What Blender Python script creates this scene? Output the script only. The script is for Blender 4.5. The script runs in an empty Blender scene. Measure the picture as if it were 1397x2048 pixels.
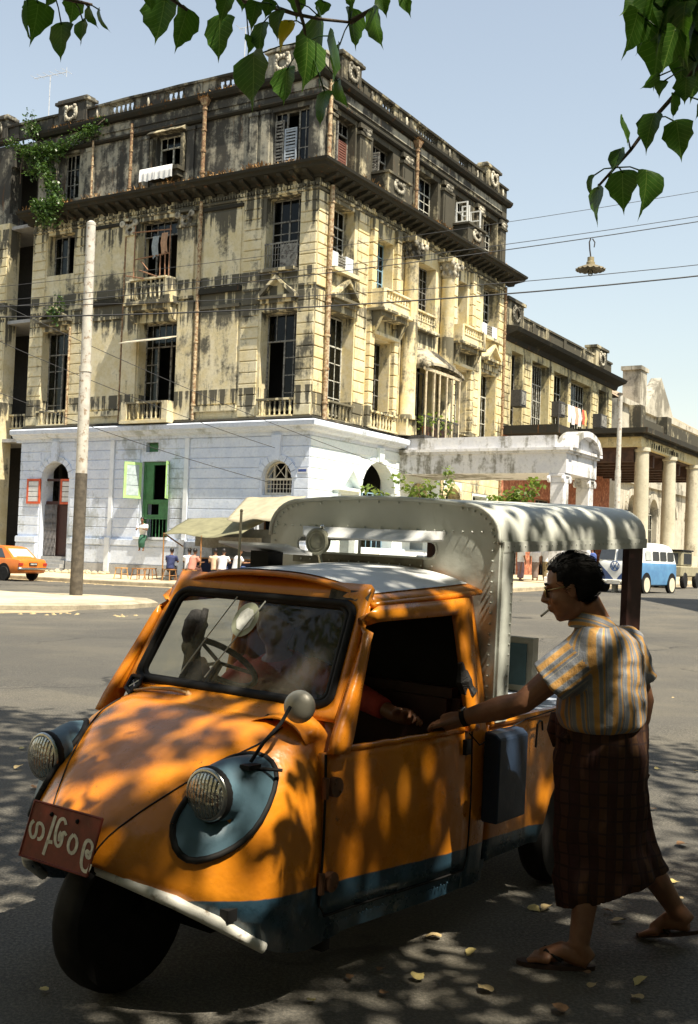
import bpy, bmesh, math, random
from mathutils import Vector, Matrix, noise
SC = bpy.context.scene
COL = SC.collection
rad = math.radians
# ---------------------------------------------------------------- camera
cam = bpy.data.objects.new('camera', bpy.data.cameras.new('camera'))
COL.objects.link(cam)
cam.data.sensor_fit = 'VERTICAL'; cam.data.sensor_height = 36.0
cam.data.lens = 2230 / 2048 * 36.0
cam.data.clip_start = 0.05; cam.data.clip_end = 2000
cam.matrix_world = Matrix.Translation((0, 0, 1.5)) @ Matrix.Rotation(rad(90 + 2.216), 4, 'X') @ Matrix.Rotation(rad(2.07), 4, 'Z')
SC.camera = cam
# ---------------------------------------------------------------- sky and sun
SUN = Vector((0.674, -0.738, 1.75)).normalized()          # towards the sun
wd = bpy.data.worlds.new('World'); SC.world = wd; wd.use_nodes = True
wn = wd.node_tree.nodes; wl = wd.node_tree.links
sky = wn.new('ShaderNodeTexSky'); sky.sky_type = 'NISHITA'; sky.sun_disc = False
sky.sun_elevation = math.asin(SUN.z); sky.sun_rotation = math.atan2(SUN.x, SUN.y)
sky.air_density = 1.7; sky.dust_density = 0.5; sky.ozone_density = 1.0
hs = wn.new('ShaderNodeHueSaturation'); hs.inputs['Saturation'].default_value = .62; wl.new(sky.outputs[0], hs.inputs['Color']); wl.new(hs.outputs[0], wn['Background'].inputs[0]); wn['Background'].inputs[1].default_value = 0.085
sl = bpy.data.lights.new('sun', 'SUN'); sl.energy = 5.0; sl.angle = rad(0.53); sl.color = (1.0, 0.91, 0.75)
so = bpy.data.objects.new('sun', sl); COL.objects.link(so)
so.rotation_euler = SUN.to_track_quat('Z', 'Y').to_euler()
SC.view_settings.view_transform = 'Standard'; SC.view_settings.look = 'None'
SC.view_settings.gamma = 1.0; SC.view_settings.exposure = 1.0
SC.view_settings.use_curve_mapping = False
# ---------------------------------------------------------------- materials
def nodes(name):
    m = bpy.data.materials.new(name); m.use_nodes = True
    nt = m.node_tree; b = nt.nodes['Principled BSDF']
    return m, nt, b
class N:                                                     # tiny node helper
    def __init__(s, nt): s.nt = nt
    def new(s, t, **k):
        n = s.nt.nodes.new('ShaderNode' + t)
        for a, v in k.items(): setattr(n, a, v)
        return n
    def link(s, a, b): s.nt.links.new(a, b)
    def pos(s, scale=(1, 1, 1), obj=False, off=(0, 0, 0)):
        g = s.new('TexCoord').outputs['Object'] if obj else s.new('NewGeometry').outputs['Position']
        mp = s.new('Mapping'); mp.inputs['Scale'].default_value = scale; mp.inputs['Location'].default_value = off
        s.link(g, mp.inputs['Vector']); return mp.outputs[0]
    def noise(s, vec, scale=5, detail=4, rough=.55, dist=0):
        n = s.new('TexNoise'); n.inputs['Scale'].default_value = scale; n.inputs['Detail'].default_value = detail
        n.inputs['Roughness'].default_value = rough; n.inputs['Distortion'].default_value = dist
        s.link(vec, n.inputs['Vector']); return n.outputs['Fac']
    def ramp(s, fac, lo, hi, a=0., b=1.):
        n = s.new('MapRange'); n.interpolation_type = 'SMOOTHSTEP'
        for i, v in ((1, lo), (2, hi), (3, a), (4, b)): n.inputs[i].default_value = v
        s.link(fac, n.inputs[0]); return n.outputs[0]
    def mix(s, fac, a, b):
        n = s.new('Mix', data_type='RGBA')
        for sock, v in ((n.inputs[0], fac), (n.inputs[6], a), (n.inputs[7], b)):
            if isinstance(v, (int, float)): sock.default_value = v
            elif isinstance(v, tuple): sock.default_value = (*v[:3], 1)
            else: s.link(v, sock)
        return n.outputs[2]
    def math(s, op, a, b=0.):
        n = s.new('Math', operation=op)
        for i, v in ((0, a), (1, b)):
            if isinstance(v, (int, float)): n.inputs[i].default_value = v
            else: s.link(v, n.inputs[i])
        return n.outputs[0]
    def bump(s, h, strength=.3, dist=.02):
        n = s.new('Bump'); n.inputs['Strength'].default_value = strength; n.inputs['Distance'].default_value = dist
        s.link(h, n.inputs['Height']); return n.outputs[0]
    def sepz(s, vec, i=2):
        n = s.new('SeparateXYZ'); s.link(vec, n.inputs[0]); return n.outputs[i]
MATS = {}
def mat(name, col=(.5, .5, .5), rough=.6, var=.15, scale=8, metal=0., bump=0., obj=False, spec=None, coat=0., spots=None):
    """plain paint / cloth / metal with a little colour variation; spots=(colour, amount, scale) adds wear"""
    if name in MATS: return MATS[name]
    m, nt, b = nodes(name); n = N(nt); p = n.pos(obj=obj)
    f = n.noise(p, scale, 5)
    c = n.mix(n.ramp(f, .3, .7), tuple(x * (1 - var) for x in col), tuple(min(1, x * (1 + var)) for x in col))
    if spots:
        c = n.mix(n.ramp(n.noise(p, spots[2], 6, .65), 1 - spots[1] - .06, 1 - spots[1] + .06), c, spots[0])
    n.link(c, b.inputs['Base Color'])
    b.inputs['Roughness'].default_value = rough; b.inputs['Metallic'].default_value = metal
    if spec is not None: b.inputs['Specular IOR Level'].default_value = spec
    if coat: b.inputs['Coat Weight'].default_value = coat; b.inputs['Coat Roughness'].default_value = .08
    if bump: n.link(n.bump(n.noise(p, scale * 6, 4), bump, .01), b.inputs['Normal'])
    MATS[name] = m; return m
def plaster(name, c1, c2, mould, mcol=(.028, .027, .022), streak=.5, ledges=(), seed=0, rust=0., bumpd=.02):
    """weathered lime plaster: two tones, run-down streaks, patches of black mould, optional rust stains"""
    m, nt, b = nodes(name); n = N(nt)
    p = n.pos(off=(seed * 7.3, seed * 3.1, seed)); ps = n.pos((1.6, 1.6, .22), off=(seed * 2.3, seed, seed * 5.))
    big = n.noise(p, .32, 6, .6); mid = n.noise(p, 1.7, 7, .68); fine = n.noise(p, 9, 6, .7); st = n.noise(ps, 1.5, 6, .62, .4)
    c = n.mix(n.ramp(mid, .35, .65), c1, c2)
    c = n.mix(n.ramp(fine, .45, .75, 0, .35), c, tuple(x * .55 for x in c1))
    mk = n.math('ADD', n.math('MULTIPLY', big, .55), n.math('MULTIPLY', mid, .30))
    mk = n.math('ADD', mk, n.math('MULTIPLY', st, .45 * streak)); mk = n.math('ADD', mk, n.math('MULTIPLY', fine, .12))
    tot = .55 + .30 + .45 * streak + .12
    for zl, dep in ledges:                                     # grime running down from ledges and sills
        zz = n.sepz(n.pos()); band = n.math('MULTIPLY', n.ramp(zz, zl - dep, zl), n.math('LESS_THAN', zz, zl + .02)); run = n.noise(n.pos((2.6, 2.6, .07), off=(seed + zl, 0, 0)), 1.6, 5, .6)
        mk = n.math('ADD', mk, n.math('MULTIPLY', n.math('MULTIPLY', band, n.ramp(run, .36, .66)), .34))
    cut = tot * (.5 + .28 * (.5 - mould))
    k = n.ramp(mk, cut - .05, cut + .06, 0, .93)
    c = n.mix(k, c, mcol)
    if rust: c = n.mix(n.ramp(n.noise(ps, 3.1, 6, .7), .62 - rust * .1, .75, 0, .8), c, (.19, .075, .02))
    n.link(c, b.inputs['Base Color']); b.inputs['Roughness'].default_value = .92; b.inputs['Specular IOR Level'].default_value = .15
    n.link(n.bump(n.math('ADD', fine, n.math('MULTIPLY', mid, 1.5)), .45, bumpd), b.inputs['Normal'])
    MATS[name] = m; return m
def glass(name, tint=(.8, .85, .85), rough=.02, refl=1.0, dust=0.):
    m, nt, b = nodes(name); n = N(nt); nt.nodes.remove(b)
    t = n.new('BsdfTransparent'); t.inputs[0].default_value = (*tint, 1)
    g = n.new('BsdfGlossy'); g.inputs['Roughness'].default_value = rough
    fr = n.new('Fresnel'); fr.inputs[0].default_value = 1.5
    mx = n.new('MixShader'); n.link(n.math('MULTIPLY', fr.outputs[0], refl), mx.inputs[0]); n.link(t.outputs[0], mx.inputs[1]); n.link(g.outputs[0], mx.inputs[2])
    out = mx.outputs[0]
    if dust:                                                   # film of road dust on the pane
        df = n.new('BsdfDiffuse'); df.inputs[0].default_value = (.42, .40, .33, 1); m2 = n.new('MixShader'); p = n.pos((1, 1, .6), obj=True)
        n.link(n.ramp(n.noise(p, 2.2, 4, .5), .2, .8, dust * .7, dust * 1.3), m2.inputs[0]); n.link(out, m2.inputs[1]); n.link(df.outputs[0], m2.inputs[2]); out = m2.outputs[0]
    n.link(out, nt.nodes['Material Output'].inputs[0]); MATS[name] = m; return m
# ---------------------------------------------------------------- mesh helpers
class MB:
    """collects vertices and faces; fm maps (a,b,c) to coordinates"""
    def __init__(s, fm=None): s.v = []; s.f = []; s.fm = fm
    def add(s, vs, fs):
        k = len(s.v); s.v += [tuple(s.fm(*p)) if s.fm else tuple(p) for p in vs]; s.f += [tuple(i + k for i in f) for f in fs]; return s
    def box(s, x0, x1, y0, y1, z0, z1):
        return s.add([(x0, y0, z0), (x1, y0, z0), (x1, y1, z0), (x0, y1, z0), (x0, y0, z1), (x1, y0, z1), (x1, y1, z1), (x0, y1, z1)],
                     [(0, 3, 2, 1), (4, 5, 6, 7), (0, 1, 5, 4), (1, 2, 6, 5), (2, 3, 7, 6), (3, 0, 4, 7)])
    def loft(s, rings, cap=True, closed=True):
        n = len(rings[0]); vs = [p for r in rings for p in r]; fs = []
        for i in range(len(rings) - 1):
            for j in range(n if closed else n - 1):
                a = i * n + j; b_ = i * n + (j + 1) % n; fs.append((a, b_, b_ + n, a + n))
        if cap and closed: fs += [tuple(range(n))[::-1], tuple(range((len(rings) - 1) * n, len(rings) * n))]
        return s.add(vs, fs)
    def prism(s, poly, a0, a1, ax=1):
        """extrude polygon (two coords) along axis ax between a0 and a1"""
        def P(u, v, w): return ((w, u, v), (u, w, v), (u, v, w))[ax]
        return s.loft([[P(u, v, a0) for u, v in poly], [P(u, v, a1) for u, v in poly]])
    def tube(s, path, r, n=8, cap=True):
        path = [Vector(p) for p in path]; rs = r if isinstance(r, (list, tuple)) else [r] * len(path)
        t0 = (path[1] - path[0]).normalized(); up = Vector((0, 0, 1)) if abs(t0.z) < .9 else Vector((1, 0, 0))
        u = t0.cross(up).normalized(); rings = []
        for i, p in enumerate(path):
            t = (path[min(i + 1, len(path) - 1)] - path[max(i - 1, 0)]).normalized()
            u = (u - t * u.dot(t)).normalized(); w = t.cross(u)
            rings.append([p + (u * math.cos(2 * math.pi * j / n) + w * math.sin(2 * math.pi * j / n)) * rs[i] for j in range(n)])
        return s.loft(rings, cap)
    def lathe(s, prof, n=12, c=(0, 0, 0), ax=2, sx=1., sy=1.):
        rings = []
        for r, h in prof:
            ring = []
            for j in range(n):
                a = 2 * math.pi * j / n; x, y = r * math.cos(a) * sx, r * math.sin(a) * sy
                ring.append([(x, y, h), (h, x, y), (y, h, x)][{2: 0, 0: 1, 1: 2}[ax]])
            rings.append([tuple(q[i] + c[i] for i in range(3)) for q in ring])
        return s.loft(rings)
    def ball(s, c, r, nu=10, nv=7):
        rx, ry, rz = r if isinstance(r, (tuple, list)) else (r, r, r); rings = []
        for i in range(nv + 1):
            a = math.pi * min(max(i / nv, .02), .98)
            rings.append([(c[0] + rx * math.sin(a) * math.cos(2 * math.pi * j / nu), c[1] + ry * math.sin(a) * math.sin(2 * math.pi * j / nu), c[2] - rz * math.cos(a)) for j in range(nu)])
        return s.loft(rings)
    def mesh(s, name, m=None, smooth=False, recalc=True, bevel=0., bseg=1):
        me = bpy.data.meshes.new(name); me.from_pydata(s.v, [], s.f)
        if recalc or bevel:
            bm = bmesh.new(); bm.from_mesh(me)
            if recalc: bmesh.ops.recalc_face_normals(bm, faces=bm.faces[:])
            if bevel:
                es = [e for e in bm.edges if len(e.link_faces) == 2 and e.calc_face_angle(0) > .6]
                bmesh.ops.bevel(bm, geom=es, offset=bevel, segments=bseg, affect='EDGES', clamp_overlap=True)
            bm.to_mesh(me); bm.free()
        if smooth: set_smooth(me, smooth)
        if m: me.materials.append(m)
        return me
    def build(s, name, m, parent=None, smooth=False, **k):
        return link(name, s.mesh(name, m, smooth, **k), parent)
def set_smooth(me, ang=True):
    me.polygons.foreach_set('use_smooth', [True] * len(me.polygons))
    if ang is not True:
        bm = bmesh.new(); bm.from_mesh(me)
        for e in bm.edges: e.smooth = not (len(e.link_faces) == 2 and e.calc_face_angle(0) > rad(ang))
        bm.to_mesh(me); bm.free()
def link(name, data, parent=None, loc=None):
    o = bpy.data.objects.new(name, data); COL.objects.link(o)
    if parent is not None: o.parent = parent
    if loc is not None: o.location = loc
    return o
def tag(o, label=None, cat=None, group=None, kind=None):
    for k, v in (('label', label), ('category', cat), ('group', group), ('kind', kind)):
        if v: o[k] = v
    return o
def thing(name, label, cat, loc=(0, 0, 0), rz=0., group=None):
    o = link(name, None, None, loc); o.rotation_euler = (0, 0, rz); o.empty_display_size = .1
    return tag(o, label, cat, group)
def mod_apply(o):
    dg = bpy.context.evaluated_depsgraph_get(); me = bpy.data.meshes.new_from_object(o.evaluated_get(dg))
    o.modifiers.clear(); old = o.data; o.data = me; bpy.data.meshes.remove(old); return o
def voxel(o, size, smooth=6, dec=0):
    m = o.modifiers.new('r', 'REMESH'); m.mode = 'VOXEL'; m.voxel_size = size
    if smooth: k = o.modifiers.new('s', 'SMOOTH'); k.iterations = smooth; k.factor = .5
    mod_apply(o); set_smooth(o.data); return o
def unjoin(*objs):
    """give every loose piece of a mesh its own object"""
    for o in objs:
        bm = bmesh.new(); bm.from_mesh(o.data); bm.faces.ensure_lookup_table(); todo = set(bm.faces); groups = []
        while todo:
            st = [todo.pop()]; g = list(st)
            while st:
                for e in st.pop().edges:
                    for f in e.link_faces:
                        if f in todo: todo.discard(f); st.append(f); g.append(f)
            groups.append(g)
        me = [(sorted({v.index for f in g for v in f.verts}), [[v.index for v in f.verts] for f in g]) for g in groups]
        co = [tuple(v.co) for v in bm.verts]; bm.free()
        for k, (vi, fi) in enumerate(me):
            mp = {v: i for i, v in enumerate(vi)}; m = bpy.data.meshes.new(o.data.name); m.from_pydata([co[v] for v in vi], [], [[mp[v] for v in f] for f in fi])
            for q in o.data.materials: m.materials.append(q)
            if k == 0: first = m
            else: link(o.name.split('.')[0], m, o.parent)
        o.data = first
def sm(t): t = min(1, max(0, t)); return t * t * (3 - 2 * t)
def lerp(a, b, t): return a + (b - a) * t
def rrect(x0, x1, y0, y1, r, n=4):
    """rounded rectangle outline, counter-clockwise"""
    out = []
    for cx, cy, a0 in ((x1 - r, y1 - r, 0), (x0 + r, y1 - r, 90), (x0 + r, y0 + r, 180), (x1 - r, y0 + r, 270)):
        for i in range(n + 1):
            a = rad(a0 + 90 * i / n); out.append((cx + r * math.cos(a), cy + r * math.sin(a)))
    return out
R = random.Random(7)
# ---------------------------------------------------------------- ground, pavements, island
AZ = rad(31.2)
C0 = Vector((-1.656, 44.0, 0))                                # corner of the main building
DR = Vector((math.sin(AZ), math.cos(AZ), 0)); DL = Vector((-math.cos(AZ), math.sin(AZ), 0))
RZ = math.pi / 2 - AZ                                         # local x runs along the right street front, y along the left one
def bl(r, l, z=0.): return C0 + DR * r + DL * l + Vector((0, 0, z))
def ter(x, y): return sm((y - 8) / 30) * (.02 + .46 * sm((x + 10) / 20))
def asphalt():
    m, nt, b = nodes('asphalt'); n = N(nt); p = n.pos()
    f = n.noise(p, 70, 3, .8); g = n.noise(p, .35, 5, .6); h = n.noise(p, 3.5, 6, .65)
    c = n.mix(n.ramp(f, .38, .72), (.052, .050, .045), (.185, .170, .140))
    c = n.mix(n.ramp(g, .4, .68, 0, .55), c, (.175, .155, .115))
    c = n.mix(n.ramp(h, .55, .8, 0, .6), c, (.05, .048, .043))
    # old tyre tracks and patched strips along the street
    w = n.noise(n.pos((.25, 1.6, 1)), .8, 3, .5); c = n.mix(n.ramp(w, .52, .64, 0, .35), c, (.095, .09, .08))
    wv = n.new('VectorMath', operation='ADD'); nz = n.new('TexNoise'); nz.inputs['Scale'].default_value = 1.3; nz.inputs['Detail'].default_value = 5; n.link(p, nz.inputs['Vector']); n.link(p, wv.inputs[0]); n.link(nz.outputs['Color'], wv.inputs[1])
    cr = n.new('TexVoronoi', feature='DISTANCE_TO_EDGE'); cr.inputs['Scale'].default_value = .38; n.link(wv.outputs[0], cr.inputs['Vector'])
    c = n.mix(n.math('MULTIPLY', n.ramp(cr.outputs['Distance'], .004, .016, 1, 0), n.ramp(n.noise(p, .22, 3), .48, .6)), c, (.022, .021, .019))   # cracks
    bk = n.new('TexVoronoi'); bk.inputs['Scale'].default_value = .16; n.link(n.pos((1, .8, 1)), bk.inputs['Vector']); sc_ = n.new('SeparateColor'); n.link(bk.outputs['Color'], sc_.inputs[0])
    c = n.mix(n.ramp(sc_.outputs[0], .78, .8, 0, .3), c, (.05, .05, .048))                                                                         # mended patches
    c = n.mix(n.ramp(n.noise(p, .9, 6, .7), .66, .74, 0, .55), c, (.035, .033, .03))                                                               # oil
    n.link(c, b.inputs['Base Color']); b.inputs['Roughness'].default_value = .85; b.inputs['Specular IOR Level'].default_value = .3
    n.link(n.bump(n.math('ADD', f, n.math('MULTIPLY', h, .6)), .7, .012), b.inputs['Normal']); return m
def dusty(name, a, b_, s=1.2):
    m, nt, b = nodes(name); n = N(nt); p = n.pos()
    f = n.noise(p, s, 6, .65); g = n.noise(p, 25, 4, .7)
    c = n.mix(n.ramp(f, .35, .65), a, b_); c = n.mix(n.ramp(g, .5, .75, 0, .5), c, tuple(x * .5 for x in a))
    n.link(c, b.inputs['Base Color']); b.inputs['Roughness'].default_value = .95; b.inputs['Specular IOR Level'].default_value = .1
    n.link(n.bump(n.math('ADD', g, f), .5, .02), b.inputs['Normal']); MATS[name] = m; return m
M_pave = dusty('paving_dust', (.47, .39, .25), (.58, .5, .35)); M_kerb = dusty('kerb_stone', (.3, .26, .19), (.45, .39, .28), 2.5)
M_dust = dusty('road_dust', (.30, .24, .15), (.42, .34, .22), .8)
def grid_obj(name, x0, x1, y0, y1, nx, ny, zf, m):
    mb = MB(); vs = []; fs = []
    for j in range(ny + 1):
        for i in range(nx + 1):
            x = lerp(x0, x1, i / nx); y = lerp(y0, y1, (j / ny) ** 1.6); vs.append((x, y, zf(x, y)))
    for j in range(ny):
        for i in range(nx):
            a = j * (nx + 1) + i; fs.append((a, a + 1, a + nx + 2, a + nx + 1))
    mb.add(vs, fs); return mb.build(name, m, smooth=True, recalc=False)
tag(grid_obj('road', -320, 320, -25, 600, 320, 160, ter, asphalt()), kind='structure')
# L-shaped pavement in front of the two street fronts, built as a strip between wall line and kerb line
def pave_z(r, l):
    p = bl(r, l); d = max(0, -r / 4.4 if l > 0 else 0, -l / 9. if r > 0 else 0)
    if r <= 0 and l <= 0: d = max(-r / 4.4, -l / 9.)
    return ter(p.x, p.y) + .15 + .12 * (1 - min(1, d))
def pavement():
    out = []                                                   # (wall point, kerb point)
    for l in [60, 45, 34, 26, 20, 16, 12, 9, 6, 4, 2, 0]: out.append(((0, l), (-4.4, l)))
    for i in range(1, 9):
        a = rad(180 + 90 * i / 9); out.append(((0, 0), (-4.4 + 3.2 + 3.2 * math.cos(a), -9 + 3.2 * 1 + 3.2 * math.sin(a) if i > 0 else 0)))
    out[12:12] = [((0, 0), (-4.4, -2)), ((0, 0), (-4.4, -4.5))]
    for r in [0, 3, 6, 10, 14, 20, 28, 40, 60, 90]: out.append(((r, 0), (r, -9)))
    rings = []; kr = []
    for w, k in out:
        ring = []
        for t in (0, .3, .6, .985):
            r, l = lerp(w[0], k[0], t), lerp(w[1], k[1], t); z = pave_z(r, l); p = bl(r, l); ring.append((p.x, p.y, z))
        rings.append(ring)
        r, l = k; z = pave_z(r, l); p = bl(r, l); q = bl(lerp(w[0], k[0], .985), lerp(w[1], k[1], .985)); zz = pave_z(lerp(w[0], k[0], .985), lerp(w[1], k[1], .985))
        kr.append([(q.x, q.y, zz), (lerp(q.x, p.x, .75), lerp(q.y, p.y, .75), zz + .002), (p.x, p.y, z - .03), (p.x, p.y, z - .5)])
    a = MB(); a.loft(rings, closed=False); o = a.build('pavement', M_pave, smooth=True, recalc=False); tag(o, kind='structure')
    b = MB(); b.loft(kr, closed=False); link('kerb', b.mesh('kerb', M_kerb, recalc=False), o)
    return o
pavement()
def island():
    poly = [(-34, 24.6), (-20, 24.2), (-12, 24.0), (-8.6, 24.3), (-6.4, 25.0), (-5.0, 26.2), (-4.6, 27.4), (-5.0, 28.8), (-6.4, 30.2), (-8.6, 31.2), (-12, 32.0), (-20, 32.6), (-34, 33)]
    pts = []
    for i in range(len(poly)):
        a, b = poly[i], poly[(i + 1) % len(poly)]
        for t in (0, .34, .67): pts.append((lerp(a[0], b[0], t), lerp(a[1], b[1], t)))
    cx, cy = -16, 28.4
    def sh(k, z): return [(cx + (x - cx) * (1 - k * (1 if abs(x - cx) > 0 else 1)), cy + (y - cy) * (1 - k), ter(x, y) + z + .015 * noise.noise((x, y, 0))) for x, y in pts]
    k = MB(); k.loft([sh(0, -.4), sh(0, .10), sh(.012, .135), sh(.05, .14)], cap=False); o = k.build('traffic_island', M_kerb, smooth=40, recalc=False)
    t = MB(); t.loft([sh(.05, .14), sh(.3, .16), sh(.7, .17)], cap=False); t.add(sh(.7, .17), [tuple(range(len(pts)))]); link('paving', t.mesh('paving', M_pave, True, False), o)
    tag(o, kind='structure')
    # dust gathered in the gutters, as thin sheets just above the asphalt
    d = MB(); 
    def ribbon(pa, w0, w1):
        rr = []
        for i, (x, y) in enumerate(pa):
            ww = w0 + w1 * (.5 + .5 * noise.noise((x * .7, y * .7, 3)))
            rr.append([(x, y + .1, ter(x, y) + .006), (x, y - ww, ter(x, y - ww) + .006)])
        d.loft(rr, closed=False)
    ribbon([(-34 + i * .8, 24.5 - .4 * sm(i / 30) + (1.4 * sm((i - 32) / 5))) for i in range(36)], .5, 1.3)
    ribbon([tuple(bl(-4.4, 40 - i)[:2]) for i in range(47)], .3, .7)
    ribbon([tuple(bl(i * 1.5 - 1, -9)[:2]) for i in range(40)], .2, .7)
    o = d.build('gutter_dust', M_dust, recalc=False); tag(o, kind='structure')
island()
# ---------------------------------------------------------------- main corner building
PL_cream = plaster('plaster_cream', (.60, .51, .30), (.68, .61, .43), .34, mcol=(.065, .062, .05), streak=.8, seed=1, ledges=((16.6, 2.6), (12.3, 1.8), (13.0, .8), (8.2, 1.2)))
PL_lit = plaster('plaster_cream_lit', (.66, .54, .28), (.70, .62, .43), .36, ledges=((16.6, 1.8), (12.1, 1.3), (7.9, .9)), mcol=(.11, .10, .07), streak=.9, seed=2)  # lighter copy of the cream plaster, sunlit tone put into its colour
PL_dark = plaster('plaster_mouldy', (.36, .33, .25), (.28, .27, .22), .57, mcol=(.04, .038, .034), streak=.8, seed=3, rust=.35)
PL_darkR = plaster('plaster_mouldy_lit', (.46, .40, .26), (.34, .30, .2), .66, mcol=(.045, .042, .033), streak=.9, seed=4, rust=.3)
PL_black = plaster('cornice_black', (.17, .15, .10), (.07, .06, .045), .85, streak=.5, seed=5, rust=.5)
PL_white = plaster('limewash_blue_white', (.60, .66, .77), (.70, .75, .83), .33, mcol=(.36, .39, .40), streak=.5, seed=6)
PL_whiteG = plaster('limewash_green_white', (.72, .80, .80), (.80, .85, .84), .03, mcol=(.40, .47, .42), streak=.5, seed=7)
PL_grey = plaster('plinth_cement', (.34, .34, .33), (.42, .41, .39), .3, mcol=(.16, .15, .13), seed=8)
M_wframe = mat('window_paint_white', (.50, .49, .42), .7, .25, 6, spots=((.2, .18, .13), .45, 9))
M_woodg = mat('weathered_wood_grey', (.22, .21, .18), .8, .3, 5, spots=((.07, .06, .05), .45, 8))
M_woodbr = mat('weathered_wood_brown', (.17, .09, .05), .8, .3, 5)
M_bluewin = mat('window_paint_blue', (.22, .36, .46), .6, .2, 6)
M_pane = glass('window_glass', (.25, .27, .26), .12, .5)
M_rustpipe = mat('rusty_pipe', (.20, .115, .06), .85, .35, 7, spots=((.40, .30, .16), .45, 11))
M_palepipe = mat('pipe_cream', (.46, .36, .22), .8, .3, 7, spots=((.24, .13, .06), .48, 9))
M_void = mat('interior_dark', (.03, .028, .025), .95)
M_green = mat('shutter_green', (.05, .17, .06), .6, .2, 5); M_lime = mat('shutter_lime', (.38, .60, .22), .6, .15, 5)
M_red = mat('shutter_red', (.55, .09, .03), .6, .2, 5); M_iron = mat('iron_dark', (.045, .042, .04), .7, .3, 12)
M_cloth = mat('cloth_white', (.75, .74, .72), .9, .08, 5); M_whitep = mat('white_paint', (.72, .75, .78), .7, .06, 4)
B = thing('corner_building', 'weathered four storey cream corner building with a whitewashed ground floor', 'building', C0, RZ)
fL = lambda s, o, z: (-o, s, z)                 # left street front: s to the left, o outwards
fR = lambda s, o, z: (s, -o, z)                 # right street front: s to the right, o outwards
Z_G, Z_1, Z_2, Z_3, Z_4 = 6.25, 6.8, 12.15, 16.2, 17.0
WT = .7                                         # wall thickness
def wall(fm, s0, s1, z0, z1, ops, m, name='wall', t=WT, parent=B, o1=0.):
    """wall panel with rectangular openings (a,b,za,zb)"""
    ss = sorted({s0, s1, *[min(max(o[0], s0), s1) for o in ops], *[min(max(o[1], s0), s1) for o in ops]})
    mb = MB(fm)
    for a, b in zip(ss, ss[1:]):
        if b - a < 1e-4: continue
        mid = (a + b) / 2; cut = sorted((max(o[2], z0), min(o[3], z1)) for o in ops if o[0] < mid < o[1])
        z = z0
        for c, d in cut:
            if c > z + 1e-4: mb.box(a, b, o1 - t, o1, z, c)
            z = max(z, d)
        if z < z1 - 1e-4: mb.box(a, b, o1 - t, o1, z, z1)
    return mb.build(name, m, parent)
def moulding(name, fms, prof, m, parent=B):
    """cornice running round the corner: prof = [(o, z)...] outline; fms = (left length, right length)"""
    nl, nr = fms; mb = MB(); rings = []
    rings.append([(-o, nl, z) for o, z in prof]); rings.append([(-o, -o, z) for o, z in prof]); rings.append([(nr, -o, z) for o, z in prof])
    mb.loft(rings); return mb.build(name, m, parent)
def baluster_mesh(h, r, n=7):
    pr = [(.75, 0), (.75, .1), (.5, .14), (.95, .3), (.9, .4), (.45, .72), (.7, .78), (.45, .84), (.75, .9), (.75, 1)]
    mb = MB(); mb.lathe([(r * a, h * b) for a, b in pr], n); return mb
_balc = {}
def balusters(fm, s0, s1, o, z0, z1, m, parent, n=None, r=None, rails=(.06, .08), railw=.16):
    """railing: rails as one part with the balusters standing in it as its children"""
    h = z1 - z0; n = n or max(2, int((s1 - s0) / .24)); r = r or .07
    mb = MB(fm); mb.box(s0, s1, o - railw / 2, o + railw / 2, z0, z0 + rails[0]); mb.box(s0 - .03, s1 + .03, o - railw / 2 - .03, o + railw / 2 + .03, z1 - rails[1], z1)
    ro = mb.build('balustrade', m, parent)
    key = (round(h, 2), round(r, 3), m.name)
    if key not in _balc: _balc[key] = baluster_mesh(h - sum(rails), r).mesh('baluster', m, True)
    for i in range(n):
        p = fm(s0 + (s1 - s0) * (i + .5) / n, o, z0 + rails[0]); link('baluster', _balc[key], ro, p)
    return ro
def window(fm, a, b, z0, z1, depth, m, parent=B, leaves=2, rows=3, bars=1, transom=0., glassm=M_pane, t=.06, open_=(), label=None):
    """frame set back in the opening with panes behind its glazing bars"""
    f = MB(fm); o = -depth
    f.box(a, a + t, o - t, o, z0, z1); f.box(b - t, b, o - t, o, z0, z1); f.box(a + t, b - t, o - t, o, z1 - t, z1); f.box(a + t, b - t, o - t, o, z0, z0 + t)
    zt = z1 - transom if transom else z1
    if transom: f.box(a + t, b - t, o - t, o + .01, zt - t, zt)
    w = (b - a) / leaves
    for i in range(1, leaves): f.box(a + w * i - t * .6, a + w * i + t * .6, o - t, o + .005, z0 + t, zt - t)
    for i in range(leaves):
        x0, x1 = a + w * i, a + w * (i + 1)
        if i in open_: continue
        for k in range(1, rows):
            zz = lerp(z0, zt, k / rows); f.box(x0 + t * .6, x1 - t * .6, o - t * .8, o - .012, zz - .02, zz + .02)
        for k in range(1, bars + 1):
            xx = lerp(x0, x1, k / (bars + 1)); f.box(xx - .018, xx + .018, o - t * .8, o - .014, z0 + t, zt - t)
    if transom:
        for k in range(1, 2 * leaves): xx = lerp(a, b, k / (2 * leaves)); f.box(xx - .018, xx + .018, o - t * .8, o - .014, zt, z1 - t)
    wo = f.build('window', m, parent)
    if label: wo['label'] = label
    for i in range(leaves):
        if i in open_: continue
        x0, x1 = a + w * i, a + w * (i + 1)
        g = MB(fm); g.box(x0 + t * .5, x1 - t * .5, o - t * .62, o - t * .5, z0 + .02, zt - .02); g.build('pane', glassm, wo)
    if transom: g = MB(fm); g.box(a + .02, b - .02, o - t * .62, o - t * .5, zt, z1 - .02); g.build('pane', glassm, wo)
    return wo
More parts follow.
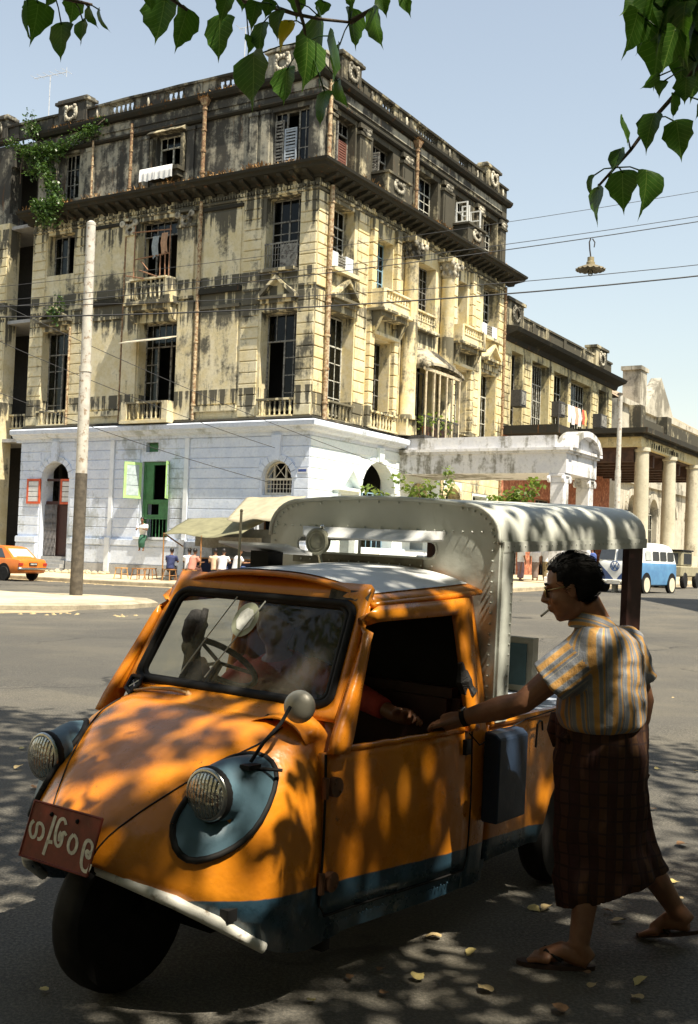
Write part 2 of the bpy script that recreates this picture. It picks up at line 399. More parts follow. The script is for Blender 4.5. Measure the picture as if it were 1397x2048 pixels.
def shutter(fm, s, o0, o1, z0, z1, m, parent, slats=9, flat=None, mslat=None):
    """louvred leaf standing out from the wall at s between o0 and o1 (or flat against it over s..flat)"""
    t = .05; f = MB(fm); g = MB(fm)
    if flat is None:
        f.box(s - t / 2, s + t / 2, o0, o0 + .06, z0, z1); f.box(s - t / 2, s + t / 2, o1 - .06, o1, z0, z1)
        for zz in (z0, (z0 + z1) / 2 - .03, z1 - .06): f.box(s - t / 2 + .002, s + t / 2 - .002, o0 + .06, o1 - .06, zz, zz + .06)
        for k in range(slats):
            zz = lerp(z0 + .08, z1 - .1, k / (slats - 1)); g.box(s - .016, s + .016, o0 + .05, o1 - .05, zz - .045, zz + .025)
    else:
        f.box(s, s + .06, o0, o0 + t, z0, z1); f.box(flat - .06, flat, o0, o0 + t, z0, z1)
        for zz in (z0, (z0 + z1) / 2 - .03, z1 - .06): f.box(s + .06, flat - .06, o0 + .002, o0 + t - .002, zz, zz + .06)
        for k in range(slats):
            zz = lerp(z0 + .08, z1 - .1, k / (slats - 1)); g.box(s + .05, flat - .05, o0 + .01, o0 + .035, zz - .045, zz + .025)
    so_ = f.build('shutter', m, parent); link('slats', g.mesh('slats', mslat or m), so_); return so_
_q = {}
def quoins(fm, s0, s1, z0, z1, m, h=.45, o=.05, parent=B):
    n = max(1, round((z1 - z0) / h)); hh = (z1 - z0) / n; key = (fm is fL, round(s1 - s0, 2), round(hh, 3), m.name)
    if key not in _q:
        w = s1 - s0; mb = MB(fm); mb.box(-w / 2, w / 2, -.03, o, .022, hh - .022); _q[key] = mb.mesh('quoin_stone', m, bevel=.018)
    for i in range(n): link('quoin_stone', _q[key], parent, fm((s0 + s1) / 2, 0, z0 + hh * i))
def pipe(fm, s, o, z0, z1, r, m, parent=B, head=False, collars=4):
    mb = MB(fm); mb.tube([(s, o, z0), (s, o, z1)], r, 8)
    for i in range(collars): z = lerp(z0, z1, (i + .5) / collars); mb.tube([(s, o, z - .04), (s, o, z + .04)], r * 1.35, 8)
    if head: mb.loft([[(s - .1, o - .1, z1 - .3), (s + .1, o - .1, z1 - .3), (s + .1, o + .1, z1 - .3), (s - .1, o + .1, z1 - .3)], [(s - .22, o - .14, z1), (s + .22, o - .14, z1), (s + .22, o + .16, z1), (s - .22, o + .16, z1)]])
    return mb.build('drain_pipe', m, parent, smooth=50)
def pediment(fm, a, b, z0, z1, m, parent=B, o=.3):
    c = (a + b) / 2; mb = MB(fm)
    mb.box(a, b, 0, o, z0, z0 + .12); mb.box(a + .12, b - .12, 0, o * .6, z0 - .14, z0)
    mb.prism([(a + .1, z0 + .12), (b - .1, z0 + .12), (c, z1 - .14)], 0, .08)
    for e in (a, b):
        d = 1 if e == a else -1
        mb.prism([(e, z0 + .12), (e + d * .22, z0 + .12), (c + d * .0, z1 - .14), (c, z1)] if d > 0 else [(e, z0 + .12), (c, z1), (c, z1 - .14), (e + d * .22, z0 + .12)], 0.004, o)
    return mb.build('pediment', m, parent)
def wreath(fm, s, z, rx, rz, o, m, parent):
    mb = MB(fm)
    for k in range(14):
        a = 2 * math.pi * k / 14; mb.ball((s + rx * math.cos(a), o + .05, z + rz * math.sin(a)), (.075, .06, .1), 6, 4)
    for q in (-1, 1): mb.ball((s + q * rx * .9, o + .05, z + rz * 1.15), .1, 6, 4); mb.tube([(s + q * rx * 1.1, o + .03, z + rz), (s + q * rx * 1.25, o + .03, z), (s + q * rx * 1.05, o + .03, z - rz * 1.1)], .05, 5)
    return mb.build('wreath', m, parent, smooth=True)

# --- ground floor: whitewashed, banded courses
LLEN, RLEN = 16.2, 18.72
gl_ops = [(13.03, 14.75, .45, 5.3), (7.12, 8.66, 1.95, 5.25), (7.8, 8.5, 5.66, 6.08), (.78, 2.24, 3.8, 5.2), (.5, 2.4, .3, 3.3)]
gr_ops = [(4.1, 7.0, 1.2, 5.6), (1.9, 3.5, .5, 4.0), (8.7, 10.0, .5, 4.7), (12.1, 13.9, .5, 5.0), (15.4, 17.2, 1.2, 4.8)]
wall(fL, 0, LLEN, -.3, Z_G, gl_ops, PL_white); wall(fR, WT, RLEN, -.3, Z_G, gr_ops, PL_whiteG)
def courses(fm, s0, s1, z0, z1, n, ops, m, o=.035):
    h = (z1 - z0) / n
    for i in range(n):
        za, zb = z0 + h * i + .018, z0 + h * (i + 1) - .018; segs = [(s0, s1)]
        for (a, b, c, d) in ops:
            if c - .05 < zb and d + .12 > za:
                g = .12; ns = []
                for (p, q) in segs:
                    if b + g <= p or a - g >= q: ns.append((p, q)); continue
                    if a - g > p: ns.append((p, a - g))
                    if b + g < q: ns.append((b + g, q))
                segs = ns
        for p, q in segs:
            if q - p > .1: mb = MB(fm); mb.box(p, q, -.02, o, za, zb); mb.build('course', m, B, bevel=.012)
courses(fL, -.035, 6.0, 1.93, 6.2, 10, gl_ops, PL_white); courses(fL, 6.3, 10.24, 1.93, 6.2, 10, gl_ops, PL_white); courses(fL, 10.54, LLEN, 1.93, 6.2, 10, gl_ops, PL_white)
courses(fR, .05, 7.6, 1.93, 6.2, 10, gr_ops[:2], PL_whiteG); courses(fR, 11.6, RLEN, 1.93, 6.2, 10, gr_ops[3:], PL_lit)
for fm, segs, m in ((fL, ((-.12, .5), (2.4, 12.9), (14.88, 16.25)), PL_white), (fR, ((.0, 1.9), (3.5, RLEN)), PL_whiteG)):
    for a, b in segs:
        mb = MB(fm); mb.box(a, b, -.05, .12, .75, 1.55); mb.prism([(-.05, 1.55), (.12, 1.55), (.17, 1.62), (.17, 1.78), (.1, 1.9), (-.05, 1.93)], a, b, 0) if False else mb.box(a, b, -.05, .16, 1.55, 1.86)
        mb.build('plinth', m, B, bevel=.04, bseg=2)
        mb = MB(fm); mb.box(a + .01, b - .01, -.05, .145, -.4, .75); mb.build('plinth_base', PL_grey, B)
moulding('ground_floor_cornice', (LLEN + .3, 8.05), [(-.1, 6.22), (.06, 6.22), (.08, 6.36), (.3, 6.42), (.36, 6.52), (.5, 6.56), (.53, 6.74), (.42, 6.8), (-.1, 6.82)], PL_white)
for s in (6.15, 10.39):
    mb = MB(fL); mb.box(s - .11, s + .11, -.02, .09, 1.9, 6.21); mb.box(s - .14, s + .14, -.02, .2, .4, 1.9); mb.build('pilaster_strip', M_whitep, B)
# arched heads: curved surround, keystone, fanlight
def arch(fm, a, b, zs, rise, m, o=.06, wd=.26, parent=B, key=True, n=14):
    """arched head below the square opening top: spandrel fill plus a moulded ring and keystone"""
    c, r = (a + b) / 2, (b - a) / 2; mb = MB(fm); top = zs + rise
    for sg in (-1, 1):
        poly = [(c + sg * r, zs), (c + sg * r, top + .02), (c, top + .02)] + [(c + sg * r * math.cos(rad(90 - 90 * k / n)), zs + rise * math.sin(rad(90 - 90 * k / n))) for k in range(n)]
        mb.prism(poly, -WT + .1, -.003)
    mb.build('spandrel', m, parent)
    for k in range(9):                                          # voussoirs, each its own stone
        a0, a1 = rad(180 * k / 9 + 1.0), rad(180 * (k + 1) / 9 - 1.0); v = MB(fm)
        q = [(c + (r + w_) * math.cos(t), zs + (rise + w_) * math.sin(t)) for w_, t in ((0, a0), (wd, a0), (wd, (a0 + a1) / 2), (wd, a1), (0, a1), (0, (a0 + a1) / 2))]
        v.prism(q, -.1, o + (.02 if k == 4 and key else 0)); v.build('voussoir', m, parent)
    if key:
        v = MB(fm); v.prism([(c - .16, top + .02), (c + .16, top + .02), (c + .24, Z_G - .02), (c - .24, Z_G - .02)], -.05, o + .12); v.build('keystone', m, parent)
arch(fL, 13.03, 14.75, 4.55, .75, PL_white); arch(fL, .78, 2.24, 4.5, .7, PL_white); arch(fR, 4.1, 7.0, 4.3, 1.3, PL_whiteG)
arch(fR, 8.7, 10.0, 4.1, .6, PL_lit, key=False); arch(fR, 12.1, 13.9, 4.2, .8, PL_lit, key=False)
# doorway with folding gate and red shutters
st = MB(fL)
for k in range(4): st.box(13.06, 14.72, -.5, .55 - .22 * k, .1, .45 + .17 * k)
st.build('door_step', PL_grey, B)
dr = MB(fL); dr.box(13.05, 13.95, -.42, -.34, .96, 4.5); do = dr.build('door', mat('door_maroon', (.045, .014, .01), .6), B)
gt = MB(fL)
for k in range(9):
    s = lerp(13.98, 14.7, k / 8); gt.box(s - .012, s + .012, -.25, -.22, .98, 3.35)
for k in range(8):
    for j in range(6):
        s, s2 = lerp(13.98, 14.7, k / 8), lerp(13.98, 14.7, (k + 1) / 8); z = 1.0 + .38 * j
        gt.tube([(s, -.215, z), (s2, -.215, z + .36)], .012, 4); gt.tube([(s, -.255, z + .36), (s2, -.255, z)], .012, 4)
gt.build('folding_gate', mat('gate_steel', (.2, .19, .19), .5, .2, 9), B)
tr = MB(fL); tr.box(13.04, 14.74, -.4, -.3, 3.35, 3.5); tr.box(13.95, 14.0, -.4, -.3, .96, 3.36); tr.box(13.04, 14.74, -.4, -.3, 4.44, 4.54); tr.box(13.85, 13.95, -.4, -.31, 3.5, 4.44); tr.build('door_frame', MATS['door_maroon'], B)
M_lou = mat('louvre_grey_white', (.6, .6, .58), .8, .1, 6)
for a, b in ((14.76, 15.62), (13.06, 13.7)):
    f = MB(fL); g = MB(fL); z0, z1, oo = 3.36, 4.52, (.05 if a > 14 else -.2)
    f.box(a, a + .1, oo, oo + .07, z0, z1); f.box(b - .1, b, oo, oo + .07, z0, z1); f.box(a + .1, b - .1, oo, oo + .07, z0, z0 + .1); f.box(a + .1, b - .1, oo, oo + .07, z1 - .1, z1)
    for k in range(4): zz = lerp(z0 + .1, z1 - .1, k / 4); g.box(a + .1, b - .1, oo + .01, oo + .05, zz + .012, zz + .22)
    so_ = f.build('shutter', M_red, B); so_['label'] = 'red framed shutter leaf with white louvres'; link('slats', g.mesh('slats', M_lou), so_)
# green window
for a, b, oo in ((8.62, 8.72, .0), (7.06, 7.16, .0)):
    f = MB(fL); g = MB(fL); z0, z1 = 3.62, 5.2
    sg = 1 if a > 8 else -1
    P = lambda w, o_: (a + .05 + sg * w * .55, .03 + o_)
    f2 = MB(fL); w = .78
    dirv = (sg * .55, .83)
    def leaf(mb, u0, u1, t0, t1, za, zb):
        pts = []
        for u, t in ((u0, t0), (u1, t0), (u1, t1), (u0, t1)): pts.append((a + .05 + dirv[0] * u - dirv[1] * t * sg, .03 + dirv[1] * u + dirv[0] * sg * t))
        mb.loft([[(x, y, za) for x, y in pts], [(x, y, zb) for x, y in pts]])
    leaf(f, 0, .12, 0, .05, z0, z1); leaf(f, w - .12, w, 0, .05, z0, z1); leaf(f, .12, w - .12, 0, .05, z0, z0 + .12); leaf(f, .12, w - .12, 0, .05, z1 - .12, z1)
    for k in range(3): leaf(g, .12, w - .12, .01, .04, lerp(z0 + .12, z1 - .12, k / 3) + .015, lerp(z0 + .12, z1 - .12, (k + 1) / 3) - .015)
    so_ = f.build('shutter', M_lime, B); so_['label'] = 'lime green shutter leaf standing open'; link('panel', g.mesh('panel', mat('shutter_panel', (.42, .50, .50), .7)), so_)
gf = MB(fL)
gf.box(7.13, 7.25, -.2, -.1, 1.97, 5.23); gf.box(8.53, 8.65, -.2, -.1, 1.97, 5.23); gf.box(7.25, 8.53, -.2, -.1, 5.1, 5.23); gf.box(7.25, 8.53, -.2, -.1, 3.45, 3.6); gf.box(7.25, 8.53, -.2, -.1, 2.75, 2.82); gf.box(7.25, 7.75, -.18, -.12, 2.82, 3.45); gf.box(8.4, 8.53, -.18, -.12, 2.82, 3.45); gf.box(7.75, 8.4, -.18, -.12, 2.82, 2.95); gf.box(7.75, 8.4, -.18, -.12, 3.4, 3.45); gf.box(8.1, 8.53, -.19, -.12, 3.6, 5.1)
go = gf.build('window', M_green, B); go['label'] = 'tall green window frame with a hatch and barred lower half'
br = MB(fL)
for k in range(7): br.box(7.3 + .19 * k, 7.325 + .19 * k, -.16, -.135, 1.98, 2.75)
link('grille', br.mesh('grille', M_green), go)
sb = MB(fL); sb.box(6.95, 8.85, 0, .24, 1.86, 1.97); sb.build('window_sill', M_whitep, B)
# arched window with lattice glazing near the corner
aw = MB(fL); c_, r_ = 1.51, .73
for k in range(12):
    a0, a1 = rad(15 * k), rad(15 * (k + 1)); aw.prism([(c_ + q * math.cos(t), 4.5 + q * .95 * math.sin(t)) for q, t in ((r_, a0), (r_, a1), (r_ - .08, a1), (r_ - .08, a0))], -.3, -.2)
for a, b, z0, z1 in ((.79, .87, 3.82, 4.5), (2.15, 2.23, 3.82, 4.5), (.87, 2.15, 3.82, 3.92), (.87, 2.15, 4.42, 4.5), (1.2, 1.24, 4.5, 5.1), (1.78, 1.82, 4.5, 5.1)): aw.box(a, b, -.3, -.2, z0, z1)
for x0, z0, x1, z1 in ((1.24, 4.5, 1.78, 5.1), (1.78, 4.5, 1.24, 5.1), (.87, 4.5, 1.2, 4.9), (2.15, 4.5, 1.82, 4.9)): aw.tube([(x0, -.25, z0), (x1, -.25, z1)], .018, 4)
for k in range(1, 8): aw.box(.87 + .16 * k - .012, .87 + .16 * k + .012, -.27, -.24, 3.92, 4.42)
for z in (4.08, 4.26): aw.box(.87, 2.15, -.265, -.245, z - .012, z + .012)
aw.build('window', mat('window_cream', (.62, .56, .44), .7), B)['label'] = 'arched window with diamond glazing bars'
vt = MB(fL); vt.box(7.82, 8.48, -.3, -.22, 5.68, 6.06); vt.box(7.98, 8.3, -.22, -.19, 5.78, 5.98); vt.build('vent', M_green, B)
sg_ = MB(fL); sg_.box(.02, .5, .037, .06, 4.68, 4.9); sgo = sg_.build('street_plate', mat('plate_pale', (.6, .62, .66), .5, .05, 6), B)
sg2 = MB(fL); sg2.box(.07, .45, .06, .064, 4.74, 4.84); link('lettering', sg2.mesh('lettering', mat('plate_blue', (.04, .07, .25), .5, .6, 30)), sgo)
# small pedimented hood and arched recess on the right street front
pediment(fR, 1.75, 3.65, 4.15, 5.15, PL_whiteG, o=.45)
for s in (1.9, 3.4):
    mb = MB(fR); mb.box(s - .14, s + .14, 0, .3, .5, 4.0); mb.build('door_pilaster', PL_whiteG, B)
window(fR, 4.15, 6.95, 1.25, 4.3, .5, M_bluewin, leaves=3, rows=3)
window(fL, .52, 2.38, .45, 3.28, .45, M_woodbr, leaves=2, rows=2, open_=(0,))
# --- upper floors, walls
l2 = [(.84, 2.59, 6.98, 11.28), (6.99, 9.18, 6.95, 11.36), (13.35, 15.2, 6.95, 11.4)]
l3 = [(.84, 2.54, 13.0, 16.02), (7.23, 9.47, 13.1, 15.9), (13.37, 15.07, 14.02, 15.95)]
l4 = [(.69, 2.5, 17.25, 19.65), (7.25, 8.75, 18.0, 19.66), (13.38, 14.44, 17.6, 19.75)]
r2 = [(1.0, 3.05, 6.98, 11.46), (4.5, 6.2, 7.0, 10.95), (8.3, 10.44, 7.0, 10.9), (12.52, 14.22, 7.0, 10.95), (15.95, 17.85, 6.98, 11.3)]
r3 = [(1.05, 2.85, 13.2, 15.92), (4.7, 6.2, 13.0, 15.4), (8.2, 10.45, 12.2, 15.3), (12.52, 14.02, 13.0, 15.4), (15.95, 17.85, 13.2, 15.92)]
r4 = [(1.04, 2.82, 17.2, 19.65), (4.3, 6.1, 17.5, 19.6), (8.33, 10.6, 17.3, 19.6), (12.5, 14.3, 17.5, 19.6), (15.9, 17.65, 17.3, 19.6)]
wall(fL, 0, 16.05, Z_G, Z_2, l2, PL_cream); wall(fL, 0, 16.05, Z_2, Z_4, l3, PL_cream); wall(fL, .12, 16.05, Z_4, 20.8, l4, PL_dark, o1=-.12)
wall(fR, WT, RLEN, Z_G, Z_2, r2, PL_lit); wall(fR, WT, RLEN, Z_2, Z_4, r3, PL_lit); wall(fR, WT + .12, RLEN, Z_4, 20.8, r4, PL_darkR, o1=-.12)
# recess at the left end and the next block of the same terrace
wall(fL, 16.05, 17.75, -.3, 20.8, [(16.3, 17.6, .4, 5.4), (16.4, 17.5, 7, 11.5), (16.4, 17.5, 13.2, 16)], PL_dark, o1=-1.6)
wall(fL, 17.75, 40, -.3, 16.9, [(18.6, 20.2, 7.2, 11), (18.6, 20.2, 13, 15.6), (18.6, 20.2, .8, 5), (22.5, 24, 7.2, 11), (22.5, 24, 13, 15.6), (22.5, 24, 1, 5)], PL_cream)
wall(fL, 17.75, 40, 16.9, 20.8, [(16.7, 17.95, 17.4, 19.7), (18.9, 20.3, 17.4, 19.7)], PL_dark, o1=-.12)
mb = MB(); mb.box(RLEN - .6, RLEN, .05, 14, -.3, 20.8); mb.box(0.9, RLEN, 13.4, 14, -.3, 20.7); mb.box(8, 8.6, 14, 40, -.3, 20.7)
mb.build('rear_wall', PL_darkR, B)
for z in (6.3, 12.0, 16.6, 20.55):
    mb = MB(); mb.box(.15, RLEN - .05, .15, 13.9, z, z + .16); mb.box(.15, 8.5, 13.9, 39.9, z, z + .16); mb.build('floor_slab' if z < 20 else 'roof', PL_grey, B)
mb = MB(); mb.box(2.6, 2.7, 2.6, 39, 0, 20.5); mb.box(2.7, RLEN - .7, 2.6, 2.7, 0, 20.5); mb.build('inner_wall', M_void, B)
# --- belt courses and cornices
moulding('base_course', (16.05, RLEN), [(-.05, 6.83), (.2, 6.83), (.2, 6.9), (.14, 6.97), (-.05, 6.97)], PL_black)
moulding('frieze_moulding', (16.05, RLEN), [(-.05, 16.08), (.06, 16.08), (.1, 16.14), (.05, 16.2), (-.05, 16.2)], PL_cream)
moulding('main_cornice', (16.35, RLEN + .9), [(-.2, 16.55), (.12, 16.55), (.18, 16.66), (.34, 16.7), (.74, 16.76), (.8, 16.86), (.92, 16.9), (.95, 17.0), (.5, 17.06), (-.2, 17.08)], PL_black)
def brackets(fm, s0, s1, step, m):
    k = MB(fm); k.prism([(0, 0), (.62, .2), (.7, .3), (0, .3)], -.1, .1, 0); me = k.mesh('bracket', m)
    n = int((s1 - s0) / step)
    for i in range(n): link('bracket', me, B, fm(s0 + step * (i + .5), 0.002, 16.43))
brackets(fL, 0, 16.0, .62, PL_black); brackets(fR, 0, RLEN, .62, PL_black)
dn = MB(fL); de = MB(fR)
for i in range(106): dn.box(.02 + .15 * i, .1 + .15 * i, 0, .1, 16.24, 16.36)
for i in range(124): de.box(.02 + .15 * i, .1 + .15 * i, 0, .1, 16.24, 16.36)
tag(dn.build('dentils', PL_cream, B), kind='stuff'); tag(de.build('dentils', PL_lit, B), kind='stuff')
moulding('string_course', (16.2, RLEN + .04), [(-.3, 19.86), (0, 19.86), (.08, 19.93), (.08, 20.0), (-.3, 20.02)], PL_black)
moulding('attic_band', (16.2, RLEN + .02), [(-.3, 20.3), (-.06, 20.3), (-.06, 20.62), (-.3, 20.62)], PL_dark)
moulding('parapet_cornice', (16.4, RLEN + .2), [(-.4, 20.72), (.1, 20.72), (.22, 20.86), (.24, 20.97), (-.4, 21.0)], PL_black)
# --- parapet
def parapet(fm, length, groups, peds, m, wm, wavy):
    cur = -.02
    spans = sorted([(a, b, 'g') for a, b in groups] + [(a, b, 'p') for a, b in peds])
    for a, b, k in spans + [(length, length, 'e')]:
        if a > cur + .02:
            mb = MB(fm); mb.box(cur, a, -.34, -.08, 21.0, 21.62); n = max(1, int((a - cur) / .9))
            for i in range(n): s = lerp(cur, a, (i + .5) / n); mb.box(s - .16, s + .16, -.08, -.03, 21.04, 21.6)
            mb.build('parapet_wall', m, B)
            if a - cur > .8: x = MB(fm); x.lathe([(.07, 0), (.04, .1), (.075, .2), (.035, .42)], 7, (0, 0, 0)); link('half_baluster', x.mesh('half_baluster', wm, True), B, fm((cur + a) / 2, -.02, 21.08))
        if k == 'g': balusters(fm, a, b, -.2, 21.0, 21.62, m, B, r=.085, rails=(.05, .04))
        if k == 'p':
            mb = MB(fm); mb.box(a, b, -.5, .04, 21.0, 22.05); mb.box(a + .12, b - .12, .04, .08, 21.12, 21.95); mb.box(a - .12, b + .12, -.6, .16, 22.05, 22.2); mb.box(a - .02, b + .02, -.5, .08, 22.2, 22.3); mb.build('pedestal', m, B, bevel=.02)
            wreath(fm, (a + b) / 2, 21.53, .3, .28, .1, wm, B)
        cur = b
    mb = MB(fm); rings = []                                     # sagging coping in one run
    n = int(length / .4)
    for i in range(n + 1):
        s = -.1 + (length + .1) * i / n; dz = wavy * noise.noise((s * .45, 3.3, 0)); 
        rings.append([(s, oo, zz + dz) for oo, zz in ((-.42, 21.615), (.02, 21.615), (.05, 21.70), (-.02, 21.74), (-.4, 21.75))])
    mb.loft(rings); mb.build('coping', m, B)
M_wre = plaster('wreath_lime', (.52, .48, .38), (.4, .36, .28), .45, seed=9)
parapet(fL, 40, [(4.4, 5.55), (7.25, 8.4), (10.1, 11.7)], [(1.15, 2.75), (12.95, 14.8), (18.2, 19.6)], PL_dark, M_wre, .07)
parapet(fR, RLEN, [(4.9, 6.0), (8.1, 10.3), (12.7, 13.8)], [(1.3, 2.9), (15.75, 17.4)], PL_darkR, M_wre, .04)
# --- quoins
for z0, z1, m in ((6.99, 12.1, PL_cream), (12.2, 16.06, PL_cream)):
    for a, b in ((0.03, .82), (2.72, 3.62), (12.35, 13.3), (15.14, 16.0), (17.8, 18.5)): quoins(fL, a, b, z0, z1, m)
    for a, b in ((.03, .95), (3.12, 4.0), (14.72, 15.6), (17.9, 18.68)): quoins(fR, a, b, z0, z1, PL_lit)
    for a, b in ((4.08, 4.46), (6.26, 6.62), (12.1, 12.48), (14.26, 14.64)): quoins(fR, a, b, z0, z1, PL_lit, h=.52, o=.22)
# --- left front: panels, pilasters, windows
for a, b in ((3.75, 5.72), (10.2, 12.15)):
    for z0, z1 in ((7.6, 11.55), (12.6, 15.75)):
        mb = MB(fL); mb.box(a, b, 0, .05, z0, z1); mb.build('panel', PL_cream, B, bevel=.02)
        mb = MB(fL); mb.box(a - .1, b + .1, 0, .16, z0 - .3, z0 - .08); mb.box(a - .05, b + .05, 0, .1, z1 + .1, z1 + .24); unjoin(mb.build('panel_moulding', PL_black if z0 > 10 else PL_cream, B))
for a, b in ((6.1, 6.95), (9.22, 10.05)): mb = MB(fL); mb.box(a, b, 0, .12, 7.0, 12.1); mb.build('pilaster', PL_cream, B)
for a, b in ((6.2, 7.1), (9.58, 10.05)):
    mb = MB(fL); mb.box(a, b, 0, .12, 12.2, 15.3); mb.box(a - .08, b + .08, 0, .2, 15.3, 15.42); mb.box(a - .1, b + .1, 0, .24, 15.95, 16.06); mb.build('pilaster', PL_cream, B)
    mb = MB(fL); c_ = (a + b) / 2
    for q in (-1, 1):
        for t in (.15, .09): mb.lathe([(t * .7, -.03), (t, 0), (t, .06), (t * .6, .09)], 10, (c_ + q * .38, .2 + .05, 15.82), 1)
    wreath(fL, c_, 15.55, .2, .17, .13, M_wre, B); unjoin(mb.build('volute', M_wre, B))
pediment(fL, .75, 2.72, 11.75, 12.72, PL_cream, o=.34); pediment(fL, 13.2, 15.3, 11.75, 12.5, PL_cream, o=.4)
mb = MB(fL); mb.box(.86, 2.56, .0, .06, 11.32, 11.6); mb.build('lintel', PL_cream, B)
for (a, b, z0, z1, mt, lv, op, tr) in ((.84, 2.59, 7.3, 11.28, M_woodg, 2, (1,), 1.1), (6.99, 9.18, 7.2, 11.36, M_woodg, 3, (0, 1), 1.0), (13.35, 15.2, 7.2, 11.4, M_woodg, 2, (0,), 1.0)):
    window(fL, a, b, z0, z1, .48, mt, leaves=lv, rows=4, transom=tr, open_=op)
window(fL, .84, 2.54, 13.05, 16.02, .48, M_woodg, leaves=2, rows=4, bars=1, transom=.9)
window(fL, 7.23, 9.47, 13.1, 15.9, .4, M_woodg, leaves=3, rows=2, open_=(0, 1, 2), transom=.6); window(fL, 13.37, 15.07, 14.02, 15.95, .45, M_woodg, leaves=2, rows=2, open_=(0,))
window(fL, .69, 2.5, 17.25, 19.65, .35, M_woodg, leaves=3, rows=3, open_=(1,)); window(fL, 7.25, 8.75, 18.0, 19.66, .4, M_wframe, leaves=2, rows=1, bars=0, open_=(0, 1), transom=.5); window(fL, 13.38, 14.44, 17.6, 19.75, .35, M_woodg, leaves=2, rows=3)
M_slat = mat('shutter_blue_grey', (.32, .36, .40), .8, .2, 6)
shutter(fL, 1.35, -.28, 0, 17.3, 18.9, M_slat, B, flat=1.95, slats=12); shutter(fL, 2.0, -.3, 0, 17.3, 19.3, M_woodg, B, flat=2.45, slats=14)
# balustrades and balconies, left
balusters(fL, .86, 2.57, .05, 6.98, 7.72, PL_lit, B, n=7); balusters(fL, 13.37, 15.2, .05, 6.98, 7.68, PL_cream, B, n=7); balusters(fL, 16.1, 17.7, -.6, 6.98, 7.68, PL_cream, B, n=6); balusters(fL, 18.6, 20.2, .05, 6.98, 7.68, PL_cream, B, n=6)
mb = MB(fL); mb.box(6.95, 7.25, 0, .55, 6.98, 7.8); mb.box(9.25, 9.55, 0, .55, 6.98, 7.8); mb.box(6.9, 9.6, 0, .6, 6.86, 6.98); mb.build('balcony', PL_cream, B); balusters(fL, 7.25, 9.25, .45, 6.98, 7.8, PL_lit, B, n=8)
mb = MB(fL); mb.box(6.95, 9.5, 0, .75, 12.0, 12.14); mb.box(7.1, 9.35, 0, .55, 11.8, 12.0); mb.box(6.98, 7.22, 0, .7, 12.14, 13.1); mb.box(9.22, 9.46, 0, .7, 12.14, 13.1); mb.build('balcony', PL_cream, B); balusters(fL, 7.22, 9.22, .6, 12.14, 13.15, PL_cream, B, n=8)
for s in (7.15, 9.3): mb = MB(fL); mb.prism([(0, 11.3), (.3, 11.35), (.55, 11.8), (0, 11.8)], s - .12, s + .12, 0); mb.build('bracket', PL_cream, B)
mb = MB(fL)                                                     # timber clutter in the middle balcony
for a, b in (((7.3, .4, 13.1), (7.3, .4, 15.4)), ((9.3, .4, 13.1), (9.3, .4, 15.6)), ((7.3, .4, 14.2), (9.3, .4, 14.1)), ((7.2, .45, 15.2), (9.4, .45, 15.3)), ((7.5, .4, 13.0), (7.55, .4, 14.3)), ((7.8, .4, 13.0), (7.8, .4, 14.2)), ((8.4, .75, 13.1), (9.5, .65, 13.35)), ((7.6, .8, 13.1), (8.7, .7, 13.5)), ((8.3, .6, 13.5), (8.9, .4, 14.0))): mb.tube([a, b], .03, 5)
mb.build('timber_frame', mat('timber_red_brown', (.25, .13, .07), .8, .3, 8), B)
for a, b, z0, z1, c_ in ((7.9, 8.25, 14.1, 15.0, (.30, .33, .33)), (7.4, 7.75, 14.2, 15.1, (.45, .27, .16))):
    mb = MB(fL); rr = []
    for i in range(7): s = lerp(a, b, i / 6); rr.append([(s, .42 + .03 * math.sin(i * 2.1), z1), (s + .01, .44 + .05 * math.sin(i * 2.1 + 1), (z0 + z1) / 2), (s, .42 + .05 * math.sin(i * 2), z0 + .1 * math.sin(i))])
    mb.loft(rr, closed=False); o = mb.build('hanging_cloth', mat('washing_%d' % (a * 100), c_, .9), None, smooth=True, recalc=False); o.matrix_world = Matrix.Translation(C0) @ Matrix.Rotation(RZ, 4, 'Z'); tag(o, ('grey' if a > 7.8 else 'orange brown') + ' cloth hanging in the middle third floor balcony', 'laundry')
mb = MB(fL); mb.box(.86, 2.6, .0, .36, 12.86, 12.98); mb.build('window_sill', PL_cream, B)
rl = MB(fL); rl.box(.9, 2.54, .02, .06, 14.05, 14.11); rl.box(.9, 2.54, .02, .06, 13.05, 13.09)
for k in range(13): rl.box(.92 + .132 * k, .94 + .132 * k, .03, .05, 13.09, 14.05)
rl.box(.95, 1.75, .025, .045, 13.1, 14.0); rl.build('railing', M_woodg, B)
aw = MB(fL); aw.loft([[(6.95, .02, 10.62), (9.35, .02, 10.62), (9.35, .02, 10.66), (6.95, .02, 10.66)], [(6.85, .95, 10.33), (9.5, .95, 10.3), (9.5, .95, 10.34), (6.85, .95, 10.37)]]); aw.build('awning_board', mat('tin_sheet', (.50, .45, .34), .7, .2, 4), B)
mb = MB(fL); mb.box(7.05, 8.95, -.12, .42, 17.86, 18.02); mb.box(7.15, 8.85, -.12, .3, 17.6, 17.86); mb.box(7.05, 7.2, -.12, .1, 18.02, 19.5); mb.box(8.8, 8.95, -.12, .1, 18.02, 19.5); mb.prism([(-.12, 19.66), (.3, 19.66), (-.12, 20.0)], 7.0, 9.0, 0); mb.build('window_surround', PL_darkR, B)
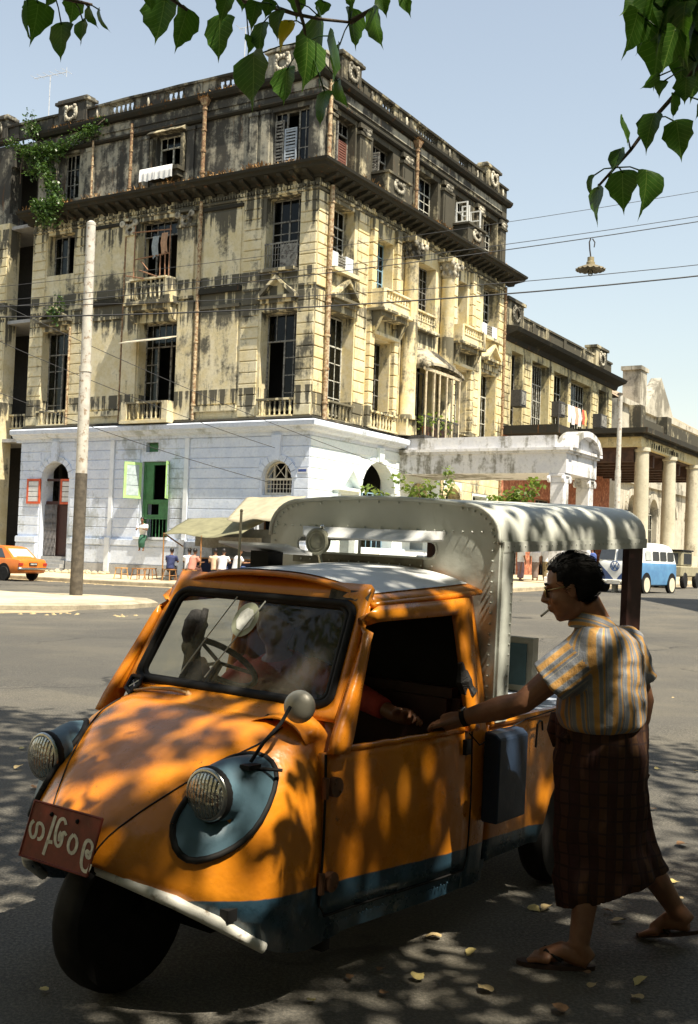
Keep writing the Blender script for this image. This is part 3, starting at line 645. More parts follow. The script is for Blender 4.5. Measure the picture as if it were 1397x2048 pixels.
for k, (a, b) in enumerate(((7.3, 8.25), (8.28, 9.15))):
    mb = MB(fL); rr = []
    for i in range(12): s = lerp(a, b, i / 11); w_ = .03 * math.sin(i * 1.9); rr.append([(s, .38, 18.06), (s, .46, 18.05), (s, .47 + w_, 17.8), (s, .46 + w_ * 1.5, 17.5 + .03 * math.sin(i * .9))])
    mb.loft(rr, closed=False); o = mb.build('washing', M_cloth, None, smooth=True, recalc=False); o.matrix_world = Matrix.Translation(C0) @ Matrix.Rotation(RZ, 4, 'Z'); tag(o, 'white cloth over the top floor window ledge, %s of the two' % ('right' if k == 0 else 'left'), 'laundry')
for a, b in ((2.6, 3.0), (3.2, 3.6), (6.0, 6.3), (6.55, 6.95), (9.1, 9.5), (12.45, 12.85), (14.7, 15.1), (15.4, 15.8)):
    mb = MB(fL); mb.box(a, b, -.13, -.02, 17.3, 19.6); mb.box(a - .05, b + .05, -.13, .02, 17.08, 17.3); mb.box(a - .05, b + .05, -.13, .02, 19.6, 19.75); mb.build('pilaster', PL_dark, B)
pipe(fL, 5.88, .15, 17.1, 20.75, .09, M_rustpipe, head=True); pipe(fL, 10.05, .1, 17.1, 20.4, .07, M_rustpipe); pipe(fL, 12.38, .1, 17.1, 20.0, .05, M_palepipe); pipe(fL, 5.9, .1, 6.95, 16.3, .08, M_palepipe, collars=7); pipe(fL, 10.12, .08, 7, 16.2, .05, M_rustpipe, collars=6); pipe(fL, 13.32, .1, 6.95, 11.5, .05, M_palepipe)
# --- right front: windows, columns, balconies
pipe(fR, .72, .18, 6.9, 16.4, .1, M_palepipe, collars=7); pipe(fR, .55, .05, 17.1, 20.7, .09, M_palepipe); pipe(fR, 8.0, .1, 17.1, 20.7, .09, M_rustpipe, head=True); pipe(fR, 18.6, .1, 1, 16.3, .08, M_rustpipe, collars=9)
for a, b in ((1.0, 3.05), (15.95, 17.85)):
    window(fR, a, b, 7.3, 11.4, .55, M_wframe, leaves=2, rows=4, transom=1.2); pediment(fR, a - .05, b + .1, 11.9, 12.85, PL_lit, o=.36)
    mb = MB(fR); mb.box(a, b, 0, .08, 11.46, 11.78); mb.build('lintel', PL_lit, B); balusters(fR, a + .02, b - .02, .05, 6.98, 7.75, PL_lit, B, n=7)
for a, b in ((1.05, 2.85), (15.95, 17.85)):
    window(fR, a, b, 13.9, 15.9, .55, M_wframe, leaves=2, rows=3, transom=.7)
    mb = MB(fR); mb.box(a, a + .6, -.1, -.02, 13.2, 13.9); mb.box(b - .6, b, -.1, -.02, 13.2, 13.9); unjoin(mb.build('panel', M_whitep, B)); mb = MB(fR)
    for k in range(6): mb.box(a + .6, b - .6, -.09, -.03, 13.22 + .115 * k, 13.28 + .115 * k)
    mb.build('louvre', M_woodg, B); mb = MB(fR); mb.box(a - .12, b + .12, 0, .3, 13.02, 13.18); mb.build('window_sill', PL_cream, B)
for a, b, wm_ in ((4.7, 6.2, M_bluewin), (12.52, 14.02, M_wframe)):
    window(fR, a, b, 13.05, 15.4, .5, wm_, leaves=2, rows=4); c_ = (a + b) / 2; x0, x1 = c_ - 1.4, c_ + 1.4
    mb = MB(fR); mb.box(x0, x1, 0, .85, 12.02, 12.16); mb.box(x0 + .15, x1 - .15, 0, .65, 11.82, 12.02); mb.box(x0 + .05, x0 + .28, 0, .8, 12.16, 12.95); mb.box(x1 - .28, x1 - .05, 0, .8, 12.16, 12.95); mb.box(x0 + .28, x1 - .28, .62, .72, 12.16, 12.5)
    for s in (x0 + .3, x1 - .3): mb.prism([(0, 11.1), (.28, 11.2), (.6, 11.82), (0, 11.82)], s - .14, s + .14, 0)
    mb.build('balcony', PL_lit, B); balusters(fR, x0 + .28, x1 - .28, .68, 12.5, 13.0, PL_lit, B, n=9)
    window(fR, a - .2, b + .1, 7.2, 10.95, .5, M_woodg if a < 5 else M_wframe, leaves=2, rows=4, transom=.9, open_=(0,)); balusters(fR, x0 + .2, x1 - .2, .2, 6.98, 7.75, PL_lit, B, n=9)
    mb = MB(fR); mb.box(a - .4, b + .4, 0, .3, 11.05, 11.2); mb.build('lintel', PL_lit, B)
window(fR, 8.2, 10.45, 13.0, 15.3, .5, M_woodg, leaves=3, rows=4)
mb = MB(fR); mb.box(8.2, 10.45, -.1, .1, 12.2, 12.5); mb.box(8.15, 10.5, -.1, .3, 12.05, 12.2); mb.build('panel', PL_lit, B); balusters(fR, 8.25, 10.4, .05, 12.5, 13.0, PL_lit, B, n=9)
for c_ in (7.45, 11.2):                                         # giant columns with leafy capitals
    mb = MB(fR); mb.box(c_ - .5, c_ + .5, 0, .55, 6.98, 7.7); mb.lathe([(.42, 7.7), (.42, 7.85), (.35, 7.95), (.36, 11), (.31, 14.9), (.34, 14.95)], 18, (c_, .3, 0)); mb.box(c_ - .62, c_ + .62, 0, .8, 15.72, 15.92); mb.build('column', PL_lit, B, smooth=40)
    mb = MB(fR); mb.lathe([(.3, 14.95), (.36, 15.2), (.33, 15.3), (.46, 15.6), (.5, 15.72)], 14, (c_, .32, 0))
    for k in range(8):
        a = 2 * math.pi * k / 8
        for rr_, zz in ((.4, 15.2), (.47, 15.48)): mb.ball((c_ + rr_ * math.cos(a + zz), .32 + rr_ * math.sin(a + zz), zz), (.09, .09, .13), 6, 4)
    for q in (-1, 1): mb.lathe([(.1, -.03), (.16, 0), (.16, .08), (.08, .12)], 10, (c_ + q * .48, .72, 15.62), 1)
    mb.build('capital', M_wre, B, smooth=True)
rr = []
for i in range(13):                                             # barrel hood over the middle balcony
    a = rad(180 - 15 * i); rr.append([(9.32 + 1.75 * math.cos(a), .05, 10.35 + .95 * max(0, math.sin(a)) ** .8), (9.32 + 1.72 * math.cos(a), .55, 10.3 + .85 * max(0, math.sin(a)) ** .8), (9.32 + 1.95 * math.cos(a), 1.3, 10.12 + .3 * max(0, math.sin(a))), (9.32 + 1.9 * math.cos(a), 1.3, 10.0 + .3 * max(0, math.sin(a))), (9.32 + 1.6 * math.cos(a), .05, 10.1 + .8 * max(0, math.sin(a)))])
mb = MB(fR); mb.loft(rr); mb.build('hood', plaster('hood_tin', (.42, .36, .25), (.5, .44, .32), .55, seed=12), B, smooth=40)
mb = MB(fR)
for s in (7.6, 8.4, 8.95, 9.7, 10.3, 11.05): mb.tube([(s, 1.15, 6.95), (s, 1.15, 10.1)], .05, 6)
mb.box(7.4, 11.25, 1.1, 1.2, 9.95, 10.08); mb.build('balcony_post', mat('post_pale', (.5, .42, .28), .8, .3, 6), B)
mb = MB(fR); mb.box(7.4, 11.25, 0, 1.25, 6.86, 7.0); mb.box(7.45, 11.2, 1.12, 1.18, 7.85, 7.92)
for k in range(26): mb.box(7.5 + .145 * k, 7.525 + .145 * k, 1.13, 1.16, 7.0, 7.86)
mb.build('balcony', M_iron, B); window(fR, 8.3, 10.44, 7.05, 10.3, .45, M_woodg, leaves=3, rows=3, open_=(0, 2))
# top floor, right front
window(fR, 8.33, 10.6, 17.3, 19.6, .55, M_wframe, leaves=2, rows=4, transom=.7); window(fR, 15.9, 17.65, 17.3, 19.6, .55, M_wframe, leaves=2, rows=4, transom=.7); window(fR, 12.5, 14.3, 17.5, 19.6, .5, M_wframe, leaves=2, rows=3, open_=(0, 1), transom=.5); window(fR, 4.3, 6.1, 17.5, 19.6, .5, M_woodg, leaves=2, rows=3, open_=(0, 1), transom=.5); window(fR, 1.04, 2.82, 17.2, 19.65, .5, M_woodg, leaves=2, rows=3, open_=(0, 1), transom=.5)
M_wsh = mat('casement_white', (.75, .75, .7), .6, .1, 6)
shutter(fR, 1.1, -.6, .1, 17.3, 19.2, M_woodg, B, slats=14); shutter(fR, 2.1, -.55, 0, 17.3, 18.9, mat('shutter_maroon', (.16, .06, .04), .8), B, flat=2.75, slats=14); shutter(fR, 4.4, -.5, .15, 17.5, 19.0, M_woodg, B, slats=12)
for s, o_ in ((12.55, .55), (13.2, .35), (14.2, .5)):            # white casements standing open
    mb = MB(fR); z0, z1 = 17.7, 19.2
    mb.box(s, s + .05, -.1, -.03, z0, z1); mb.box(s, s + .05, o_ - .07, o_, z0, z1)
    for k in range(4): zz = lerp(z0, z1 - .06, k / 3); mb.box(s + .002, s + .048, -.03, o_ - .07, zz, zz + .06)
    mb.build('casement', M_wsh, B)
for c_ in (5.3, 13.4):
    mb = MB(fR); mb.box(c_ - 1.05, c_ + 1.05, -.12, .75, 17.1, 17.2); mb.box(c_ - 1.0, c_ + 1.0, .55, .68, 17.2, 18.0); mb.box(c_ - 1.0, c_ - .85, -.12, .55, 17.2, 18.0); mb.box(c_ + .85, c_ + 1.0, -.12, .55, 17.2, 18.0); mb.box(c_ - 1.1, c_ + 1.1, -.12, .78, 18.0, 18.1); mb.build('balcony_box', PL_darkR, B); wreath(fR, c_, 17.6, .35, .18, .68, M_wre, B)
for a, b in ((.75, 1.0), (2.95, 3.85), (6.75, 7.7), (10.9, 11.9), (14.75, 15.6), (17.8, 18.5)):
    mb = MB(fR); mb.box(a, b, -.13, .04, 17.3, 19.3); mb.box(a - .06, b + .06, -.13, .1, 17.08, 17.3); mb.box(a - .06, b + .06, -.13, .12, 19.3, 19.42); mb.box(a - .04, b + .04, -.13, .08, 19.6, 19.8)
    mb.box(a + .15, b - .15, .04, .07, 17.5, 19.1); mb.build('pilaster', PL_darkR, B)
    if b - a > .5: wreath(fR, (a + b) / 2, 19.5, .22, .07, .06, M_wre, B)
# ---------------------------------------------------------------- white entrance porch on the right street front
PL_porch = plaster('porch_lime', (.62, .62, .64), (.70, .69, .68), .44, mcol=(.20, .19, .155), streak=1.0, seed=14)
PO = thing('entrance_porch', 'whitewashed porch with curved pediment and ionic columns over the pavement', 'porch', C0, RZ)
a0, a1, EX = 7.45, 11.3, 7.9
mb = MB(fR); mb.box(a0, a1, .02, EX, 5.25, 6.1); mb.build('entablature', PL_porch, PO)
mb = MB(fR); mb.box(a0 - .1, a1 + .1, .02, EX + .1, 6.1, 6.2); mb.box(a0 - .2, a1 + .2, .02, EX + .2, 6.2, 6.32); mb.build('cornice', PL_porch, PO)
mb = MB(fR); mb.box(a0 + .02, a0 + .3, .02, EX - .5, 6.32, 6.85); mb.box(a1 - .3, a1 - .02, .02, EX - .5, 6.32, 6.85); mb.build('parapet', PL_porch, PO)
mb = MB(fR); c_ = (a0 + a1) / 2; n = 16                           # curved pediment across the end
arc = [(c_ + 1.75 * math.cos(rad(180 * k / n)), 6.32 + .85 * math.sin(rad(180 * k / n))) for k in range(n + 1)]
ar2 = [(c_ + 1.4 * math.cos(rad(180 * k / n)), 6.32 + .6 * math.sin(rad(180 * k / n))) for k in range(n + 1)]
mb.prism(arc, EX - .5, EX + .02)
for k in range(n): mb.prism([arc[k], arc[k + 1], ar2[k + 1], ar2[k]], EX + .02, EX + .32)
mb.build('curved_pediment', PL_porch, PO)
for s in (a0 + .35, a1 - .35):
    for e in (EX - .4,):
        mb = MB(fR); mb.box(s - .42, s + .42, e - .42, e + .42, .3, .9); mb.box(s - .3, s + .3, e - .3, e + .3, .9, 4.85); mb.box(s - .34, s + .34, e - .34, e + .34, .9, 1.05); mb.box(s - .36, s + .36, e - .36, e + .36, 5.1, 5.25); co = mb.build('column', PL_porch, PO, bevel=.03)
        v = MB(fR)
        for q in (-1, 1):
            for w_ in (-1, 1): v.lathe([(.06, -.06), (.15, -.05), (.15, .05), (.06, .06)], 10, (s + q * .36, e + w_ * .32, 5.0), 1)
        v.box(s - .3, s + .3, e - .3, e + .3, 4.85, 5.1); link('capital', v.mesh('capital', PL_porch, 40), co)
# ---------------------------------------------------------------- second building, two storeys, further along
PL_2 = plaster('plaster_ochre', (.55, .45, .23), (.64, .56, .34), .40, mcol=(.09, .08, .055), streak=.9, seed=16)
B2 = thing('terrace_building', 'lower ochre building with parapet and tall windows behind the white porch', 'building', C0, RZ)
S0, S1 = 18.76, 37.4
w2 = [(19.9, 21.5, 9.0, 13.1), (22.9, 25.6, 9.0, 13.05), (26.4, 28.8, 9.0, 13.0), (29.3, 33.0, 9.0, 13.0), (34.6, 36.2, 9.0, 13.1)]
wall(fR, S0, S1, 8.6, 14.2, w2, PL_2, parent=B2)
BR = mat('red_brick_wall', (.30, .10, .05), .9, .3, 3, bump=.3, spots=((.5, .22, .12), .45, 5))
g2 = [(20.5, 22.3, .5, 5), (24, 27, .5, 5.2), (29, 32, .5, 5), (34, 36, .5, 5)]
wall(fR, S0, S1, -.3, 8.6, g2, BR, parent=B2)
for a, b, z0, z1 in g2: window(fR, a, b, z0, z1, .4, M_woodg, B2, leaves=2, rows=3)
for a, b, z0, z1 in w2: window(fR, a, b, z0, z1, .5, M_wframe if b - a > 2 else M_woodg, B2, leaves=2 if b - a < 2.5 else 4, rows=3, transom=1.1, open_=(0,))
for a, b in ((18.85, 19.7), (21.7, 22.7), (25.75, 26.25), (28.95, 29.2), (33.2, 34.4), (36.4, 37.3)): quoins(fR, a, b, 8.9, 13.2, PL_2, parent=B2)
mb = MB(fR); mb.prism([(-.1, 13.5), (.1, 13.5), (.2, 13.75), (.75, 13.95), (.85, 14.15), (.2, 14.3), (-.1, 14.3)], S0, S1 + .7, 0); mb.build('cornice', PL_black, B2)
mb = MB(fR); mb.box(S0, S1, -.45, -.1, 14.25, 15.2); mb.box(S0, S1 + .05, -.5, -.02, 15.2, 15.32)
for s in (22.9, 25, 28, 31.4): mb.box(s, s + .45, -.1, -.03, 14.3, 15.2)
mb.build('parapet', PL_darkR, B2)
for a, b in ((19.0, 21.3), (33.7, 36.0)):
    mb = MB(fR); mb.box(a, b, -.6, .05, 14.28, 15.75); mb.box(a - .12, b + .12, -.7, .16, 15.75, 15.92); mb.build('pedestal', PL_darkR, B2); wreath(fR, (a + b) / 2, 15.1, .42, .36, .08, M_wre, B2)
mb = MB(); mb.box(S1 - .5, S1, .7, 14, -.3, 14.2); mb.box(S0, S1, 13.5, 14, -.3, 14.2); mb.box(S0, S1 - .5, .3, 13.5, 13.9, 14.1); mb.box(S0, S1 - .5, .3, 13.5, 8.3, 8.5); mb.box(S0, S1, 3, 3.1, 0, 13.9); mb.build('rear_wall', PL_darkR, B2)
mb = MB(fR); mb.box(S0 + .05, 24, .0, 3.2, 8.35, 8.8); mb.build('terrace', PL_black, B2); mb = MB(fR)
for s in (19.1, 21.2, 23.6): mb.tube([(s, 3.1, 8.8), (s, 3.1, 10.1)], .05, 6)
for z in (9.4, 10.0): mb.tube([(19.0, 3.1, z), (23.8, 3.1, z)], .03, 5)
mb.build('terrace_railing', M_iron, B2)
for a, b, z0 in ((19.9, 20.7, 10.0), (26.0, 26.8, 10.2), (33.4, 34.6, 10.4)):
    mb = MB(fR); mb.box(a, b, .0, .6, z0, z0 + .9); x = mb.build('air_conditioner', M_iron, B2)
    v = MB(fR); v.box(a + .1, b - .1, .6, .64, z0 + .1, z0 + .8); link('grille', v.mesh('grille', M_woodg), x)
BX = Matrix.Translation(C0) @ Matrix.Rotation(RZ, 4, 'Z')
for k, (s, w_, h, c, l) in enumerate(((20.3, .5, .95, (.72, .66, .55), 'cream'), (20.9, .45, 1.0, (.75, .72, .7), 'white'), (21.4, .45, .9, (.72, .33, .24), 'salmon red'), (21.9, .45, 1.0, (.7, .62, .52), 'beige'), (22.6, .28, .8, (.55, .1, .06), 'dark red'), (22.95, .3, .85, (.65, .42, .16), 'orange'))):
    mb = MB(fR); rr = []
    for i in range(8): q = s + w_ * i / 7; rr.append([(q, 3.15, 10.05), (q, 3.2 + .05 * math.sin(i * 2), 10.0 - h * .5), (q, 3.18 + .08 * math.sin(i * 1.7), 10.03 - h)])
    mb.loft(rr, closed=False); o = mb.build('washing', mat('washing_terrace_%d' % k, c, .9), None, smooth=True, recalc=False); o.matrix_world = BX; tag(o, l + ' washing hung on the terrace railing above the white porch', 'laundry')
# ---------------------------------------------------------------- columned carriage porch on the right
PC = thing('carriage_porch', 'flat roofed carriage porch on tall round columns with a dark cornice', 'porch', C0, RZ)
PL_col = plaster('column_lime', (.46, .42, .31), (.54, .5, .38), .32, mcol=(.24, .21, .15), streak=.8, seed=18)
P0, P1, PE = 23.3, 40.0, 6.3
mb = MB(fR); mb.box(P0, P1, .1, PE, 8.0, 8.55); mb.build('beam', PL_2, PC)
mb = MB(fR); mb.box(P0 - .2, P1, .1, PE + .2, 8.55, 8.72); mb.box(P0 - .55, P1, .1, PE + .5, 8.72, 9.0); mb.build('cornice', PL_black, PC)
mb = MB(fR)
for a, b in ((P0, P0 + .9), (P0 + 5.3, P0 + 6.2)): mb.box(a, b, PE - .7, PE - .05, 9.0, 10.3)
unjoin(mb.build('pedestal', PL_darkR, PC)); mb = MB(fR); mb.box(P0 + .9, P0 + 5.3, PE - .5, PE - .25, 9.0, 9.7); mb.box(P0 + 6.2, P1, PE - .5, PE - .25, 9.0, 10.0); mb.build('parapet', PL_darkR, PC)
mb = MB(fR)
for k in range(9): mb.box(P0 + .3 + 1.9 * k, P0 + .6 + 1.9 * k, .3, PE - .5, 7.2, 7.98)
mb.box(P0 + .2, P1, .2, PE - .3, 7.9, 7.995); mb.build('ceiling', mat('ceiling_dark_interior', (.06, .03, .018), .8, .3, 4), PC)  # added slab and beams, porch's dark interior put into their colour
for s in (P0 + .75, P0 + 6.3, P0 + 11.8):
    mb = MB(fR); mb.box(s - .55, s + .55, PE - .65, PE + .4, .3, 1.1); mb.lathe([(.48, 1.1), (.48, 1.3), (.42, 1.4), (.42, 4), (.37, 7.75), (.45, 7.8), (.45, 8.0)], 20, (s, PE - .15, 0)); mb.build('column', PL_col, PC, smooth=40)
le = MB(fR)                                                     # worn raised lettering, row of upright strokes
R2 = random.Random(3)
x = P0 + 2.0
while x < P0 + 7.5:
    k = R2.choice('IIIIL'); h = .34 * R2.choice((1, .9, .7)); z = 8.12
    if k in 'IELTFH': le.box(x, x + .08, PE, PE + .04, z, z + h)
    if k in 'EFL' : le.box(x + .08, x + .24, PE, PE + .04, z if k != 'F' else z + h - .08, (z if k != 'F' else z + h - .08) + .08)
    if k in 'EF': le.box(x + .08, x + .22, PE, PE + .038, z + .14, z + .2)
    if k == 'H': le.box(x + .2, x + .28, PE, PE + .04, z, z + h); le.box(x + .08, x + .2, PE, PE + .038, z + .14, z + .2)
    if k == 'T': le.box(x - .1, x + .18, PE, PE + .042, z + h - .07, z + h + .001)
    x += R2.choice((.2, .3, .44))
tag(le.build('lettering', PL_black, PC), kind='stuff')
# ---------------------------------------------------------------- pale arcaded building beyond
B3 = thing('arcaded_building', 'pale stone building with round arches and a gable beyond the columns', 'building', C0, RZ)
PL_3 = plaster('stone_pale', (.42, .39, .31), (.5, .46, .38), .42, mcol=(.18, .165, .13), streak=.8, seed=20)
ops = []
for k in range(6): ops.append((44.6 + 5.6 * k, 47.0 + 5.6 * k, .8, 6.9)); ops.append((44.8 + 5.6 * k, 46.8 + 5.6 * k, 9, 12))
wall(fR, 42, 82, -.3, 13.6, ops, PL_3, parent=B3, o1=-1.0)
fR3 = lambda s, o, z: (s, -o + 1.0, z)
for a, b, z0, z1 in ops:
    if z0 < 2: arch(fR3, a, b, 5.6, 1.2, PL_3, parent=B3, key=False, wd=.5, o=.1)
    window(fR3, a, b, z0, z1 if z0 > 2 else 5.6, .4, M_wframe, B3, leaves=2, rows=4)
for z in (7.6, 13.3): mb = MB(fR3); mb.box(42, 82, 0, .3, z, z + .4); mb.build('string_course', PL_3, B3)
for k in range(7): quoins(fR3, 42.6 + 5.6 * k, 43.8 + 5.6 * k, .4, 7.5, PL_3, h=.6, o=.12, parent=B3)
mb = MB(); mb.box(42, 42.5, 1.7, 16, -.3, 13.6); mb.build('side_wall', PL_3, B3)
mb = MB(fR3); mb.prism([(48, 13.7), (56, 13.7), (52, 16.6)], -.6, .25, 1); mb.build('gable', PL_3, B3); mb = MB(fR3); mb.box(46.6, 48.2, -1.2, .2, 13.7, 16.4); mb.box(46.4, 48.4, -1.3, .3, 16.4, 16.7); mb.build('pier', PL_3, B3)
M_roof = mat('roof_sheet_rust', (.30, .22, .14), .8, .25, 2)
mb = MB(); mb.loft([[(42, 1, 13.65), (82, 1, 13.65)], [(44, 7, 17.0), (80, 7, 17.0)], [(42, 14, 13.65), (82, 14, 13.65)]], closed=False); mb.build('roof', M_roof, B3, recalc=False)
# far roofscape that closes the street
B4 = thing('distant_hall', 'long distant hall with a low brown roof at the end of the street', 'building', bl(95, 6), RZ)
mb = MB(); mb.box(0, 16, -34, 30, 0, 13); mb.build('wall', PL_3, B4); mb = MB(); mb.prism([(-1.5, 13), (17.5, 13), (8, 18)], -36, 31, 1); mb.build('roof', M_roof, B4)
for k in range(12): mb = MB(); mb.box(-.05, .02, -31 + 5 * k, -28.6 + 5 * k, 4, 9.5); mb.build('window', M_iron, B4)
B5 = thing('cream_terrace', 'cream terrace across the street beyond the van', 'building', bl(60, -30), RZ)
mb = MB(); mb.box(0, 60, -14, 0, 0, 10); mb.build('wall', PL_2, B5); mb = MB(); mb.box(-.5, 60.5, -14.5, .5, 10, 10.6); mb.build('cornice', PL_3, B5)
for k in range(14):
    for z in (1.2, 5.6): mb = MB(); mb.box(1.5 + 4.2 * k, 3.3 + 4.2 * k, -.02, .06, z, z + 2.6); mb.build('window', M_iron, B5)
# unseen blocks added behind and beside the camera to hold back low sky light
def block(name, label, x0, x1, y0, y1, h, side):
    t = thing(name, label, 'building', ((x0 + x1) / 2, (y0 + y1) / 2, 0)); hx, hy = (x1 - x0) / 2, (y1 - y0) / 2
    mb = MB(); mb.box(-hx, hx, -hy, hy, -.3, h); mb.build('wall', PL_2, t); mb = MB(); mb.box(-hx - .5, hx + .5, -hy - .5, hy + .5, h, h + .5); mb.build('cornice', PL_black, t)
    n = int((2 * hx if side == 'y' else 2 * hy) / 4)
    w = MB(); w.box(-.8, .8, -.05, .05, 0, 2.4) if side == 'y' else w.box(-.05, .05, -.8, .8, 0, 2.4); me = w.mesh('window', M_woodg)
    for k in range(n):
        for z in (1.2, 5.4, 9.4):
            if z + 2.6 < h: link('window', me, t, ((-hx + 2 + 4 * k, hy, z) if side == 'y' else ((-hx if x0 > 0 else hx), -hy + 2 + 4 * k, z)))
block('sky_blocker_rear', 'long ochre block added out of view behind the camera to cut sky light', -30, 34, -32, -16, 15, 'y'); block('sky_blocker_right', 'three storey ochre block added out of view on the near right to cut sky light', 15, 34, -14, 30, 14, 'x'); block('sky_blocker_left', 'three storey ochre block added out of view on the near left to cut sky light', -44, -19, -14, 13, 14, 'x')
# ---------------------------------------------------------------- poles, wires, lamp, aerials
M_pole = mat('pole_paint', (.52, .49, .42), .7, .15, 5, spots=((.28, .2, .13), .4, 9)); M_tar = mat('pole_tar', (.09, .075, .055), .8, .3, 9)
t = thing('street_pole', 'tall pale steel street pole with a dark tarred foot on the traffic island', 'pole', (-6.86, 28.41, ter(-6.86, 28.41) + .1))
mb = MB(); mb.tube([(0, 0, 3.2), (-.02, 0, 5.8)], .145, 14); mb.tube([(-.02, 0, 5.8), (-.02, 0, 5.95)], .16, 14); mb.tube([(-.02, 0, 5.95), (-.03, 0, 7.4), (-.04, 0, 9.6)], [.13, .125, .115], 14); mb.lathe([(.12, 9.6), (.12, 9.66), (.05, 9.72)], 14, (-.04, 0, 0)); mb.build('shaft', M_pole, t, smooth=40)
mb = MB(); mb.tube([(0, 0, -.2), (0, 0, 3.2)], [.165, .15], 14); mb.build('foot', M_tar, t, smooth=40); mb = MB(); mb.lathe([(.4, -.1), (.4, .06), (.3, .1), (.17, .1)], 16); mb.build('footing', M_kerb, t, smooth=40)
t = thing('lamp_post', 'slim pale lamp post in front of the columned porch', 'pole', (10.0, 41.6, .6))
mb = MB(); mb.tube([(0, 0, -.3), (0, 0, 4.4), (0, 0, 4.5), (.02, 0, 7.25)], [.12, .11, .09, .08], 10); mb.build('shaft', M_pole, t, smooth=40); mb = MB(); mb.lathe([(.1, 7.25), (.1, 7.33), (.02, 7.36)], 8); mb.build('cap', M_tar, t)
M_wire = mat('wire_black', (.03, .03, .03), .6)
def wire(a, b, sag, r, label, n=24):
    mb = MB(); a, b = Vector(a), Vector(b); pts = [a.lerp(b, i / n) - Vector((0, 0, sag * 4 * (i / n) * (1 - i / n))) for i in range(n + 1)]
    mb.tube(pts, r, 5); return tag(mb.build('cable', M_wire, smooth=True), label, 'cable')
wire((-14.5, 18, 4.45), (13.5, 18, 8.9), .6, .008, 'thin black cable carrying the hanging street lamp'); wire((-14.5, 18.1, 4.6), (13.5, 18.3, 9.05), .6, .006, 'thin wire running just above the lamp cable'); wire((-14.5, 19, 4.9), (13.5, 19, 9.75), .55, .005, 'topmost thin wire crossing the sky')
wire((-12, 16, 4.65), (13, 16, 7.2), .75, .011, 'thick black cable crossing below the hanging lamp'); wire((-12, 16.2, 4.85), (13, 16.2, 7.4), .74, .006, 'thin wire just above the thick lower cable')
wire((-12, 34, 9.3), (2.5, 45.5, 4.9), .3, .012, 'sloping cable in front of the left street front'); wire((-14, 33, 7.2), (-3.0, 43.6, 4.2), .25, .012, 'lower sloping cable in front of the left street front'); wire((-14, 33, 8.9), (-3.0, 43.6, 5.6), .25, .012, 'middle sloping cable in front of the left street front')
t = thing('hanging_lamp', 'street lamp with a scalloped metal shade hanging from a cable', 'lamp', (3.79, 18, 6.2))
prof = [(.05, .2), (.05, .34), (.08, .36)]
mb = MB(); mb.lathe([(.02, .30), (.055, .29), (.055, .22), (.07, .21), (.07, .15), (.05, .14)], 14); mb.build('holder', mat('lamp_brass', (.30, .25, .14), .5, .2, 9), t, smooth=40)
mb = MB(); rr = []
for r_, z in ((.05, .17), (.12, .15), (.2, .10), (.235, .085), (.235, .078), (.19, .085), (.1, .12), (.05, .14)): rr.append([(r_ * math.cos(2 * math.pi * j / 48) * (1 + (.05 if r_ > .19 else 0) * math.cos(16 * 2 * math.pi * j / 48)), r_ * math.sin(2 * math.pi * j / 48) * (1 + (.05 if r_ > .19 else 0) * math.cos(16 * 2 * math.pi * j / 48)), z + (.012 * math.cos(16 * 2 * math.pi * j / 48) if r_ > .19 else 0)) for j in range(48)])
mb.loft(rr, cap=False); mb.build('shade', mat('lamp_enamel', (.17, .14, .08), .5, .2, 9), t, smooth=True)
mb = MB(); mb.ball((0, 0, .04), (.045, .045, .06), 12, 8); mb.build('bulb', glass('bulb_glass', (.9, .9, .88), .02), t, smooth=True); mb = MB(); mb.tube([(0, 0, .29), (-.02, 0, .42), (-.03, 0, .54), (-.01, 0, .6)], .012, 6); mb.tube([(.05, 0, .46), (.06, 0, .54), (.02, 0, .6)], .010, 6); mb.build('hook', M_iron, t)
def aerial(p, h, label, n=6, w=1.0, leads=True):
    t = thing('television_aerial', label, 'aerial', p); mb = MB(); mb.tube([(0, 0, 0), (0, 0, h)], .022, 5); mb.build('mast', mat('aerial_metal', (.5, .5, .5), .5), t); mb = MB(); mb.tube([(-w, .5 * w, h), (w, -.5 * w, h)], .018, 5)
    for k in range(n): q = lerp(-1, 1, k / (n - 1)); L_ = .28 + .12 * k / n; mb.tube([(q * w + .5 * L_, -.5 * q * w + .86 * L_, h + .05), (q * w - .5 * L_, -.5 * q * w - .86 * L_, h + .05)], .012, 4)
    mb.tube([(w, -.5 * w, h - .25), (w, -.5 * w, h + .25)], .014, 4); mb.build('elements', MATS['aerial_metal'], t)
aerial(bl(3, 18.7, 20.8), 4.7, 'television aerial with many rods on the roof at the far left', w=.95); aerial(bl(3, 6.3, 20.8), 4.5, 'small television aerial standing on the roof behind the leaves', n=2, w=.3)
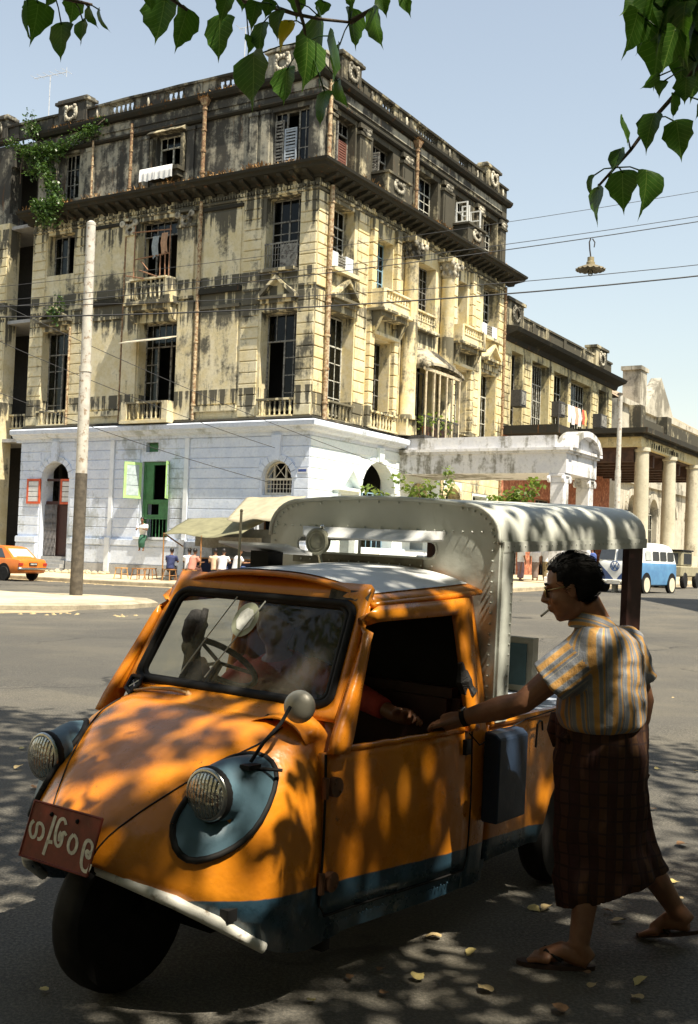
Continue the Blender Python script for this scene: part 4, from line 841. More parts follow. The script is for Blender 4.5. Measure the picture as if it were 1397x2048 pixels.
# ---------------------------------------------------------------- three-wheeled taxi
def solid(o, t, off=-1.):
    m = o.modifiers.new('t', 'SOLIDIFY'); m.thickness = t; m.offset = off; return mod_apply(o)
def tab(t, x):
    if x <= t[0][0]: return t[0][1]
    for (a, p), (b, q) in zip(t, t[1:]):
        if x <= b: return lerp(p, q, (x - a) / (b - a))
    return t[-1][1]
def smt(t, x, h=.03): return (tab(t, x - h) + tab(t, x) * 2 + tab(t, x + h)) / 4
def taxi_paint():
    m, nt, b = nodes('taxi_paint'); n = N(nt); p = n.pos(obj=True)
    sx = n.new('SeparateXYZ'); n.link(p, sx.inputs[0])
    f = n.noise(p, 3, 5); g = n.noise(p, 45, 4, .7); w = n.noise(p, 7, 6, .7)
    org = n.mix(n.ramp(f, .3, .7), (.58, .185, .009), (.66, .235, .013)); org = n.mix(n.ramp(w, .62, .8, 0, .5), org, (.42, .115, .01))
    blu = n.mix(n.ramp(f, .3, .7), (.022, .055, .085), (.035, .08, .115))
    zl = n.math('ADD', n.math('MULTIPLY', sx.outputs[0], .03), .338)
    zl = n.math('ADD', zl, n.math('MULTIPLY', n.noise(n.pos((14, 14, 14), obj=True), 1, 2), .008))
    d = n.math('SUBTRACT', sx.outputs[2], zl); c = n.mix(n.ramp(d, -.003, .003), blu, org)
    c = n.mix(n.ramp(n.noise(p, 19, 8, .8), .635, .68, 0, .9), c, (.085, .03, .014)); c = n.mix(n.ramp(n.noise(n.pos((1, 1, 3), obj=True), 2.2, 6, .7), .5, .8, 0, .16), c, (.22, .13, .06))
    n.link(c, b.inputs['Base Color']); b.inputs['Roughness'].default_value = .38; b.inputs['Coat Weight'].default_value = .25; b.inputs['Coat Roughness'].default_value = .15
    n.link(n.ramp(w, .35, .75, .22, .55), b.inputs['Roughness'])
    n.link(n.bump(n.math('ADD', n.math('ADD', n.noise(p, 4, 2), n.math('MULTIPLY', n.noise(p, 11, 3), .35)), n.math('MULTIPLY', g, .03)), .4, .035), b.inputs['Normal']); return m
def sheet_paint(name, a, b_, dirt, wear=.32):
    m, nt, b = nodes(name); n = N(nt); p = n.pos(obj=True)
    c = n.mix(n.ramp(n.noise(p, 2.5, 5), .3, .7), a, b_); c = n.mix(n.ramp(n.noise(n.pos((3, 3, 1), obj=True), 4, 7, .7), 1 - wear - .1, 1 - wear + .15, 0, .75), c, dirt)
    n.link(c, b.inputs['Base Color']); b.inputs['Roughness'].default_value = .5
    n.link(n.bump(n.math('ADD', n.noise(p, 3.5, 2), n.math('MULTIPLY', n.noise(p, 22, 4), .12)), .35, .05), b.inputs['Normal']); return m
M_taxi = taxi_paint(); M_can = sheet_paint('canopy_grey_green', (.50, .52, .46), (.58, .59, .53), (.26, .27, .21)); M_roofw = sheet_paint('roof_white', (.60, .62, .62), (.72, .72, .70), (.3, .3, .27), .36)
M_rub = mat('rubber_black', (.012, .0115, .011), .7, .4, 12, obj=True, spec=.25); M_chr = mat('chrome_worn', (.55, .55, .52), .25, .1, 12, 1.0, obj=True); M_steelblue = sheet_paint('lamp_pod_blue', (.065, .125, .16), (.10, .18, .23), (.05, .08, .1), .3)
M_bump = mat('bumper_white', (.66, .65, .58), .5, .1, 9, obj=True, spots=((.25, .2, .14), .36, 14)); M_blk = mat('black_metal', (.008, .008, .008), .7, .3, 8, obj=True, spec=.25)
TX = thing('three_wheeler_taxi', 'orange three-wheeled taxi truck with blue skirt and grey sheet metal canopy', 'taxi truck', (0.4324, 5.4582, 0), math.atan2(-math.cos(rad(36)), -math.sin(rad(36))))
TX.rotation_euler = (rad(-1.0), 0, TX.rotation_euler.z)
ZC = [(1.44, .985), (1.52, .965), (1.6, .945), (1.75, .895), (1.9, .825), (2.02, .75), (2.12, .672), (2.2, .595), (2.25, .52)]
YS = [(1.44, .545), (1.6, .56), (1.72, .572), (1.82, .565), (1.9, .538), (2.0, .472), (2.08, .388), (2.15, .28), (2.2, .18), (2.25, .06)]
ZB = [(1.44, .19), (1.7, .19), (1.88, .235), (2.07, .365), (2.17, .455), (2.25, .50)]
NX = [(1.5, 6.5), (1.7, 5.6), (1.9, 3.9), (2.05, 3.1), (2.25, 2.4)]
def nose(x, y):
    ys, zc, zb, n = smt(YS, x), smt(ZC, x), smt(ZB, x), tab(NX, x); q = min(1, abs(y) / ys)
    return zb + (zc - zb) * (1 - q ** n) ** (1 / n)
def nose_sec(x, m=26):
    ys, zc, zb, n = smt(YS, x), smt(ZC, x), smt(ZB, x), tab(NX, x); pts = []
    for i in range(m + 1):
        a = math.pi * i / m; c, s = math.cos(a), math.sin(a); e = 2 / n
        y = ys * math.copysign(abs(c) ** e, c); pts.append((x, y, zb + (zc - zb) * max(0, s) ** e))
    return pts
mb = MB(); xs = [1.46, 1.52, 1.6, 1.68, 1.75, 1.82, 1.9, 1.96, 2.02, 2.07, 2.12, 2.16, 2.19, 2.22, 2.245, 2.255]
mb.loft([nose_sec(x) for x in xs], closed=False); k = len(mb.v) - 27; mb.f.append(tuple(range(k, k + 27)))
o = mb.build('nose_shell', M_taxi, TX, smooth=60, recalc=True); solid(o, .012)
YH = [(1.62, .40), (1.75, .405), (1.87, .35), (2.02, .265), (2.15, .175), (2.24, .10)]
mb = MB(); rr = []
for i in range(22):                                             # raised bonnet panel
    x0 = lerp(1.64, 2.235, i / 21); ring = []
    for j in range(17):
        t = -1 + 2 * j / 16; yh = smt(YH, x0); x = x0 - (.035 * (1 - t * t) * 0 if i else 0); y = yh * t
        e = .014 * min(1, (1 - abs(t)) * 14) * min(1, i * .8)
        ring.append((x, y, nose(x, y) + e - .003))
    rr.append(ring)
mb.loft(rr, closed=False); mb.build('bonnet', M_taxi, TX, smooth=50, recalc=False)
mb = MB()
for s in (-1, 1): mb.tube([(x, s * smt(YH, x) * 1.01, nose(x, smt(YH, x)) + .001) for x in [lerp(1.66, 2.238, i / 24) for i in range(25)]], .003, 5)
tag(mb.build('bonnet_seam', M_rub, TX, smooth=True), kind='stuff')
# windscreen
def WS(y, v, d=0.): return (lerp(1.515, 1.313, v) - .08 * y * y + d * .88, y, lerp(.968, 1.343, v) - .03 * y * y + d * .47)
def wsloop(y0, y1, v0, v1, r, n, d=0., r2=None):
    out = []
    for a, b in rrect(-1, 1, 0, 1, .12, n):
        v = lerp(v0, v1, b); out.append(WS(a * lerp(y0, y1, b), v, d))
    return out
inn = wsloop(.495, .455, .0, .965, .1, 6); outl = []
for a, b in rrect(-1, 1, 0, 1, .02, 6): outl.append(WS(a * lerp(.538, .488, b), lerp(-.1, 1.155, b)))
mb = MB(); mid = [tuple(lerp(p[i], q[i], .5) + (.006 if i == 0 else 0) for i in range(3)) for p, q in zip(inn, outl)]
mb.loft([outl, mid, inn], cap=False); o = mb.build('windscreen_frame', M_taxi, TX, smooth=50); solid(o, .03, 0)
g1 = wsloop(.486, .447, .012, .952, .1, 6, .012)
mb = MB(); mb.tube(g1 + [g1[0]], .017, 8, cap=False); g2 = wsloop(.463, .424, .042, .925, .1, 6, .008); mb.tube(g2 + [g2[0]], .011, 6, cap=False); mb.build('windscreen_gasket', M_rub, TX, smooth=True)
mb = MB(); rr = []
for k in range(6):
    f = 1 - k / 5.2; rr.append(wsloop(.482 * f, .442 * f, .482 - .465 * f, .482 + .465 * f, .1, 6, .004))
mb.loft(rr, cap=False); mb.add(rr[-1], [tuple(range(len(rr[-1])))]); ws = mb.build('windscreen', glass('windscreen_glass', (.78, .82, .78), .03, .75, .10), TX, smooth=True)
for (y0, v0), (y1, v1) in (((-.115, .92), (-.25, .1)), ((.035, .9), (-.115, .1))): mb = MB(); mb.tube([WS(y0, v0, .012), WS((y0 + y1) / 2, (v0 + v1) / 2, .014), WS(y1, v1, .012)], .0028, 5); link('cord', mb.mesh('cord', mat('cord_pale', (.45, .47, .42), .6)), ws)
st_ = MB(); cy, cv = -.03, .70
st_.add([WS(cy + .062 * math.cos(rad(15 * k)), cv + .175 * math.sin(rad(15 * k)), .011) for k in range(24)], [tuple(range(24))]); link('sticker_ring', st_.mesh('sticker_ring', mat('sticker_green', (.38, .40, .28), .6), recalc=False), ws)
st_ = MB(); st_.add([WS(cy + .042 * math.cos(rad(45 * k + 10)), cv + .12 * math.sin(rad(45 * k + 10)), .013) for k in range(8)], [tuple(range(8))]); link('sticker', st_.mesh('sticker', mat('sticker_white', (.75, .76, .7), .6, .25, 30, obj=True), recalc=False), ws)
# scorched patch over the windscreen corner
mb = MB(); rr = []
for i in range(10):
    y = lerp(.32, .495, i / 9); rr.append([WS(y, v, .017 + .006 * noise.noise((y * 30, v * 30, 1))) for v in (.985 + .02 * noise.noise((y * 20, 0, 5)), 1.02, 1.06, 1.085 + .02 * noise.noise((y * 16, 2, 5)))])
mb.loft(rr, closed=False); mb.build('burnt_patch', mat('burnt_paint', (.09, .075, .05), .8, .6, 40, obj=True, bump=.6), TX, smooth=True, recalc=False)
# cab roof: white skin inside an orange rim
def hwr(x): return lerp(.5, .535, sm((1.32 - x) / .6))
def zr(x, y): t = (1.34 - x) / .8; e = abs(y) / hwr(x); return lerp(1.415, 1.455, t) - lerp(.085, .075, t) * e ** 2.6
def roofgrid(x0, x1, y0, y1, nx, ny, dz=0.):
    out = []
    for i in range(nx + 1):
        x = lerp(x0, x1, i / nx); k = hwr(x) / .535; out.append([(x - .12 * (lerp(y0, y1, j / ny)) ** 2 * max(0, 1 - 3 * i / nx), lerp(y0, y1, j / ny) * k, zr(x, lerp(y0, y1, j / ny) * k) + dz) for j in range(ny + 1)])
    return out
mb = MB(); mb.loft(roofgrid(1.303, .56, -.535, .535, 14, 20), closed=False); o = mb.build('cab_roof', M_taxi, TX, smooth=50, recalc=False); solid(o, .02, 0)
mb = MB(); mb.loft(roofgrid(1.285, .58, -.49, .49, 14, 18, .016), closed=False); mb.build('roof_skin', M_roofw, TX, smooth=50, recalc=False)
mb = MB(); mb.tube([(1.312 - .12 * y * y, y, zr(1.31, y) + .002) for y in [lerp(-.495, .495, i / 16) for i in range(17)]], .012, 6); mb.build('roof_lip', M_taxi, TX, smooth=True)
mb = MB()
for s in (-1, 1): mb.tube([(lerp(1.3, .56, i / 8), s * (hwr(lerp(1.3, .56, i / 8)) + .006), zr(lerp(1.3, .56, i / 8), hwr(lerp(1.3, .56, i / 8))) - .004) for i in range(9)], .012, 6)
mb.build('drip_rail', M_taxi, TX, smooth=True)
# doors
def ysd(z, x=1.): return -.065 * sm((x - .72) / .95) + .622 - .03 * max(0, .35 - z) - (.0 if z < .83 else .092 * ((z - .83) / .5) ** 1.15) + .008 * math.sin(math.pi * min(1, max(0, (z - .25) / .58)))
def poly(pts, n):
    L_ = [0]
    for a, b in zip(pts, pts[1:]): L_.append(L_[-1] + math.dist(a, b))
    out = []
    for k in range(n):
        d = L_[-1] * k / (n - 1); i = max(j for j in range(len(L_)) if L_[j] <= d + 1e-9); i = min(i, len(pts) - 2); t = (d - L_[i]) / (L_[i + 1] - L_[i]); out.append((lerp(pts[i][0], pts[i + 1][0], t), lerp(pts[i][1], pts[i + 1][1], t)))
    return out
for s in (1, -1):
    mb = MB(); nx, nz = 16, 12
    mb.loft([[(lerp(.735, 1.61, i / nx), s * (ysd(lerp(.285, .832, j / nz), lerp(.735, 1.61, i / nx)) + .006), lerp(.285, .832, j / nz)) for j in range(nz + 1)] for i in range(nx + 1)], closed=False)
    a = poly([(1.61, .832), (1.575, .9), (1.295, 1.315), (.685, 1.345), (.735, .832)], 50); b = poly([(1.53, .825), (1.50, .88), (1.335, 1.268), (.79, 1.287), (.785, .832)], 50)
    mb.loft([[(x, s * (ysd(z, x) + .006), z) for x, z in a], [(x, s * (ysd(z, x) + .010), z) for x, z in [(lerp(p[0], q[0], .5), lerp(p[1], q[1], .5)) for p, q in zip(a, b)]], [(x, s * (ysd(z, x) + .006), z) for x, z in b]], closed=False)
    o = mb.build('door', M_taxi, TX, smooth=40); solid(o, .035); D = o
    mb = MB(); mb.tube([(x, s * (ysd(.835, x) + .004), .838 + .002 * math.sin(x * 40)) for x in [lerp(.79, 1.535, i / 12) for i in range(13)]], .011, 6); link('window_ledge', mb.mesh('window_ledge', M_taxi, True), D)
    for z in (.72, .40):
        mb = MB(); mb.lathe([(.0, -.012), (.034, -.012), (.034, .012), (0, .012)], 14, (1.578, s * .582, z), 1); mb.tube([(1.622, s * .576, z - .035), (1.622, s * .576, z + .035)], .013, 8)
        for dx in (-.016, .016): mb.ball((1.578 + dx, s * .595, z + dx), .006, 6, 4)
        link('hinge', mb.mesh('hinge', mat('hinge_dark', (.12, .05, .02), .6, .3, 20, obj=True), 40), D)
    mb = MB(); mb.box(.76, .80, s * .632 - .004, s * .632 + .014, .74, .80); link('latch', mb.mesh('latch', M_blk), D)
    mb = MB()                                                    # seam between door and body
    mb.tube([(x, s * (ysd(z, x) + .004), z) for x, z in poly([(1.612, .83), (1.612, .31), (1.58, .278), (.75, .278), (.728, .31), (.728, .83), (.678, 1.345)], 40)], .005, 5); tag(mb.build('door_seam', M_rub, TX, smooth=True), kind='stuff')
    mb = MB()                                                    # front pillar strip between screen frame and door
    up = []; dn_ = []
    for i in range(9):
        v = lerp(-.1, 1.07, i / 8); p = WS(s * lerp(.538, .488, (v + .1) / 1.17), v); z = p[2]; xq = lerp(1.62, 1.285, min(1, max(0, (z - .83) / .5))); up.append(p); dn_.append((xq, s * (ysd(z, xq) + .002), z))
    mb.loft([up, [tuple(lerp(p[i], q[i], .5) + (.008 * s if i == 1 else 0) for i in range(3)) for p, q in zip(up, dn_)], dn_], closed=False); mb.build('front_pillar', M_taxi, TX, smooth=True)
    # rear pillar, sill and bed side in one pressing
    mb = MB(); rr = []
    for i in range(5): x = lerp(.735, .555, i / 4); rr.append([(x, s * (ysd(z, x) - .002 - (.02 * sm((.6 - x) / .05) if x < .6 else 0)), z) for z in [lerp(.20, 1.375, j / 16) for j in range(17)]])
    mb.loft(rr, closed=False); o = mb.build('rear_pillar', M_taxi, TX, smooth=40); solid(o, .02)
    mb = MB(); mb.loft([[(x, s * (ysd(.3, x) - .02 + .015 * sm((z - .2) / .08)), z) for z in (.195, .22, .25, .285)] for x in [lerp(.56, 1.64, i / 8) for i in range(9)]], closed=False)
    for i in range(46): x = lerp(.6, 1.6, i / 45); mb.ball((x, s * (ysd(.3, x) - .006), .24 + .006 * (i % 2)), .004, 5, 3)
    o = mb.build('sill', M_taxi, TX, smooth=40)
    mb = MB(); top = []; bot = []
    for i in range(33):
        x = lerp(.56, -1.06, i / 32); d = x + .27; zb = .27 if abs(d) > .345 else max(.27, .24 + math.sqrt(max(0, .345 ** 2 - d * d))); top.append(x); bot.append(zb)
    mb.loft([[(x, s * (.612 + (.028 * sm(1 - abs(math.hypot(x + .27, z - .24) - .345) / .07))), z) for z in [lerp(zb, .83, j / 8) for j in range(9)]] for x, zb in zip(top, bot)], closed=False)
    o = mb.build('bed_side', M_taxi, TX, smooth=50); solid(o, .03)
    mb = MB(); mb.tube([(.56, s * .607, .835), (-1.06, s * .607, .835)], .018, 8); mb.build('bed_rail', M_taxi, TX, smooth=40)
mb = MB(); mb.box(-1.05, .55, -.59, .59, .40, .43); mb.box(-1.08, -1.05, -.6, .6, .3, .83); mb.build('bed_floor', M_blk, TX)
mb = MB(); mb.box(.57, 1.5, -.53, .53, .22, .25); mb.loft([[(x, s * q, z) for x, s in ((.56, -1), (.60, -1), (.60, 1), (.56, 1))] for z, q in ((.25, .585), (.83, .585), (1.1, .545), (1.35, .485), (1.43, .40))]); mb.build('cab_shell', M_blk, TX)
mb = MB(); mb.box(1.41, 1.48, -.52, .52, .75, .90); mb.box(1.46, 1.49, -.52, .52, .25, .75); mb.build('dashboard', mat('dash_dark', (.05, .045, .05), .5, .2, 6, obj=True), TX, bevel=.02)
mb = MB(); mb.box(.68, 1.12, -.55, .55, .42, .56); mb.box(.61, .74, -.55, .55, .56, .98); mb.build('seat', mat('seat_vinyl', (.05, .02, .018), .5, .3, 6, obj=True), TX, bevel=.04, bseg=2)
# steering wheel on the far side
mb = MB(); cw = Vector((1.22, -.30, 1.03)); ax = Vector((-.62, 0, .78)).normalized(); e1 = Vector((0, 1, 0)); e2 = ax.cross(e1)
mb.tube([cw + (e1 * math.cos(2 * math.pi * k / 28) + e2 * math.sin(2 * math.pi * k / 28)) * .165 for k in range(29)], .0125, 8, cap=False)
for k in (0.3, 2.84, 4.71): mb.tube([cw, cw + (e1 * math.cos(k) + e2 * math.sin(k)) * .165], .008, 6)
mb.tube([cw, cw - ax * .4], .018, 8); mb.build('steering_wheel', M_rub, TX, smooth=True)
# cloth bundle tied inside the screen
mb = MB(); pts = [(1.355, -.315, 1.245), (1.37, -.30, 1.20), (1.385, -.31, 1.15), (1.40, -.285, 1.10), (1.42, -.265, 1.05), (1.435, -.25, 1.0), (1.45, -.25, .96)]
mb.tube(pts, [.025, .05, .042, .032, .036, .045, .05], 12); mb.tube([(1.36, -.262, 1.26), (1.385, -.262, 1.18), (1.41, -.258, 1.1)], [.012, .022, .02], 8); o = mb.build('cloth_bundle', mat('bundle_black', (.03, .028, .026), .9, .6, 24, obj=True, bump=.5), TX, smooth=True)
# wheels
def wheel(name, c, r, w, parent=TX, m_t=M_rub, m_h=None):
    mb = MB(); mb.lathe([(r * .62, -w / 2), (r * .93, -w / 2), (r * .985, -w * .36), (r, -w * .2), (r, w * .2), (r * .985, w * .36), (r * .93, w / 2), (r * .62, w / 2)], 32, c, 1); wo = mb.build(name, m_t, parent, smooth=50)
    h = MB(); h.lathe([(.02, -w * .36), (r * .2, -w * .38), (r * .25, -w * .28), (r * .5, -w * .24), (r * .6, -w * .4), (r * .63, -w * .42), (r * .63, w * .42), (r * .6, w * .4), (r * .5, w * .24), (r * .25, w * .28), (r * .2, w * .38), (.02, w * .36)], 24, c, 1); link('rim', h.mesh('rim', m_h or M_blk, 40), wo); return wo
for c in ((1.98, 0, .262), (-.27, .53, .262), (-.27, -.53, .262)): wheel('wheel', c, .262, .125)
mb = MB(); rr = []
for i in range(12):                                             # front mudguard arch and fork
    a = rad(lerp(35, 150, i / 11)); rr.append([(1.98 + .33 * math.cos(a), y, .27 + .33 * math.sin(a) * (.8 if y in (-.12, .12) else 1)) for y in (-.12, -.09, 0, .09, .12)])
mb.loft(rr, closed=False); mb.build('mudguard', M_blk, TX, smooth=True, recalc=False); mb = MB()
for s in (-1, 1): mb.tube([(1.98, s * .09, .262), (1.8, s * .1, .5)], .022, 8)
mb.box(.3, 1.8, -.25, .25, .2, .3); mb.build('chassis', M_blk, TX); mb = MB(); mb.box(1.52, 2.0, -.5, .5, .34, .38); mb.box(1.52, 1.56, -.55, .55, .15, .4); mb.box(-.32, -.22, -.5, .5, .2, .32); unjoin(mb.build('underbody', M_blk, TX))
# bumper bars
for s in (1, -1):
    P = [(2.20, s * .10, .468), (2.165, s * .22, .445), (2.10, s * .36, .40), (2.0, s * .475, .33), (1.87, s * .545, .243)]
    mb = MB(); mb.tube(P, [.016, .02, .021, .021, .018], 10); mb.build('bumper', M_bump, TX, smooth=50)
# number plate with hand painted characters
def PLT(u, v, d=0.): return (lerp(2.232, 2.283, v) + d * .95, lerp(-.165, .165, u) , lerp(.645, .475, v) + d * .3)
mb = MB(); mb.loft([[PLT(0, 0), PLT(1, 0), PLT(1, 1), PLT(0, 1)], [PLT(0, 0, .006), PLT(1, 0, .006), PLT(1, 1, .006), PLT(0, 1, .006)]]); NP = mb.build('number_plate', mat('plate_red_brown', (.20, .03, .014), .6, .3, 14, obj=True, spots=((.2, .06, .03), .35, 40)), TX)
for (a, b) in (((0, 0), (1, 0)), ((1, 0), (1, 1)), ((1, 1), (0, 1)), ((0, 1), (0, 0))): mb = MB(); mb.tube([PLT(*a, .006), PLT(*b, .006)], .004, 5); link('plate_edge', mb.mesh('plate_edge', MATS['plate_red_brown']), NP)
def uvp(x, y):                                                   # drawing coordinates -> plate coordinates
    dx, dy = x - 340, y - 195; det = 885 * 550 - 275 * -330; return ((dx * 550 - dy * -330) / det, (885 * dy - 275 * dx) / det)
GL = [[(290, 408), (235, 440), (207, 505), (212, 570), (250, 588), (298, 545), (318, 475), (340, 437), (392, 445), (413, 500), (390, 570), (338, 612), (300, 598)],
      [(605, 382), (480, 575), (350, 768)], [(420, 645), (460, 640), (505, 652)],
      [(728, 490), (725, 432), (686, 420), (636, 448), (590, 515), (553, 595), (542, 660), (562, 700), (608, 692), (645, 632), (662, 575), (695, 560), (708, 600)], [(600, 650), (612, 590), (650, 555)],
      [(812, 598), (850, 638), (832, 722), (772, 785), (712, 775), (706, 708), (750, 632), (812, 598)],
      [(1000, 800), (1030, 770), (1042, 720), (1018, 672), (975, 668), (932, 712), (890, 795), (845, 890), (852, 955), (900, 978), (948, 948), (975, 900)], [(985, 800), (960, 765), (935, 790), (940, 840), (975, 842), (998, 800)]]
M_let = mat('plate_letter_white', (.68, .64, .52), .6, .2, 50, obj=True)
for g in GL:
    pts = []
    for i in range(len(g) - 1):
        for t in (0, .5): pts.append((lerp(g[i][0], g[i + 1][0], t), lerp(g[i][1], g[i + 1][1], t)))
    pts.append(g[-1]); pts = [pts[0]] + [tuple((a[k] + 2 * b[k] + c[k]) / 4 for k in (0, 1)) for a, b, c in zip(pts, pts[1:], pts[2:])] + [pts[-1]]
    mb = MB(); L_ = []; R_ = []
    for i, p in enumerate(pts):
        a, b = pts[max(i - 1, 0)], pts[min(i + 1, len(pts) - 1)]; dx, dy = b[0] - a[0], b[1] - a[1]; l = math.hypot(dx, dy) or 1; w = 19
        L_.append(PLT(*uvp(p[0] - dy / l * w, p[1] + dx / l * w), .0075)); R_.append(PLT(*uvp(p[0] + dy / l * w, p[1] - dx / l * w), .0075))
    mb.loft([L_, R_], closed=False); link('character', mb.mesh('character', M_let, recalc=False), NP)
for u in (.3, .68): mb = MB(); mb.ball(PLT(u, .16, .006), .008, 8, 5); link('bolt', mb.mesh('bolt', M_blk), NP)
# headlamp pods
def lens_mat():
    m, nt, b = nodes('headlamp_lens'); n = N(nt); p = n.pos(obj=True)
    b.inputs['Base Color'].default_value = (.55, .56, .52, 1); b.inputs['Metallic'].default_value = .85; b.inputs['Roughness'].default_value = .18
    w = n.new('TexWave'); w.bands_direction = 'Y'; w.inputs['Scale'].default_value = 22; w.inputs['Distortion'].default_value = 2.5; n.link(p, w.inputs['Vector'])
    n.link(n.bump(n.math('ADD', w.outputs['Fac'], n.noise(p, 60, 2)), .9, .012), b.inputs['Normal']); b.inputs['Coat Weight'].default_value = 1.; return m
M_lens = lens_mat()
for s in (1, -1):
    C = Vector((1.99, s * .40, .728)); fwd = Vector((1, s * .04, .02)).normalized(); up = Vector((0, 0, 1)); rt = fwd.cross(up)
    ring = lambda r, d, A=None: [tuple(C + fwd * d + (rt * math.cos(a) + up * math.sin(a)) * r) for a in (A or [2 * math.pi * k / 28 for k in range(28)])]
    PB = [(2.078, .316, .627), (2.09, .342, .563), (2.071, .381, .527), (2.029, .427, .531), (1.966, .475, .563), (1.907, .505, .613), (1.85, .515, .686), (1.80, .501, .765), (1.789, .469, .809), (1.803, .425, .829), (1.84, .38, .825), (1.901, .337, .797), (1.978, .322, .74), (2.036, .315, .683)]
    base = []
    for k in range(14):                                          # outline on the wing, smoothed
        p0, p1, p2, p3 = [Vector(PB[(k + q) % 14]) for q in (-1, 0, 1, 2)]
        for t in (0, .5):
            v = .5 * (2 * p1 + (p2 - p0) * t + (2 * p0 - 5 * p1 + 4 * p2 - p3) * t * t + (3 * p1 - p0 - 3 * p2 + p3) * t ** 3) + Vector((.004, .005, .005)); base.append((v.x, s * v.y, v.z))
    A = []
    for p in base:
        d = Vector(p) - (C - fwd * .09); a = math.atan2(d.dot(up), d.dot(rt))
        while A and a < A[-1] - math.pi: a += 2 * math.pi
        while A and a > A[-1] + math.pi: a -= 2 * math.pi
        A.append(a)
    rb = ring(.094, -.035, A)
    b1 = [tuple(lerp(p[i], q[i], .34) + (.014, s * .012, .008)[i] for i in range(3)) for p, q in zip(base, rb)]
    b2 = [tuple(lerp(p[i], q[i], .72) + (.006, s * .006, .006)[i] for i in range(3)) for p, q in zip(base, rb)]
    b1, b2 = [[(x, y, max(z, nose(x, abs(y)) + .012)) for x, y, z in q] for q in (b1, b2)]
    mb = MB(); mb.loft([base, b1, b2, rb, ring(.088, .012, A)], cap=False); PD = mb.build('headlamp_pod', M_steelblue, TX, smooth=True)
    mb = MB(); mb.tube(base + [base[0]], .011, 8, cap=False); link('pod_gasket', mb.mesh('pod_gasket', M_rub, True), PD)
    mb = MB(); mb.loft([ring(.087, .0), ring(.0905, .012), ring(.0905, .024), ring(.084, .032), ring(.081, .026)], cap=False); hl = link('headlamp', mb.mesh('headlamp', M_rub, 40), PD)
    mb = MB(); mb.loft([ring(.086, .030), ring(.082, .038), ring(.075, .038)], cap=False); link('chrome_ring', mb.mesh('chrome_ring', M_chr, True), PD)
    mb = MB(); mb.loft([ring(.080, .030), ring(.07, .041), ring(.05, .051), ring(.025, .056), ring(.002, .057)], cap=False); link('lens', mb.mesh('lens', M_lens, True), PD)
# wing mirror on a bent stalk
mb = MB(); b0 = Vector((1.90, .475, .83)); d0 = Vector((1.696, .5, .993))
mb.tube([b0, b0 + Vector((-.05, .01, .06)), b0.lerp(d0, .62) + Vector((0, 0, .012)), d0 + Vector((.03, -.012, .0))], .0062, 8); mb.box(b0.x - .03, b0.x + .03, b0.y - .02, b0.y + .02, b0.z - .022, b0.z - .008); mb.tube([b0 - Vector((0, 0, .02)), b0 + Vector((-.09, .06, -.03))], .006, 6)
MR = mb.build('mirror_stalk', M_blk, TX, smooth=40); mb = MB(); nn = Vector((.75, .30, .12)).normalized(); e1 = nn.cross(Vector((0, 0, 1))).normalized(); e2 = nn.cross(e1)
rg = lambda r, d: [tuple(d0 + nn * d + (e1 * math.cos(2 * math.pi * k / 24) + e2 * math.sin(2 * math.pi * k / 24)) * r) for k in range(24)]
mb.loft([rg(.05, -.018), rg(.056, -.012), rg(.054, -.004), rg(.042, .008), rg(.02, .016), rg(.003, .018)]); link('mirror_shell', mb.mesh('mirror_shell', mat('mirror_back_grey', (.36, .34, .28), .42, .1, 9, .3, obj=True), True), MR)
# cowl scoops, far side vent, wiper
mb = MB()
rr = []
for i in range(9):
    y = lerp(.30, .50, i / 8); h = math.sin(math.pi * (i + .6) / 9.2); x0 = 1.66 - .30 * (y - .3); rr.append([(x0 - .07, y, nose(x0 - .07, y) - .004), (x0 - .02, y, nose(x0, y) + .026 * h), (x0 + .045, y, nose(x0 + .03, y) + .034 * h), (x0 + .045, y, nose(x0 + .03, y) + .028 * h), (x0 - .02, y, nose(x0, y) + .016 * h)])
mb.loft(rr); SCO = mb.build('air_scoop', M_taxi, TX, smooth=50); mb = MB(); mb.add([(1.66 - .3 * (y - .3) + .03, y, nose(1.68, y) + .004 - .0) for y in (.31, .35, .4, .45, .49)] + [(1.66 - .3 * (y - .3) - .03, y, nose(1.63, y) + .006) for y in (.49, .4, .31)], [tuple(range(8))]); link('scoop_mouth', mb.mesh('scoop_mouth', M_blk, recalc=False), SCO)
mb = MB(); vc = [(1.50, -.50, .955), (1.56, -.47, .915), (1.60, -.40, .90), (1.565, -.395, .935), (1.52, -.42, .96)]
mb.add([(x + .012, y, z + .018) for x, y, z in vc], [tuple(range(5))]); vo = mb.build('quarter_vent', M_blk, TX, recalc=False); mb = MB(); mb.tube([(x + .014, y, z + .02) for x, y, z in vc + vc[:1]], .009, 6); link('vent_gasket', mb.mesh('vent_gasket', M_rub, True), vo); mb = MB(); mb.tube([(1.525, -.48, .965), (1.575, -.42, .945)], .004, 5); mb.tube([(1.565, -.46, .94), (1.545, -.42, .97)], .004, 5); link('vent_latch', mb.mesh('vent_latch', M_chr), vo)
mb = MB(); mb.tube([(1.60, -.40, .935), (1.60, -.30, .955), (1.59, -.20, .962), (1.585, -.13, .955)], [.005, .007, .009, .006], 6); mb.tube([(1.585, -.13, .955), (1.57, -.12, .94)], .012, 8); mb.build('wiper', mat('wiper_ochre', (.45, .28, .12), .6, obj=True), TX, smooth=True)
